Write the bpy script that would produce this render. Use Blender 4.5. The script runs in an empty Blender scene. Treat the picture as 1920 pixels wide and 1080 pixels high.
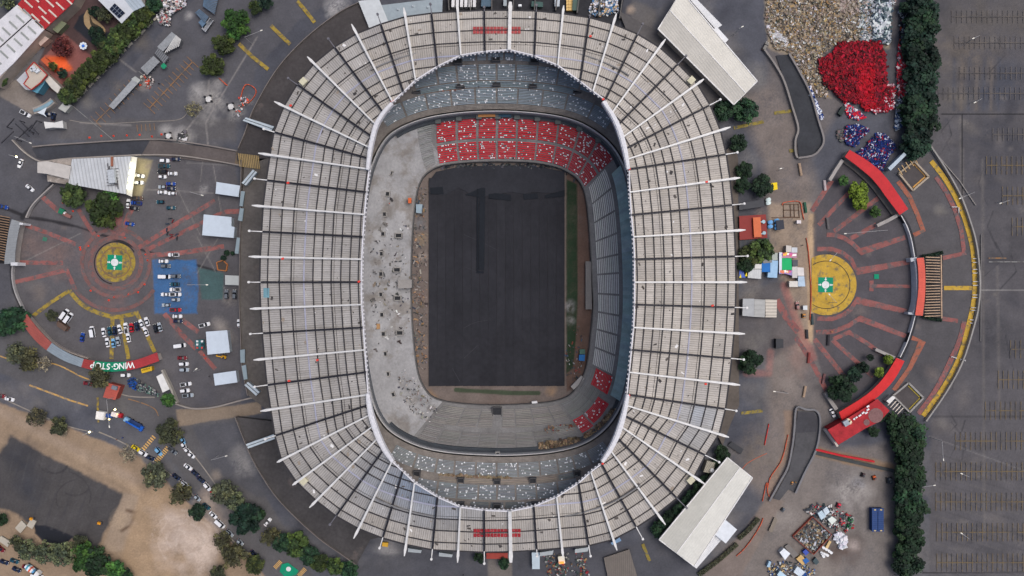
import bpy, bmesh, math, random
import numpy as np
from mathutils import Vector, noise as mnoise
random.seed(7); RS = np.random.RandomState(5)
R = math.radians
C = bpy.context.scene.collection
SC = bpy.context.scene
# ------------------------------------------------------------------ camera, sky, sun, exposure
H = 340.0                      # drone height above the ground, metres
K = 250.0/960.0                # metres per photo pixel on the ground
cam = bpy.data.cameras.new('camera'); co = bpy.data.objects.new('camera', cam); C.objects.link(co)
co.location = (0, 0, H); cam.sensor_width = 36; cam.angle = 2*math.atan(250.0/H)
cam.clip_start = 1; cam.clip_end = 6000
SC.camera = co
SUN_EL, SUN_AZ = 66, 20        # azimuth: from +X towards +Y
wd = bpy.data.worlds.new('World'); SC.world = wd; wd.use_nodes = True
nt = wd.node_tree; bg = nt.nodes['Background']
sky = nt.nodes.new('ShaderNodeTexSky'); sky.sky_type = 'NISHITA'; sky.sun_disc = False
sky.sun_elevation = R(SUN_EL); sky.sun_rotation = R(90-20); sky.dust_density = 5; sky.ozone_density = 1; sky.air_density = 0.7
nt.links.new(sky.outputs[0], bg.inputs[0]); bg.inputs[1].default_value = 0.15
sl = bpy.data.lights.new('sun', 'SUN'); sl.energy = .85; sl.angle = R(42); sl.color = (1, .985, .96)
so = bpy.data.objects.new('sun', sl); C.objects.link(so)
d_ = Vector((math.cos(R(SUN_EL))*math.cos(R(20)), math.cos(R(SUN_EL))*math.sin(R(20)), math.sin(R(SUN_EL))))
so.rotation_euler = d_.to_track_quat('Z', 'Y').to_euler()
SC.view_settings.view_transform = 'Standard'; SC.view_settings.look = 'None'
SC.view_settings.exposure = 0.2; SC.view_settings.gamma = 1

# ------------------------------------------------------------------ helpers
def W(px, py, z=0.0):
    k = K*(H-z)/H
    return ((px-960)*k, (540-py)*k, z)
def lin(c):
    f = lambda v: (v/255/12.92) if v/255 <= .04045 else ((v/255+.055)/1.055)**2.4
    return (f(c[0]), f(c[1]), f(c[2]))
def lin4(c): return (*lin(c), 1.0)
_M = {}
def mat(col, rough=.85, amt=.18, sc=.25, metal=0., bump=0., vcol=False, wear=None, wsc=.35, wpos=.5, corr=None, emis=0, spec=.3):
    """procedural surface: base colour with two scales of dirt; corr=(angle, pitch, depth) corrugation; wear=(colour) worn-through patches"""
    key = (tuple(col) if col else 0, rough, amt, sc, metal, bump, vcol, wear, wsc, wpos, corr, emis, spec)
    if key in _M: return _M[key]
    m = bpy.data.materials.new('surface'); m.use_nodes = True; t = m.node_tree; N = t.nodes; L = t.links
    b = N['Principled BSDF']; b.inputs['Roughness'].default_value = rough; b.inputs['Metallic'].default_value = metal
    b.inputs['Specular IOR Level'].default_value = spec
    geo = N.new('ShaderNodeNewGeometry')
    def noise(s, det=4, vec=None):
        n = N.new('ShaderNodeTexNoise'); n.inputs['Scale'].default_value = s; n.inputs['Detail'].default_value = det
        n.inputs['Roughness'].default_value = .62
        L.new(vec or geo.outputs['Position'], n.inputs['Vector']); return n.outputs['Fac']
    def math_(op, a, b_=None, c=None):
        n = N.new('ShaderNodeMath'); n.operation = op
        for i, v in enumerate((a, b_, c)):
            if v is None: continue
            if hasattr(v, 'links'): L.new(v, n.inputs[i])
            else: n.inputs[i].default_value = v
        return n.outputs[0]
    def mixc(f, a, b_):
        n = N.new('ShaderNodeMix'); n.data_type = 'RGBA'; n.clamp_factor = True
        for s, v in ((n.inputs[0], f), (n.inputs[6], a), (n.inputs[7], b_)):
            if hasattr(v, 'links'): L.new(v, s)
            else: s.default_value = v
        return n.outputs[2]
    def mapr(v, a, b_, c=0, d=1):
        n = N.new('ShaderNodeMapRange'); L.new(v, n.inputs[0])
        for i, q in enumerate((a, b_, c, d)): n.inputs[i+1].default_value = q
        return n.outputs[0]
    if vcol:
        a = N.new('ShaderNodeAttribute'); a.attribute_name = 'Col'; base = a.outputs['Color']
    else: base = lin4(col)
    if wear:
        base = mixc(mapr(noise(wsc, 6), wpos, wpos+.12), base, lin4(wear))
    if amt > 0:
        f1 = mapr(noise(sc, 6), .3, .7, 1-amt, 1+amt*.8)
        f2 = mapr(noise(sc*9, 3), .3, .7, 1-amt*.6, 1+amt*.6)
        f = math_('MULTIPLY', f1, f2)
        n = N.new('ShaderNodeVectorMath'); n.operation = 'SCALE'
        if hasattr(base, 'links'): L.new(base, n.inputs[0])
        else: n.inputs[0].default_value = base[:3]
        L.new(f, n.inputs['Scale']); base = n.outputs[0]
    hgt = None
    if corr and corr[0] == 'uv':
        uu_ = N.new('ShaderNodeUVMap'); vm = N.new('ShaderNodeVectorMath'); vm.operation = 'MULTIPLY'; L.new(uu_.outputs[0], vm.inputs[0]); vm.inputs[1].default_value = (1.1, .07, 1)
        ad = N.new('ShaderNodeVectorMath'); ad.operation = 'ADD'; L.new(vm.outputs[0], ad.inputs[0]); sc2 = N.new('ShaderNodeVectorMath'); sc2.operation = 'SCALE'; L.new(geo.outputs['Position'], sc2.inputs[0]); sc2.inputs['Scale'].default_value = .02; L.new(sc2.outputs[0], ad.inputs[1])
        base = mixc(mapr(noise(1.0, 3, ad.outputs[0]), .5, .8, 0, .55), base, (.16, .145, .125, 1))
        base = mixc(mapr(noise(.09, 5), .52, .7, 0, .35), base, (.26, .25, .25, 1))
        base = mixc(mapr(noise(1.3, 2), .66, .72, 0, .5), base, (.10, .09, .08, 1))
    if corr:
        ang, pitch, depth = corr
        if ang == 'uv':
            u = N.new('ShaderNodeUVMap'); sep = N.new('ShaderNodeSeparateXYZ'); L.new(u.outputs[0], sep.inputs[0]); s = sep.outputs[0]
        else:
            dt = N.new('ShaderNodeVectorMath'); dt.operation = 'DOT_PRODUCT'; L.new(geo.outputs['Position'], dt.inputs[0])
            dt.inputs[1].default_value = (math.cos(R(ang)), math.sin(R(ang)), 0); s = dt.outputs['Value']
        w = math_('SINE', math_('MULTIPLY', s, 2*math.pi/pitch))
        line = mapr(w, .35, .9, 0, depth)
        base = mixc(line, base, (0.06, .055, .05, 1)); hgt = w
    if hasattr(base, 'links'): L.new(base, b.inputs['Base Color'])
    else: b.inputs['Base Color'].default_value = base
    if bump or corr:
        bp = N.new('ShaderNodeBump'); bp.inputs['Strength'].default_value = bump or .25; bp.inputs['Distance'].default_value = .1
        L.new(hgt if hgt is not None else noise(2.5, 5), bp.inputs['Height']); L.new(bp.outputs[0], b.inputs['Normal'])
    if emis:
        b.inputs['Emission Color'].default_value = lin4(col); b.inputs['Emission Strength'].default_value = emis
    _M[key] = m; return m

def tag(o, label=None, cat=None, group=None, kind=None):
    if label: o['label'] = label
    if cat: o['category'] = cat
    if group: o['group'] = group
    if kind: o['kind'] = kind
    return o
def link(name, me, m=None, parent=None):
    if m is not None:
        for q in (m if isinstance(m, (list, tuple)) else [m]): me.materials.append(q)
    o = bpy.data.objects.new(name, me); C.objects.link(o)
    if parent is not None: o.parent = parent
    return o
def empty(name, loc, label, cat, group=None, rz=0):
    o = bpy.data.objects.new(name, None); C.objects.link(o); o.location = loc; o.rotation_euler.z = rz
    o.empty_display_size = 1
    tag(o, label, cat, group); return o
def rel(o, parent):
    """children meshes are written in world coordinates: shift them into the parent's frame"""
    o.parent = parent; o.matrix_parent_inverse = parent.matrix_basis.inverted(); return o
class MB:
    """collects polygons; build() links them as one mesh object"""
    def __init__(s): s.v = []; s.f = []; s.c = []; s.mi = []
    def face(s, pts, col=None, mi=0):
        n = len(s.v); s.v += [tuple(p) for p in pts]; s.f.append(tuple(range(n, n+len(pts)))); s.c.append(col); s.mi.append(mi)
    def idx(s, vs, fs, col=None, mi=0):
        n = len(s.v); s.v += [tuple(p) for p in vs]
        for f in fs: s.f.append(tuple(n+i for i in f)); s.c.append(col); s.mi.append(mi)
    def box(s, c, size, rz=0, tilt=(0, 0), col=None, mi=0, top=1.0):
        hx, hy, hz = size[0]/2, size[1]/2, size[2]/2; vs = []
        cr, sr = math.cos(rz), math.sin(rz)
        for z in (-hz, hz):
            q = 1 if z < 0 else top
            for x, y in ((-hx, -hy), (hx, -hy), (hx, hy), (-hx, hy)):
                x *= q; y *= q
                zz = z + x*tilt[0] + y*tilt[1]
                vs.append((c[0]+x*cr-y*sr, c[1]+x*sr+y*cr, c[2]+zz))
        s.idx(vs, [(3, 2, 1, 0), (4, 5, 6, 7), (0, 1, 5, 4), (1, 2, 6, 5), (2, 3, 7, 6), (3, 0, 4, 7)], col, mi)
    def beam(s, a, b, wa, ha, wb=None, hb=None, col=None, mi=0):
        """box between two world points; tops at the points' z"""
        wb = wb or wa; hb = hb or ha
        a = Vector(a); b = Vector(b); d = (b-a); d.z = 0
        if d.length < 1e-6: return
        d.normalize(); n = Vector((-d.y, d.x, 0))
        vs = []
        for p, w, h in ((a, wa, ha), (b, wb, hb)):
            for sx, dz in ((-.5, -h), (.5, -h), (.5, 0), (-.5, 0)):
                q = p+n*(w*sx); vs.append((q.x, q.y, q.z+dz))
        s.idx(vs, [(0, 1, 2, 3), (7, 6, 5, 4), (1, 0, 4, 5), (2, 1, 5, 6), (3, 2, 6, 7), (0, 3, 7, 4)], col, mi)
    def cyl(s, c, r, h, n=10, r2=None, col=None, mi=0):
        r2 = r if r2 is None else r2; vs = []
        for z, q in ((0, r), (h, r2)):
            for i in range(n):
                a = 2*math.pi*i/n; vs.append((c[0]+q*math.cos(a), c[1]+q*math.sin(a), c[2]+z))
        s.idx(vs, [tuple(range(n-1, -1, -1)), tuple(range(n, 2*n))]+[(i, (i+1) % n, n+(i+1) % n, n+i) for i in range(n)], col, mi)
    def prism(s, top, z0, col=None, mi=0):
        """top: world points (x,y,z) in order; walls drop to z0"""
        n = len(top); ar = sum(top[i][0]*top[(i+1) % n][1]-top[(i+1) % n][0]*top[i][1] for i in range(n))
        if ar < 0: top = top[::-1]
        vs = [(p[0], p[1], z0) for p in top]+list(top)
        s.idx(vs, [tuple(range(n-1, -1, -1)), tuple(range(n, 2*n))]+[(i, (i+1) % n, n+(i+1) % n, n+i) for i in range(n)], col, mi)
    def build(s, name, m=None, parent=None, world=True):
        me = bpy.data.meshes.new(name); me.from_pydata(s.v, [], s.f)
        if any(c is not None for c in s.c):
            ca = me.color_attributes.new('Col', 'FLOAT_COLOR', 'CORNER')
            arr = []
            for f, c in zip(s.f, s.c):
                q = lin4(c or (128, 128, 128)); arr += list(q)*len(f)
            ca.data.foreach_set('color', arr)
        if any(s.mi): me.polygons.foreach_set('material_index', s.mi)
        me.update()
        o = link(name, me, m)
        if parent is not None:
            if world: rel(o, parent)
            else: o.parent = parent
        return o
def centre(pts): return (sum(p[0] for p in pts)/len(pts), sum(p[1] for p in pts)/len(pts))
def wp(pts, z): return [W(x, y, z) for x, y in pts]
def ordn(i): return ['first', 'second', 'third', 'fourth', 'fifth', 'sixth', 'seventh', 'eighth', 'ninth', 'tenth', 'eleventh', 'twelfth', 'thirteenth', 'fourteenth', 'fifteenth', 'sixteenth', 'seventeenth', 'eighteenth', 'nineteenth', 'twentieth'][i]
def jit(c, a=10):
    q = random.uniform(-a, a); return tuple(max(0, min(255, v+q+random.uniform(-a*.3, a*.3))) for v in c)
VC = mat(None, .85, .12, .6, vcol=True)
VCP = mat(None, .5, .05, .6, vcol=True)

# ------------------------------------------------------------------ numpy noise + ground sheet with dirt, sand and stains, plus some painted light and shade, in its colours
def vnoise(x, y, s, seed):
    r = np.random.RandomState(seed); g = r.rand(256, 256)
    X = x/s+1000.3; Y = y/s+1000.7; xi = np.floor(X).astype(int); yi = np.floor(Y).astype(int); fx = X-xi; fy = Y-yi
    fx = fx*fx*(3-2*fx); fy = fy*fy*(3-2*fy)
    a = g[xi % 256, yi % 256]; b = g[(xi+1) % 256, yi % 256]; c = g[xi % 256, (yi+1) % 256]; d = g[(xi+1) % 256, (yi+1) % 256]
    return (a*(1-fx)+b*fx)*(1-fy)+(c*(1-fx)+d*fx)*fy
def fbm(x, y, s, seed, o=4):
    t = 0; am = 1; tot = 0
    for i in range(o): t = t+am*vnoise(x, y, s/2**i, seed+i); tot += am; am *= .55
    return t/tot-.5
def sdf(px, py, poly):
    P = np.array(poly, float); d = np.full(px.shape, 1e9); ins = np.zeros(px.shape, bool); n = len(P)
    for i in range(n):
        a = P[i]; b = P[(i+1) % n]; e = b-a; wx = px-a[0]; wy = py-a[1]
        t = np.clip((wx*e[0]+wy*e[1])/(e@e+1e-9), 0, 1)
        d = np.minimum(d, np.hypot(wx-e[0]*t, wy-e[1]*t))
        c = ((a[1] > py) != (b[1] > py)) & (px < (b[0]-a[0])*(py-a[1])/(b[1]-a[1]+1e-12)+a[0]); ins ^= c
    return np.where(ins, -d, d)
def sdl(px, py, line):
    d = np.full(px.shape, 1e9)
    for a, b in zip(line[:-1], line[1:]):
        a = np.array(a, float); b = np.array(b, float); e = b-a; wx = px-a[0]; wy = py-a[1]
        t = np.clip((wx*e[0]+wy*e[1])/(e@e+1e-9), 0, 1); d = np.minimum(d, np.hypot(wx-e[0]*t, wy-e[1]*t))
    return d
ASP = (78, 80, 87); DK = (60, 61, 65); DUST = (128, 120, 112); SAND = (150, 130, 110)
gx = np.arange(-150, 2071, 2.0); gy = np.arange(-150, 1231, 2.0)
GX, GY = np.meshgrid(gx, gy)
col = np.empty(GX.shape+(3,)); col[:] = lin(ASP)
nB = fbm(GX, GY, 140, 11); nM = fbm(GX, GY, 30, 21, 5); nF = fbm(GX, GY, 9, 31, 3)
nW1 = fbm(GX, GY, 46, 41, 4); nW2 = fbm(GX, GY, 46, 51, 4); nG = RS.rand(*GX.shape)-.5
def win(x0, y0, x1, y1, p):
    i0 = max(0, int((y0-p-gy[0])/2)); i1 = min(len(gy), int((y1+p-gy[0])/2)+2); j0 = max(0, int((x0-p-gx[0])/2)); j1 = min(len(gx), int((x1+p-gx[0])/2)+2)
    return slice(i0, max(i0, i1)), slice(j0, max(j0, j1))
def paint(m, c, w=(slice(None), slice(None))):
    m = np.clip(m, 0, 1)[..., None]; col[w] = col[w]*(1-m)+np.array(lin(c))*m
def texm(m, w, tex): return m*np.clip(1-tex+tex*2*(nM[w]*1.5+nF[w]*.8+nG[w]*.5+.5), 0, 1) if tex else m
def area(poly, c, feather=4, amp=6, a=1.0, tex=0.0):
    w = win(min(p[0] for p in poly), min(p[1] for p in poly), max(p[0] for p in poly), max(p[1] for p in poly), feather+amp*2)
    d = sdf(GX[w], GY[w], poly)+nM[w]*amp*2+nF[w]*min(amp, 3)*1.5
    paint(texm(np.clip(.5-d/feather, 0, 1)*a, w, tex), c, w)
def stroke(line, wd_, c, feather=2, amp=2, a=1.0, tex=0):
    w = win(min(p[0] for p in line), min(p[1] for p in line), max(p[0] for p in line), max(p[1] for p in line), feather+amp*2+wd_)
    d = sdl(GX[w], GY[w], line)-wd_/2+nM[w]*amp*2
    paint(texm(np.clip(.5-d/feather, 0, 1)*a, w, tex), c, w)
def blob(x, y, r, c, a=1.0, sx=1, rot=0, tex=.7):
    w = win(x, y, x, y, r*max(1, sx)*1.9); X = GX[w]+nW1[w]*r*1.6+nM[w]*r*.5; Y = GY[w]+nW2[w]*r*1.6-nF[w]*r*.4
    cr, sr = math.cos(R(rot)), math.sin(R(rot)); u = ((X-x)*cr+(Y-y)*sr)/sx; v = -(X-x)*sr+(Y-y)*cr
    d = np.hypot(u, v)/r; m = np.clip(1.2-d, 0, 1)**1.1*a
    paint(texm(m, w, tex), c, w)
smooth_line0 = lambda p: p
# broad asphalt tone
paint(np.clip(nB*2.2, 0, .5), (100, 99, 98)); paint(np.clip(-nB*2.4, 0, .55), (60, 62, 69)); paint(np.clip(fbm(GX, GY, 60, 61, 5)*2.2-.15, 0, .55), (108, 104, 101)); paint(np.clip(-fbm(GX, GY, 44, 71, 5)*2.2-.2, 0, .6), (56, 58, 66))
# streets and yards
area([(0, 135), (110, 190), (150, 215), (200, 180), (330, 25), (420, -40), (700, -40), (560, 40), (480, 130), (440, 270), (100, 262), (0, 262)], (80, 80, 84), 4, 3, .8)
area([(130, 225), (440, 222), (440, 262), (110, 262)], (88, 86, 86), 8, 4, .7)
area([(-160, 262), (60, 262), (100, 345), (45, 400), (20, 480), (25, 560), (45, 600), (-160, 600)], (76, 76, 80), 4, 2, .8)
area([(1440, 160), (1500, 300), (1500, 620), (1480, 800), (1440, 930), (1380, 1100), (1500, 1100), (1560, 830), (1560, 420), (1520, 300), (1640, 90), (1440, 90)], (112, 104, 98), 14, 5, .55, .4)
area([(1755, -200), (2200, -200), (2200, 1300), (1740, 1300), (1745, 790), (1835, 600), (1838, 470), (1740, 270)], (82, 80, 82), 6, 2, .9)
for b in [(1850, 150, 60, (60, 64, 74)), (1810, 100, 55, (92, 86, 80)), (1800, 180, 30, (95, 90, 84)), (1880, 260, 50, (60, 61, 67)), (1900, 470, 60, (66, 65, 68)), (1870, 640, 60, (60, 60, 64)), (1850, 330, 60, (64, 64, 69)), (1780, 20, 40, (66, 66, 70)), (1860, 30, 60, (86, 82, 78))]:
    blob(b[0], b[1], b[2], b[3], .9, 1.4)
for i in range(7): stroke([(1790+i*14, 110), (1788+i*14, 205)], 6, (104, 96, 88) if i % 2 else (66, 70, 80), 5, 1.5, .6, .6)
for i in range(60):
    x_ = random.uniform(1765, 1925); y_ = random.uniform(0, 1080); blob(x_, y_, random.uniform(4, 16), random.choice([(56, 56, 60), (104, 100, 96), (62, 62, 68), (96, 92, 90)]), random.uniform(.3, .75), random.uniform(1, 2.5), random.choice([0, 90, 20]))
for i in range(16):
    x_ = random.uniform(1765, 1900); y_ = random.uniform(0, 800); stroke(smooth_line0([(x_, y_), (x_+random.uniform(-25, 25), y_+30), (x_+random.uniform(-30, 30), y_+70)]), 1.2, (46, 46, 50), 1.6, 1.5, .7)
for i in range(22):
    y = 850+i*13; stroke([(1755, y), (1930, y+55)], 2.2, (98, 95, 92) if i % 2 else (62, 61, 62), 3, 1.2, .55, .8)
for x_, y0, y1 in ((1800, 220, 420), (1842, 300, 1000), (1870, 500, 770), (1805, 280, 560)): stroke([(x_, y0), (x_+4, y1)], 4, (104, 100, 96), 5, 1.5, .6, .8)
stroke([(1765, 214), (2070, 214)], 1.6, (30, 30, 32), 1.5, 0, 1); stroke([(1804, 214), (1804, 365)], 1.6, (34, 34, 36), 1.5, 0, 1)
stroke([(1745, 781), (2070, 781)], 1.5, (34, 34, 36), 1.5, 0, 1); stroke([(1730, 1074), (2070, 1072)], 1.5, (34, 34, 36), 1.5, 0, 1)
stroke([(1742, 818), (1930, 886)], 1.5, (120, 118, 116), 1.5, 0, .6); stroke([(1838, 544), (2070, 543)], 1.6, (140, 138, 134), 1.5, 0, .7)
# NE debris yard and SE construction yard
area([(1432, -40), (1690, -40), (1672, 40), (1668, 90), (1560, 80), (1535, 110), (1545, 170), (1560, 185), (1525, 180), (1500, 140), (1470, 100), (1440, 90)], (142, 130, 112), 6, 6, 1)
area([(1385, 190), (1440, 150), (1490, 240), (1492, 300), (1520, 330), (1520, 640), (1490, 760), (1480, 840), (1430, 930), (1390, 900), (1440, 800), (1440, 640), (1470, 500), (1440, 400), (1430, 300)], (120, 110, 102), 22, 6, .75, .35)
area([(1185, 0), (1230, 20), (1225, 60), (1180, 40)], (100, 96, 92), 8, 4, .6)
blob(1500, 640, 50, (132, 106, 98), .6, 1.2, 60); blob(1560, 500, 60, (110, 92, 86), .5); blob(1480, 720, 45, (126, 118, 112), .7, .6)
area([(1668, -40), (1688, -40), (1686, 270), (1670, 300)], (84, 82, 84), 5, 2, .9)
area([(1450, 850), (1680, 830), (1680, 1120), (1380, 1120), (1430, 960)], (118, 111, 105), 16, 8, .75, .3)
blob(1605, 920, 42, (152, 148, 143), .9, 1.1); blob(1610, 905, 14, (118, 122, 130), .7)
blob(1590, 1035, 36, (84, 72, 66), .9, 1.3, -40); blob(1600, 1025, 16, (150, 140, 134), .9); blob(1470, 980, 28, (136, 130, 124), .6, 1.4); blob(1530, 1060, 34, (130, 122, 114), .7, 1.4)
area([(1470, 770), (1492, 770), (1480, 850), (1450, 920), (1436, 945), (1443, 900), (1470, 840)], (132, 112, 96), 5, 3, .8, .4)
area([(1530, 838), (1680, 870), (1678, 882), (1640, 884), (1528, 855)], (134, 112, 88), 5, 4, .8)
area([(1300, 1090), (1400, 990), (1440, 930), (1470, 940), (1400, 1060), (1380, 1100)], (120, 108, 99), 7, 3, .8)
area([(1440, 380), (1522, 378), (1530, 470), (1528, 640), (1500, 660), (1470, 560), (1440, 440)], (146, 130, 112), 9, 6, .75, .45)
area([(1517, 400), (1530, 400), (1527, 560), (1524, 640), (1515, 640), (1513, 480)], (172, 148, 118), 5, 2, .9, .3)
area([(1384, 560), (1470, 520), (1500, 640), (1400, 700), (1384, 700)], (86, 83, 84), 8, 3, .8)
stroke([(1470, 535), (1500, 620), (1525, 670)], 14, (146, 92, 86), 6, 2, .6, .5)
stroke([(1445, 660), (1442, 700), (1400, 700)], 12, (150, 100, 92), 6, 2, .5, .5)
for b in [(1300, 60, 24, (104, 100, 96)), (1182, 20, 10, (160, 144, 128)), (1420, 140, 30, (108, 106, 104)), (1355, 875, 18, (150, 145, 138)), (1410, 850, 40, (104, 96, 88)), (1400, 300, 25, (106, 104, 102)), (1400, 560, 26, (112, 108, 104)), (1415, 640, 25, (100, 97, 94))]: blob(*b, .8)
# east plaza: dark asphalt
area([(1525, 640), (1525, 400), (1590, 290), (1700, 400), (1722, 480), (1722, 600), (1690, 675), (1560, 775)], (76, 73, 76), 4, 1, .85)
area([(1690, 330), (1745, 285), (1800, 370), (1833, 460), (1838, 560), (1805, 680), (1735, 785), (1680, 735), (1722, 600), (1722, 480), (1700, 400)], (80, 78, 79), 4, 1, .85)
for b in [(1760, 395, 14, (112, 108, 102)), (1630, 360, 40, (62, 62, 67)), (1740, 660, 40, (70, 68, 70)), (1715, 290, 25, (104, 96, 90)), (1530, 500, 20, (150, 130, 110))]: blob(*b, .7)
# west plaza
area([(20, 480), (45, 410), (100, 345), (250, 300), (440, 300), (452, 420), (452, 760), (330, 765), (300, 690), (200, 697), (90, 655), (45, 600), (25, 560)], (84, 82, 84), 4, 2, .85)
for b in [(217, 493, 75, (120, 92, 86)), (105, 480, 40, (118, 98, 92)), (60, 455, 30, (112, 96, 92)), (345, 400, 60, (96, 93, 92)), (420, 620, 22, (142, 136, 130)), (383, 355, 10, (150, 148, 146)), (60, 545, 25, (96, 92, 90)), (220, 650, 60, (86, 84, 84)), (135, 560, 40, (90, 88, 88)), (360, 440, 40, (92, 88, 88)), (430, 560, 14, (128, 122, 116)), (390, 745, 30, (70, 70, 76)), (330, 625, 12, (100, 90, 88))]: blob(*b, .7)
stroke([(8, 390), (55, 408), (100, 415), (145, 425), (205, 445), (275, 472), (350, 492), (405, 508)], 5, (38, 37, 40), 2.5, 2.2, .95)
stroke([(42, 408), (60, 388), (98, 346)], 9, (40, 40, 43), 2.5, 1, .9); stroke([(25, 470), (20, 510), (25, 545), (46, 590)], 5, (36, 36, 40), 2.5, 1, .9)  # dark strips: shadow along the curved wall painted into the ground
for l in (([(40, 493), (150, 438)]), ([(330, 350), (360, 410), (375, 440)]), ([(400, 310), (415, 400)]), ([(380, 300), (376, 340)]), ([(370, 512), (408, 448)]), ([(370, 445), (420, 540)]), ([(275, 355), (400, 362)])):
    stroke(l, 1.6, (128, 124, 120), 1.6, .4, .7, .4)
area([(257, 296), (287, 300), (262, 376), (247, 370)], (134, 126, 100), 4, 1, .9)  # pool of lamplight beside the ribbed building, painted into the ground colour
area([(285, 487), (368, 486), (372, 545), (370, 588), (290, 588)], (52, 96, 142), 3, 2.5, .85, .6)
area([(372, 502), (420, 512), (418, 562), (378, 562)], (62, 88, 88), 3, 1.5, .9, .3)
stroke([(208, 395), (222, 400), (218, 440)], 16, (140, 84, 78), 6, 2, .7, .5)
for i in range(46):
    x_ = random.choice([random.uniform(40, 440), random.uniform(1530, 1800), random.uniform(1400, 1500)]); y_ = random.uniform(300, 740); blob(x_, y_, random.uniform(4, 15), random.choice([(58, 58, 62), (110, 104, 100), (66, 64, 68), (116, 106, 100)]), random.uniform(.3, .7), random.uniform(1, 2.2), random.uniform(0, 180))
# NW car park: dust and stains
for b in [(390, 195, 30, (158, 155, 150)), (372, 170, 16, (150, 148, 145)), (408, 158, 14, (146, 144, 142)), (350, 256, 22, (170, 168, 165)), (316, 245, 14, (150, 148, 145)), (276, 155, 16, (138, 130, 124)), (440, 215, 20, (140, 138, 134)), (215, 165, 16, (98, 94, 90)), (270, 80, 20, (92, 88, 84)), (355, 30, 10, (150, 148, 146)), (628, 8, 22, (170, 168, 166)), (160, 185, 20, (100, 98, 96)), (470, 190, 14, (120, 118, 118)), (280, 250, 30, (96, 94, 92))]: blob(*b, .8)
for l in (([(392, 150), (388, 195), (345, 250)]), ([(482, 70), (400, 205), (386, 230), (390, 270)]), ([(225, 112), (255, 135)]), ([(245, 235), (150, 230)])): stroke(l, 2.2, (140, 136, 132), 2.5, .8, .7, .4)
stroke([(350, 305), (440, 310)], 2, (120, 118, 116), 2, .5, .5)
# SW: streets, earth, dark lot, sand
area([(-160, 600), (45, 615), (90, 660), (170, 700), (300, 705), (330, 770), (490, 760), (440, 800), (480, 900), (600, 1100), (490, 1100), (300, 830), (250, 790), (0, 700), (-160, 660)], (84, 83, 84), 5, 2, .9)
area([(-160, 690), (0, 755), (110, 795), (250, 850), (330, 920), (400, 985), (480, 1060), (520, 1110), (-160, 1300)], (136, 118, 98), 4, 3, 1)
area([(20, 817), (235, 930), (215, 965), (180, 1030), (130, 1010), (60, 985), (35, 965), (0, 955), (-160, 900), (-160, 800), (0, 850)], (62, 62, 64), 6, 4, .95)
for b in [(50, 850, 40, (48, 50, 56)), (140, 930, 50, (70, 68, 67)), (60, 910, 40, (52, 54, 60))]: blob(*b, .8)
area([(65, 985), (85, 985), (138, 1005), (120, 1025), (80, 1015), (66, 1000)], (30, 33, 40), 2, 1, 1)
for cx, cy, r_, a0, a1 in ((100, 865, 28, 20, 170), (105, 870, 22, 10, 160), (140, 905, 30, 30, 130), (150, 935, 45, 150, 260), (110, 930, 60, 290, 380)):
    stroke([(cx+r_*math.cos(R(a)), cy+r_*.8*math.sin(R(a))) for a in range(a0, a1, 12)], 1.5, (40, 40, 42), 2, .5, .7)
for i in range(14): stroke([(30+i*13, 835+i*6), (0+i*12, 960+i*4)], 2, (52, 53, 58) if i % 2 else (76, 75, 75), 3, 3, .5, .8)
stroke([(120, 840), (240, 905), (262, 925)], 14, (158, 137, 112), 10, 3, .8, .5); stroke([(0, 770), (130, 840), (250, 900)], 20, (146, 130, 114), 12, 4, .6, .6)
area([(232, 925), (262, 930), (232, 1035), (190, 1030)], (142, 126, 108), 4, 2, .9)
blob(225, 975, 22, (156, 138, 116), .9); stroke([(238, 957), (256, 962), (245, 985), (228, 995)], 6, (88, 70, 56), 4, 2, .9, .4)
area([(262, 930), (300, 905), (375, 960), (400, 1000), (300, 1110), (215, 1080)], (152, 130, 104), 10, 5, .9, .3)
blob(345, 1010, 78, (170, 154, 140), 1, 1, 0, .45); blob(372, 1035, 36, (186, 170, 156), .9, 1, 0, .6)
for i in range(26):
    a0 = random.uniform(0, 360); rr = random.uniform(14, 70); ex = random.uniform(-14, 14)
    stroke([(345+ex+rr*math.cos(R(a)), 1012+ex*.5+rr*.85*math.sin(R(a))) for a in np.arange(a0, a0+random.uniform(30, 110), 12)], random.uniform(1, 3), (146, 128, 112) if i % 2 else (194, 180, 168), 4, 2.5, .45, .8)
area([(330, 768), (440, 760), (490, 752), (490, 775), (440, 782), (335, 800)], (126, 113, 98), 3, 1.5, .95)
area([(445, 790), (470, 850), (520, 935), (480, 930), (400, 880), (360, 800)], (76, 77, 82), 4, 2, .8); blob(455, 860, 26, (128, 126, 124), .8, 1, 0); blob(405, 895, 12, (130, 120, 110), .7, 1, 0)
blob(720, 1025, 24, (140, 138, 136), .8); blob(650, 995, 30, (110, 102, 97), .8)
area([(700, 1040), (1160, 1030), (1250, 1000), (1340, 1100), (640, 1100)], (72, 73, 78), 6, 2, .7); area([(915, 1050), (960, 1045), (960, 1100), (915, 1100)], (112, 106, 100), 4, 1, .8)
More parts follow.
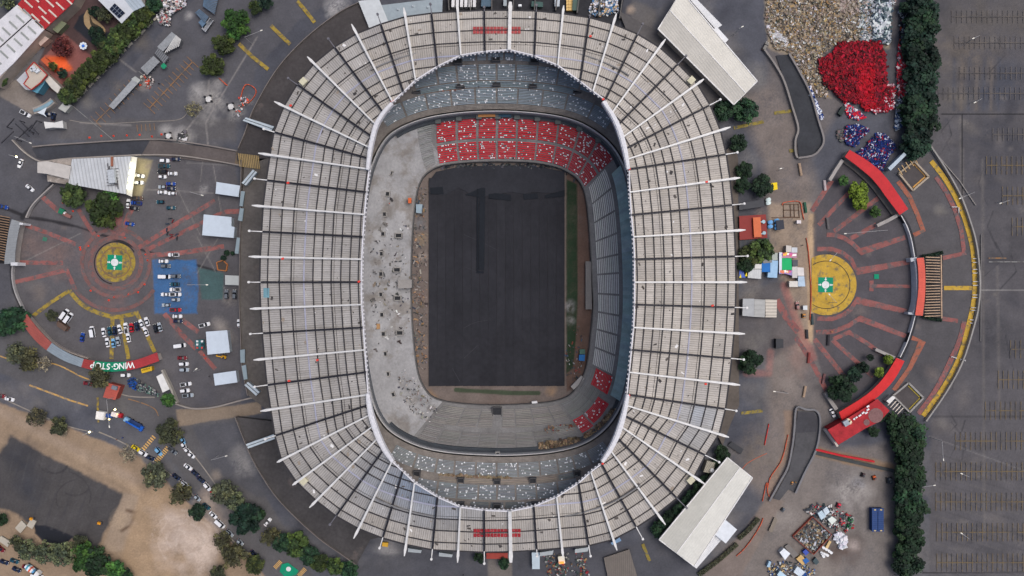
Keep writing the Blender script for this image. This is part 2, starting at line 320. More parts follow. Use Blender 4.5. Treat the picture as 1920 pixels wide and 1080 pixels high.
# school grounds NW
area([(90, 75), (135, 15), (215, -40), (300, -40), (270, 40), (130, 190), (60, 150)], (70, 52, 50), 3, 2, .9)
area([(118, 60), (172, 105), (140, 150), (110, 160), (75, 115), (110, 75)], (120, 78, 74), 3, 2, 1)
area([(85, 105), (120, 105), (135, 130), (110, 138)], (190, 88, 42), 6, 3, .85)  # orange lamp glow by the awning, painted onto the ground
area([(148, 30), (165, 20), (195, 60), (215, 60), (185, 90), (160, 72), (138, 52)], (34, 37, 44), 2, 1, 1)
area([(0, 160), (30, 150), (70, 170), (100, 200), (60, 215), (0, 180)], (124, 116, 108), 3, 2, .9)
area([(75, 165), (108, 175), (100, 190), (80, 195), (65, 180)], (74, 72, 76), 2, 1, 1)
# inside the bowl: dirt apron, grass strip
area([(769, 300), (1115, 300), (1125, 560), (1100, 760), (769, 765), (760, 540)], (106, 97, 92), 3, 3, 1)
area([(1062, 300), (1098, 330), (1112, 560), (1098, 720), (1062, 735)], (92, 72, 62), 3, 2, .9, .3)
area([(1062, 336), (1082, 345), (1083, 560), (1080, 640), (1074, 690), (1062, 700)], (36, 54, 36), 2, 1, 1, .2)
blob(1071, 572, 12, (140, 138, 138), .9, 1); blob(1072, 600, 11, (142, 140, 138), .9, 1)
for b in [(785, 420, 16, (110, 112, 116)), (788, 450, 12, (140, 124, 100)), (790, 480, 12, (150, 142, 134)), (785, 560, 14, (128, 112, 104)), (810, 742, 14, (152, 120, 84)), (1035, 732, 12, (140, 116, 92)), (940, 762, 60, (100, 88, 82))]: blob(*b, .9)
stroke([(855, 731), (960, 737), (1010, 737)], 8, (52, 66, 48), 2, 1, .9)
col *= (1+nG*.10+nF*.10)[..., None]
nv = GX.size; k_ = K
verts = np.stack([(GX.ravel()-960)*k_, (540-GY.ravel())*k_, np.zeros(nv)], 1)
ny_, nx_ = GX.shape; ii = np.arange(nv).reshape(ny_, nx_)
quads = np.stack([ii[1:, :-1], ii[1:, 1:], ii[:-1, 1:], ii[:-1, :-1]], -1).reshape(-1, 4)
me = bpy.data.meshes.new('ground'); me.vertices.add(nv); me.vertices.foreach_set('co', verts.ravel())
me.loops.add(quads.size); me.loops.foreach_set('vertex_index', quads.ravel())
me.polygons.add(len(quads)); me.polygons.foreach_set('loop_start', np.arange(0, quads.size, 4)); me.polygons.foreach_set('loop_total', np.full(len(quads), 4))
ca = me.color_attributes.new('Col', 'FLOAT_COLOR', 'POINT'); ca.data.foreach_set('color', np.concatenate([col.reshape(-1, 3), np.ones((nv, 1))], 1).ravel().astype(np.float32))
me.update(calc_edges=True)
GM = mat(None, .92, .17, .12, vcol=True, bump=.3)
ground = tag(link('ground', me, GM), kind='structure')
far = MB(); far.face([(-3000, -3000, -.3), (3000, -3000, -.3), (3000, 3000, -.3), (-3000, 3000, -.3)])
tag(far.build('far_ground', mat(ASP, .95, .3, .01)), kind='structure')

# ------------------------------------------------------------------ painted markings (sheets lying on the ground)
def smooth_line(pts, n=6):
    if len(pts) < 3: return pts
    out = []
    P = [pts[0]]+list(pts)+[pts[-1]]
    for i in range(1, len(P)-2):
        for k in range(n):
            t = k/n; p0, p1, p2, p3 = P[i-1], P[i], P[i+1], P[i+2]
            out.append(tuple(.5*((2*p1[j])+(-p0[j]+p2[j])*t+(2*p0[j]-5*p1[j]+4*p2[j]-p3[j])*t*t+(-p0[j]+3*p1[j]-3*p2[j]+p3[j])*t**3) for j in (0, 1)))
    out.append(tuple(pts[-1])); return out
def offs(line, d):
    out = []
    for i, p in enumerate(line):
        a = line[max(0, i-1)]; b = line[min(len(line)-1, i+1)]; dx, dy = b[0]-a[0], b[1]-a[1]; l = math.hypot(dx, dy) or 1
        sc_ = 1
        if 0 < i < len(line)-1:
            e1 = (p[0]-a[0], p[1]-a[1]); l1 = math.hypot(*e1) or 1; cosh = abs((e1[0]*dx+e1[1]*dy)/(l1*l)); sc_ = 1/max(.6, cosh)
        out.append((p[0]-dy/l*d*sc_, p[1]+dx/l*d*sc_))
    return out
def strip(mb, line, wd_, z, col=None):
    A = offs(line, wd_/2); B = offs(line, -wd_/2)
    for i in range(len(line)-1): mb.face([W(*A[i], z), W(*B[i], z), W(*B[i+1], z), W(*A[i+1], z)][::1], col)
zc = [0.02]
def zn(): zc[0] += .0045; return zc[0]
def band(line, wd_, m, name='painted_band', curve=False):
    mb = MB(); strip(mb, smooth_line(line) if curve else line, wd_, zn()); return tag(mb.build(name, m, ground), kind='structure')
def sheet(pts, m, name='painted_patch'):
    mb = MB(); mb.face(wp(pts, zn())); return tag(mb.build(name, m, ground), kind='structure')
def ring(cx, cy, r0, r1, m, a0=0, a1=360, name='painted_ring'):
    mb = MB(); z = zn(); n = max(8, int((a1-a0)/6)); A = [R(a0+(a1-a0)*i/n) for i in range(n+1)]
    for p, q in zip(A[:-1], A[1:]):
        f = lambda r, a: W(cx+r*math.cos(a), cy+r*math.sin(a), z)
        if r0 > 0: mb.face([f(r0, p), f(r1, p), f(r1, q), f(r0, q)])
        else: mb.face([f(0, 0), f(r1, p), f(r1, q)])
    return tag(mb.build(name, m, ground), kind='structure')
REDB = mat((132, 84, 80), .9, .22, .2, wear=(96, 86, 86), wsc=.35, wpos=.47)
REDO = mat((146, 90, 72), .9, .2, .2, wear=(100, 88, 82), wsc=.35, wpos=.5)
YEL = mat((178, 146, 58), .9, .2, .2, wear=(122, 108, 76), wsc=.35, wpos=.52)
YEL2 = mat((146, 126, 54), .9, .25, .2, wear=(100, 92, 76), wsc=.5, wpos=.48)
GRN = mat((0, 130, 96), .8, .1, .3, wear=(80, 110, 98), wsc=.5, wpos=.62)
WHT = mat((205, 208, 206), .8, .12, .4, wear=(120, 126, 124), wsc=.7, wpos=.6)
LINE = mat((108, 94, 68), .9, .1, .3, wear=(80, 78, 76), wsc=.25, wpos=.47)
LINEO = mat((138, 104, 70), .9, .1, .3, wear=(88, 84, 80), wsc=.3, wpos=.5)
LINEW = mat((128, 128, 126), .9, .1, .3, wear=(84, 82, 82), wsc=.3, wpos=.5)
BLK = mat((40, 40, 43), .9, .15, .3)
for l, w_ in (([(1522, 396), (1540, 368), (1560, 338)], 9), ([(1535, 422), (1592, 361)], 8), ([(1564, 434), (1647, 371)], 8.5), ([(1594, 448), (1643, 421)], 8.5), ([(1492, 632), (1520, 675), (1550, 733)], 9), ([(1527, 636), (1583, 706)], 9), ([(1560, 637), (1637, 706)], 8), ([(1456, 562), (1475, 595), (1497, 622)], 13),
              ([(77, 367), (110, 396)], 9), ([(47, 422), (90, 437), (142, 458)], 8), ([(34, 492), (118, 493)], 8), ([(28, 529), (80, 517), (125, 506), (140, 541)], 8), ([(147, 392), (163, 420), (182, 447)], 8), ([(250, 388), (240, 405), (228, 446)], 9), ([(403, 376), (330, 420), (259, 465)], 8.5), ([(410, 402), (362, 426), (272, 470)], 8), ([(452, 396), (425, 397), (408, 404)], 9), ([(270, 480), (340, 474), (420, 462)], 9), ([(308, 588), (340, 626), (368, 654)], 9), ([(342, 600), (372, 623)], 9), ([(374, 658), (404, 692)], 8)):
    band(l, w_, REDB)
band([(1550, 440), (1566, 441), (1582, 446), (1598, 456), (1614, 472), (1697, 445)], 8.5, REDB)
band([(1532, 467), (1560, 467), (1580, 474), (1596, 487), (1607, 509), (1706, 491)], 8.5, REDB)
band([(1635, 536), (1707, 537)], 6, REDB); sheet([(1630, 526), (1638, 526), (1638, 546), (1630, 546)], REDB)
band([(1532, 597), (1560, 598), (1581, 591), (1596, 579), (1606, 563), (1700, 584)], 8.5, REDB)
band([(1530, 623), (1562, 622), (1590, 611), (1612, 597), (1700, 631)], 8.5, REDB); band([(1709, 633), (1729, 641), (1706, 690), (1676, 732)], 8.5, REDO)
band([(1562, 636), (1592, 623), (1625, 643), (1655, 665)], 8, REDB)
band([(1684, 340), (1706, 370), (1720, 402), (1731, 432), (1713, 441)], 8.5, REDO)
band([(1755, 332), (1774, 360), (1790, 392), (1802, 430), (1808, 475), (1768, 484)], 8, REDB)
band([(1765, 597), (1796, 602)], 8, REDB); band([(1808, 603), (1800, 635), (1785, 670), (1755, 730), (1722, 776)], 9, REDB, curve=True)
band([(1746, 302), (1773, 337), (1797, 380), (1812, 420), (1823, 462), (1827, 500), (1828, 540), (1825, 570), (1817, 606), (1800, 667), (1772, 722), (1731, 780)], 9, YEL, curve=True)
band([(1770, 540), (1822, 540)], 8, YEL)
sheet([(1522, 534+57*math.sin(math.acos(-27/57)))]+[(1549+57*math.cos(R(a)), 534+57*math.sin(R(a))) for a in range(116, -118, -6)]+[(1522, 534-57*math.sin(math.acos(-27/57)))], YEL, 'painted_disc'); ring(1549, 534, 44, 45.3, BLK, -125, 125)
REDF = mat((116, 84, 80), .9, .22, .2, wear=(90, 84, 84), wsc=.4, wpos=.47); ring(217, 493, 44, 52, REDF); ring(217, 493, 60, 67, REDF); ring(215, 492, 86, 93, REDF, 35, 150); ring(217, 493, 39, 41, BLK, 100, 330)
ring(217, 492, 0, 37, YEL2); ring(217, 492, 27, 29, mat((118, 92, 66), .9), 0, 360)
def rosette(cx, cy, rot):
    c_, s_ = math.cos(R(rot)), math.sin(R(rot)); T = lambda x, y: (cx+x*c_-y*s_, cy+x*s_+y*c_)
    sheet([T(-14, -14), T(14, -14), T(14, 14), T(-14, 14)], GRN, 'painted_square'); ring(cx, cy, 0, 7, WHT, name='painted_disc')
    for a in (0, 90, 180, 270):
        q = lambda u, v: T(u*math.cos(R(a))-v*math.sin(R(a)), u*math.sin(R(a))+v*math.cos(R(a)))
        sheet([q(7.5, 0), q(10.5, 2.6), q(10.5, 1), q(14, 1), q(14, -1), q(10.5, -1), q(10.5, -2.6)], WHT, 'painted_arrow')
rosette(215, 492, 3); rosette(1548, 534, 1); sheet([(1639, 514), (1648, 514), (1648, 523), (1639, 523)], GRN, 'painted_square'); sheet([(81, 444), (89, 446), (87, 453), (79, 451)], mat((60, 110, 92), .9), 'painted_square')
band([(62, 592), (95, 567), (130, 545)], 7, YEL2); band([(130, 545), (150, 568), (175, 583), (212, 594), (240, 591), (260, 586)], 8, YEL2, curve=True)
for l in ([(211, 594), (209, 673)], [(227, 594), (241, 673)], [(257, 588), (290, 660)]): band(l, 7.5, YEL2)
for l in ([(557, 2), (568, 14), (590, 42)], [(508, 48), (522, 62), (544, 83)], [(448, 82), (475, 108), (503, 130)]): band(l, 7, YEL2)
for l in ([(1452, 212), (1490, 207)], [(1480, 283), (1492, 282)], [(1390, 775), (1430, 770)], [(1205, 1020), (1218, 1052)], [(1376, 240), (1432, 228)]): band(l, 6, mat((132, 118, 56), .9, .3, .3, wear=(92, 90, 86), wsc=.5, wpos=.5))
band([(183, 745), (184, 792)], 4, YEL2)
def teeth(a, b, n, up, dn, m, w_=1.1, spine=True):
    mb = MB(); z = zn(); dx, dy = b[0]-a[0], b[1]-a[1]; l = math.hypot(dx, dy); nx2, ny2 = -dy/l, dx/l
    if spine: strip(mb, [a, b], w_*1.5, z)
    for i in range(n+1):
        x, y = a[0]+dx*i/max(n, 1), a[1]+dy*i/max(n, 1)
        if up: strip(mb, [(x+nx2*w_, y+ny2*w_), (x+nx2*up, y+ny2*up)], w_, z)
        if dn: strip(mb, [(x-nx2*w_, y-ny2*w_), (x-nx2*dn, y-ny2*dn)], w_, z)
    tag(mb.build('parking_marking', m, ground), kind='structure')
for y, x0 in ((827, 1792), (884, 1755), (941, 1755), (998, 1757), (1055, 1757)): teeth((x0, y), (x0+9.5*26, y), 26, 17, 17, LINE)
for y, x0 in ((712, 1872), (770, 1848), (655, 1895), (425, 1898), (367, 1880), (310, 1850)): teeth((x0, y), (x0+9.5*18, y), 18, 17, 17, LINE)
for y, x0 in ((31, 1785), (80, 1790), (137, 1800), (175, 1760), (252, 1862)): teeth((x0, y), (x0+9.6*24, y), 24, 12, 12, mat((98, 92, 86), .9, .1, .3, wear=(76, 74, 74), wsc=.15, wpos=.45), .9)
teeth((280, 203), (361, 116), 12, 15, 15, LINEO, 1.2); teeth((180, 228), (250, 160), 8, 14, 14, LINEO, .9); teeth((245, 150), (295, 90), 7, 14, 0, LINEW, .9, False)
teeth((258, 248), (290, 245), 4, 0, 14, LINEO, 1, False)
teeth((120, 185), (212, 262), 0, 0, 0, LINEW, .8); teeth((1854, 484), (1887, 484), 1, 0, 0, LINEO, 1.6); teeth((1854, 491), (1925, 491), 1, 0, 0, LINEW, 1.3)
def zebra(a, b, wd_, n=7):
    mb = MB(); z = zn()
    for i in range(n):
        t0, t1 = (i+.1)/n, (i+.65)/n; strip(mb, [(a[0]+(b[0]-a[0])*t0, a[1]+(b[1]-a[1])*t0), (a[0]+(b[0]-a[0])*t1, a[1]+(b[1]-a[1])*t1)], wd_, z)
    tag(mb.build('pedestrian_crossing', mat((196, 158, 98), .9, .15, .4), ground), kind='structure')
zebra((268, 843), (290, 817), 8); zebra((293, 866), (316, 838), 9, 9); zebra((515, 1065), (527, 1052), 8); zebra((560, 1080), (573, 1066), 8)
sheet([(528, 1058), (540, 1055), (560, 1070), (555, 1078), (535, 1082), (524, 1072)], GRN); ring(541, 1067, 0, 4.5, WHT, name='painted_disc')
# roads with kerbs
def kerb(line, m, w_=1.6, h=.14, name='kerb', curve=True):
    L_ = smooth_line(line) if curve else line; mb = MB(); A = offs(L_, w_/2); B = offs(L_, -w_/2)
    for i in range(len(L_)-1):
        a0, b0, a1, b1 = W(*A[i], h), W(*B[i], h), W(*A[i+1], h), W(*B[i+1], h)
        mb.face([a0, b0, b1, a1]); g = lambda p: (p[0], p[1], 0)
        mb.face([a0, a1, g(a1), g(a0)]); mb.face([b1, b0, g(b0), g(b1)])
    return tag(mb.build(name, m), kind='structure')
KC = mat((132, 126, 118), .9, .2, .4); KY = mat((178, 142, 84), .9, .2, .3, wear=(120, 112, 100), wsc=.4, wpos=.5)
kerb([(55, 722), (90, 735), (130, 750), (165, 761)], KY, 3.2); kerb([(240, 748), (270, 757), (290, 767), (297, 780)], LINEO, 1.6)
kerb([(185, 810), (220, 825), (265, 850), (300, 875), (350, 915), (400, 975), (470, 1050), (500, 1100)], KC, 2.2)
kerb([(-20, 660), (40, 680), (100, 682), (150, 705), (168, 712)], KY, 2.4); kerb([(170, 705), (230, 740), (290, 745)], KC, 2)
kerb([(-20, 735), (55, 770), (130, 800), (175, 810)], KC, 2); kerb([(356, 845), (380, 875), (420, 930), (470, 990)], KC, 2)
kerb([(130, 225), (180, 232), (270, 228), (335, 224), (355, 205)], KC, 1, .12)
kerb([(1380, 900), (1400, 870), (1438, 850)], mat((180, 90, 60), .8), .8)
# ------------------------------------------------------------------ STADIUM
# white cantilever beams and dark trusses, as (outer end, inner end) in plan, clockwise from the top
BEAMS = [('w', 957, 3, 955, 93), ('d', 1006, 10, 1002, 104), ('w', 1057, 10, 1046, 122), ('d', 1106, 30, 1088, 152), ('w', 1156, 25, 1112, 171), ('d', 1205, 45, 1135, 187), ('w', 1248, 73, 1147, 212), ('d', 1286, 105, 1160, 233),
 ('w', 1320, 148, 1168, 257), ('d', 1350, 187, 1173, 279), ('w', 1370, 238, 1177, 298), ('d', 1382, 286, 1180, 317), ('w', 1388, 333, 1181, 360), ('d', 1395, 382, 1184, 403), ('w', 1398, 431, 1188, 444), ('d', 1401, 480, 1190, 486), ('w', 1401, 529, 1190, 529), ('d', 1400, 577, 1190, 571),
 ('w', 1397, 626, 1188, 614), ('d', 1394, 674, 1184, 656), ('w', 1388, 722, 1180, 698), ('d', 1380, 770, 1176, 740), ('w', 1367, 820, 1174, 760), ('d', 1348, 866, 1170, 779), ('w', 1322, 908, 1166, 801), ('d', 1287, 952, 1159, 822), ('w', 1248, 984, 1146, 846), ('d', 1205, 1010, 1128, 870), ('w', 1157, 1032, 1108, 885), ('d', 1107, 1042, 1085, 906), ('w', 1056, 1046, 1044, 932), ('d', 1007, 1042, 1001, 950),
 ('w', 958, 1055, 956, 959), ('d', 908, 1056, 908, 957), ('w', 858, 1055, 863, 951), ('d', 809, 1048, 820, 932), ('w', 758, 1043, 777, 905), ('d', 712, 1027, 755, 884), ('w', 663, 1010, 735, 865), ('d', 619, 983, 717, 846), ('w', 580, 952, 708, 822), ('w', 548, 910, 702, 797), ('w', 519, 867, 695, 777), ('d', 498, 823, 692, 759), ('w', 488, 771, 690, 740), ('d', 478, 725, 687, 698),
 ('w', 475, 675, 684, 656), ('d', 470, 626, 681, 614), ('w', 468, 579, 678, 571), ('d', 467, 529, 677, 529), ('w', 466, 481, 678, 486), ('d', 468, 433, 680, 444), ('w', 472, 385, 683, 402), ('d', 478, 335, 687, 360), ('w', 484, 287, 692, 317), ('d', 495, 242, 692, 297), ('w', 514, 190, 694, 277), ('d', 541, 147, 699, 257), ('w', 576, 106, 707, 236), ('d', 616, 73, 720, 213), ('w', 659, 45, 736, 191), ('d', 708, 27, 756, 172), ('w', 757, 14, 779, 150), ('d', 807, 8, 820, 124), ('w', 857, 5, 864, 103), ('d', 908, 14, 909, 96)]
EDGE = [(957, 21), (1005, 22), (1057, 27), (1105, 34), (1160, 49), (1195, 65), (1240, 92), (1272, 122), (1302, 150), (1332, 200), (1352, 250), (1360, 285), (1369, 345), (1375, 410), (1378, 482), (1379, 530), (1378, 575), (1375, 627), (1370, 680), (1361, 760), (1345, 822), (1317, 860), (1292, 910), (1270, 932), (1222, 970), (1160, 1008), (1105, 1022), (1010, 1030), (957, 1033), (910, 1034), (812, 1030), (762, 1020), (715, 1007), (672, 990), (635, 970), (590, 935), (562, 910), (530, 867), (517, 820), (502, 725), (494, 645), (489, 565), (488, 530), (489, 482), (495, 375), (509, 280), (515, 245), (532, 202), (557, 160), (587, 122), (630, 87), (667, 65), (712, 47), (762, 32), (810, 26), (860, 23), (907, 21)]
ZO, ZI = 36.0, 46.0
def isect(p, q, poly):
    best = None
    for i in range(len(poly)):
        a, b = poly[i], poly[(i+1) % len(poly)]
        r = (q[0]-p[0], q[1]-p[1]); s_ = (b[0]-a[0], b[1]-a[1]); den = r[0]*s_[1]-r[1]*s_[0]
        if abs(den) < 1e-9: continue
        t = ((a[0]-p[0])*s_[1]-(a[1]-p[1])*s_[0])/den; u = ((a[0]-p[0])*r[1]-(a[1]-p[1])*r[0])/den
        if -.3 < t < 1 and 0 <= u <= 1 and (best is None or t < best): best = t
    t = best if best is not None else .08
    return (p[0]+(q[0]-p[0])*t, p[1]+(q[1]-p[1])*t)
st = empty('stadium', (0, 0, 0), 'huge oval stadium with pale ribbed roof and white beams around the black covered pitch', 'stadium')
BM = []
for k, ox, oy, ix, iy in BEAMS:
    e = isect((ox, oy), (ix, iy), EDGE); BM.append((k, (ox, oy), e, (ix, iy), math.hypot(e[0]-ix, e[1]-iy)))
nb = len(BM)
PUR = [14, 36, 58, 82, 99, 116, 133, 151, 168, 184, 200]
def on(b, d, dz=0):
    """point on beam b, d photo pixels in from the eave, on the roof plane"""
    t = min(1, d/b[4]); return W(b[2][0]+(b[3][0]-b[2][0])*t, b[2][1]+(b[3][1]-b[2][1])*t, ZO+(ZI-ZO)*t+dz)

roof_m = mat(None, .75, .13, .12, vcol=True, corr=('uv', .95, .42))
mb = MB(); uvs = []
def rcol(cx, cy):
    c = [170, 165, 157]
    g = random.uniform(-7, 7); c = [v+g for v in c]
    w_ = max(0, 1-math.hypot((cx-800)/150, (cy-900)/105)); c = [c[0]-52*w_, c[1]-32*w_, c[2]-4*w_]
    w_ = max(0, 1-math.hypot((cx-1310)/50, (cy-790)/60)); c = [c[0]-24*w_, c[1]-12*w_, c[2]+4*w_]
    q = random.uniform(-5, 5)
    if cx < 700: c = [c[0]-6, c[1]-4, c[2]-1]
    return tuple(v+q for v in c)
purl = [MB() for _ in PUR]; purl2 = [MB() for _ in PUR]; thin = MB()
for i in range(nb):
    a, b = BM[i], BM[(i+1) % nb]
    ds = [0]+PUR
    for j in range(len(ds)):
        d0 = ds[j]; d1 = ds[j+1] if j+1 < len(ds) else 999
        if d0 >= a[4] and d0 >= b[4]: break
        # rim point where the purlin line meets the slanted rim
        def pts(d):
            """the line at depth d across the bay -> (point toward a, point toward b)"""
            A = on(a, d); B = on(b, d)
            if d > a[4]+1e-6 and d <= b[4]: t = (d-a[4])/(b[4]-a[4]); I, J = on(a, a[4]), on(b, b[4]); A = tuple(I[q]+(J[q]-I[q])*t for q in range(3))
            if d > b[4]+1e-6 and d <= a[4]: t = (d-b[4])/(a[4]-b[4]); I, J = on(b, b[4]), on(a, a[4]); B = tuple(I[q]+(J[q]-I[q])*t for q in range(3))
            return A, B
        A0, B0 = pts(d0)
        if d1 >= max(a[4], b[4]):
            poly = [A0, B0]
            if b[4] > d0: poly.append(on(b, b[4]))
            if a[4] > d0: poly.append(on(a, a[4]))
        else:
            A1, B1 = pts(d1); poly = [A0, B0]
            if d0 < b[4] < d1: poly.append(on(b, b[4]))
            poly.append(B1); poly.append(A1)
            if d0 < a[4] < d1: poly.append(on(a, a[4]))
            pm = (purl if j < 3 or (a[3][0]+b[3][0])/2 < 957 else purl2)[j]
            m_ = 'l' if PUR[j] == 82 else 'k'
            pm.beam((A1[0], A1[1], A1[2]+.45), (B1[0], B1[1], B1[2]+.45), .46 if j != 3 else .6, .45)
            if j in (2, 6, 9):
                off = 5; A2, B2 = pts(d1+off)
                if d1+off < min(a[4], b[4]): thin.beam((A2[0], A2[1], A2[2]+.3), (B2[0], B2[1], B2[2]+.3), .12, .12)
        if len(poly) < 3: continue
        # uv: metres across the bay (corrugation runs down the slope)
        O0 = Vector(on(a, 0)); O1 = Vector(on(b, 0)); across = (O1-O0); across.z = 0; across.normalize()
        cx = sum(p[0] for p in poly)/len(poly)/K/.88+960; cy = 540-sum(p[1] for p in poly)/len(poly)/K/.88
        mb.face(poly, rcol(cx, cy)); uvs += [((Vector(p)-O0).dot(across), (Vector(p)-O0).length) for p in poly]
roof = mb.build('roof', roof_m, st)
uvl = roof.data.uv_layers.new(name='UVMap')
for q, uv in enumerate(uvs): uvl.data[q].uv = uv
so_ = roof.modifiers.new('thick', 'SOLIDIFY'); so_.thickness = .25; so_.offset = 0
PK = mat((46, 45, 48), .7, .2, .4); PL = mat((150, 152, 168), .5, .15, .4)
for j, pm in enumerate(purl):
    for q in (pm, purl2[j]):
        if q.v: rel(q.build('purlin', PL if j == 3 else PK), roof)
if thin.v: tag(rel(thin.build('cable', PK), roof), kind='stuff')
# eave gutter and inner rim
WB = mat((206, 206, 203), .5, .12, .5); DKM = mat((48, 48, 54), .6, .15, .5); RIM = mat((200, 200, 203), .5, .18, .8)
mb = MB()
for i in range(nb):
    p, q = on(BM[i], -1.2, .3), on(BM[(i+1) % nb], -1.2, .3); mb.beam(p, q, .7, .9)
mb.build('gutter', PK, st)
mb = MB()
inner = [b[3] for b in BM]
for i in range(nb):
    p, q = Vector(W(*inner[i], ZI+.6)), Vector(W(*inner[(i+1) % nb], ZI+.6)); mb.beam(p, q, .52, 1.3)
    n = max(1, int((q-p).length/1.6)); side = (q-p).normalized(); nx2 = Vector((side.y, -side.x, 0))
    for k in range(n): c = p+(q-p)*((k+.5)/n)+nx2*.55; mb.box((c.x, c.y, ZI-.1), (.7, .35, .7), math.atan2(side.y, side.x))
mb.build('rim', RIM, st)
# thick white curved rim girders at the four corners
def girder(pts, w0, w1):
    L_ = smooth_line(pts, 5); mb = MB(); n = len(L_)
    for i in range(n-1):
        f = lambda t: w0+(w1-w0)*math.sin(math.pi*min(1, max(0, .12+.8*t)))
        mb.beam(W(*L_[i], ZI+2.6), W(*L_[i+1], ZI+2.6), f(i/n), 2.6, f((i+1)/n), 2.6)
        mb.beam(W(*L_[i], ZI+3.0), W(*L_[i+1], ZI+3.0), f(i/n)*.55, .45, f((i+1)/n)*.55, .45)
    mb.build('rim_girder', mat((200, 201, 204), .5, .15, 1.2, wear=(140, 140, 148), wsc=2.2, wpos=.66), st)
girder([(735, 193), (718, 212), (705, 234), (697, 262), (692, 290), (689, 318)], 1.1, 1.8)
girder([(1131, 190), (1148, 215), (1160, 240), (1168, 265), (1174, 292), (1178, 317)], 1.0, 2.3)
girder([(689, 738), (692, 762), (697, 785), (707, 815), (720, 842), (736, 866)], 1.0, 2.2)
girder([(1177, 740), (1172, 768), (1165, 795), (1156, 820), (1144, 844), (1129, 866)], 1.0, 2.3)
tipR = mat((206, 58, 46), .6, .1, .5)
for k, o, e, i_, L_ in BM:
    mb = MB()
    def bz(t): return ZO+(ZI-ZO)*t
    if k == 'w':
        wo = .9; wi = .55
        if abs(o[0]-957) < 3: wo = wi = 1.45
        tipz = 35
        a0 = W(*o, ZO+1.6); a1 = W(o[0]+(e[0]-o[0])*.45, o[1]+(e[1]-o[1])*.45, ZO+1.9)
        mb.beam(a0, a1, .4 if wo < 1.4 else 1.2, 1.1, wo*1.15, 2.2)
        mb.beam(a1, W(*e, ZO+2.1), wo*1.25, 2.2, wo, 2)
        mb.beam(W(*e, ZO+2.1), W(*i_, ZI+1.7), wo, 2, wi, 1.5)
        mb.build('roof_beam', WB, st)
    else:
        s = .95
        # open truss: two chords joined by cross members
        a = Vector(W(*e, ZO+1.2)); b = Vector(W(*i_, ZI+1.1)); d = (b-a); n = Vector((-d.y, d.x, 0)).normalized()*.3
        for sg in (-1, 1): mb.beam(a+n*sg, b+n*sg, .2, .7)
        m_ = int(d.length/1.5)
        for q in range(m_):
            p = a+d*(q/m_); r_ = a+d*((q+1)/m_); mb.beam(p+n*(1 if q % 2 else -1), r_-n*(1 if q % 2 else -1), .22, .3)
        mb.beam(W(*e, ZO+.3), W(*i_, ZI+.2), .45, .25)
        t_ = mb.build('roof_truss', DKM, st)
        m2 = MB(); m2.beam(W(*o, ZO+1), W(*e, ZO+1.2), .28, .5, .42, .9); m2.cyl((*W(*o, ZO+.6)[:2], ZO+.4), .55, .8, 8)
        rel(m2.build('truss_tip', WB if o[0] < 520 or o[0] > 1330 or o[1] > 1000 else mat((96, 96, 102), .5)), t_)
# small red flags/boxes sitting on the roof
for x, y in ((1131, 186), (1180, 317), (1179, 741), (1130, 869), (691, 316), (690, 741), (735, 190), (540, 343), (542, 714), (530, 485), (673, 528), (545, 198), (1107, 68), (1323, 720), (1336, 573), (1325, 341), (595, 675)):
    mb = MB(); mb.box(W(x, y, 46.8), (1.0, .8, .6), .3); mb.build('warning_panel', tipR, st)
for x, y in ((569, 153), (1296, 151), (570, 902), (1295, 900)):
    mb = MB(); mb.box(W(x, y, 37.6), (3, 2.6, 1.4), .78); mb.build('roof_cabin', mat((190, 186, 160), .7), st)
mb = MB(); mb.face([W(494, 540, ZO+.75), W(505, 540, ZO+1.4), W(505, 558, ZO+1.4), W(494, 558, ZO+.75)]); mb.build('tinted_sheet', mat((110, 150, 160), .5), st)
bits = MB()
for _ in range(520):
    b = random.choice(BM); b2 = BM[(BM.index(b)+1) % nb]; d = random.uniform(2, max(b[4], 10)-2); t = random.uniform(.08, .92); A, B_ = Vector(on(b, min(d, b[4]))), Vector(on(b2, min(d, b2[4]))); p = A+(B_-A)*t
    sz = random.choice([.3, .4, .5, .8, 1.6]); bits.box((p.x, p.y, p.z+.22), (sz, sz*random.uniform(.3, .8), .12), random.uniform(0, 3), col=random.choice([(60, 58, 58), (84, 80, 76), (70, 66, 62), (214, 214, 212), (140, 130, 118)]))
tag(bits.build('roof_debris', VC, st), kind='stuff')
# red lettering panels painted on the two end roofs
for x0, x1, y0, y1, s in ((887, 977, 50, 63, 1), (888, 977, 992, 1007, -1)):
    mb = MB()
    for (ya, yb) in ((y0, y0+(y1-y0)*.42), (y0+(y1-y0)*.55, y1)):
        n = 14
        for i in range(n):
            xa, xb = x0+(x1-x0)*i/n, x0+(x1-x0)*(i+.86)/n
            zz = lambda y: ZO+(ZI-ZO)*(abs(y-(21 if s > 0 else 1033))/73)+.32
            mb.face([W(xa, ya, zz(ya)), W(xb, ya, zz(ya)), W(xb, yb, zz(yb)), W(xa, yb, zz(yb))])
    mb.build('painted_panel', mat((168, 72, 72) if s > 0 else (160, 34, 44), .8, .3, .5, corr=(0, .9, .35), wear=(190, 130, 125), wsc=.8, wpos=.6), st)

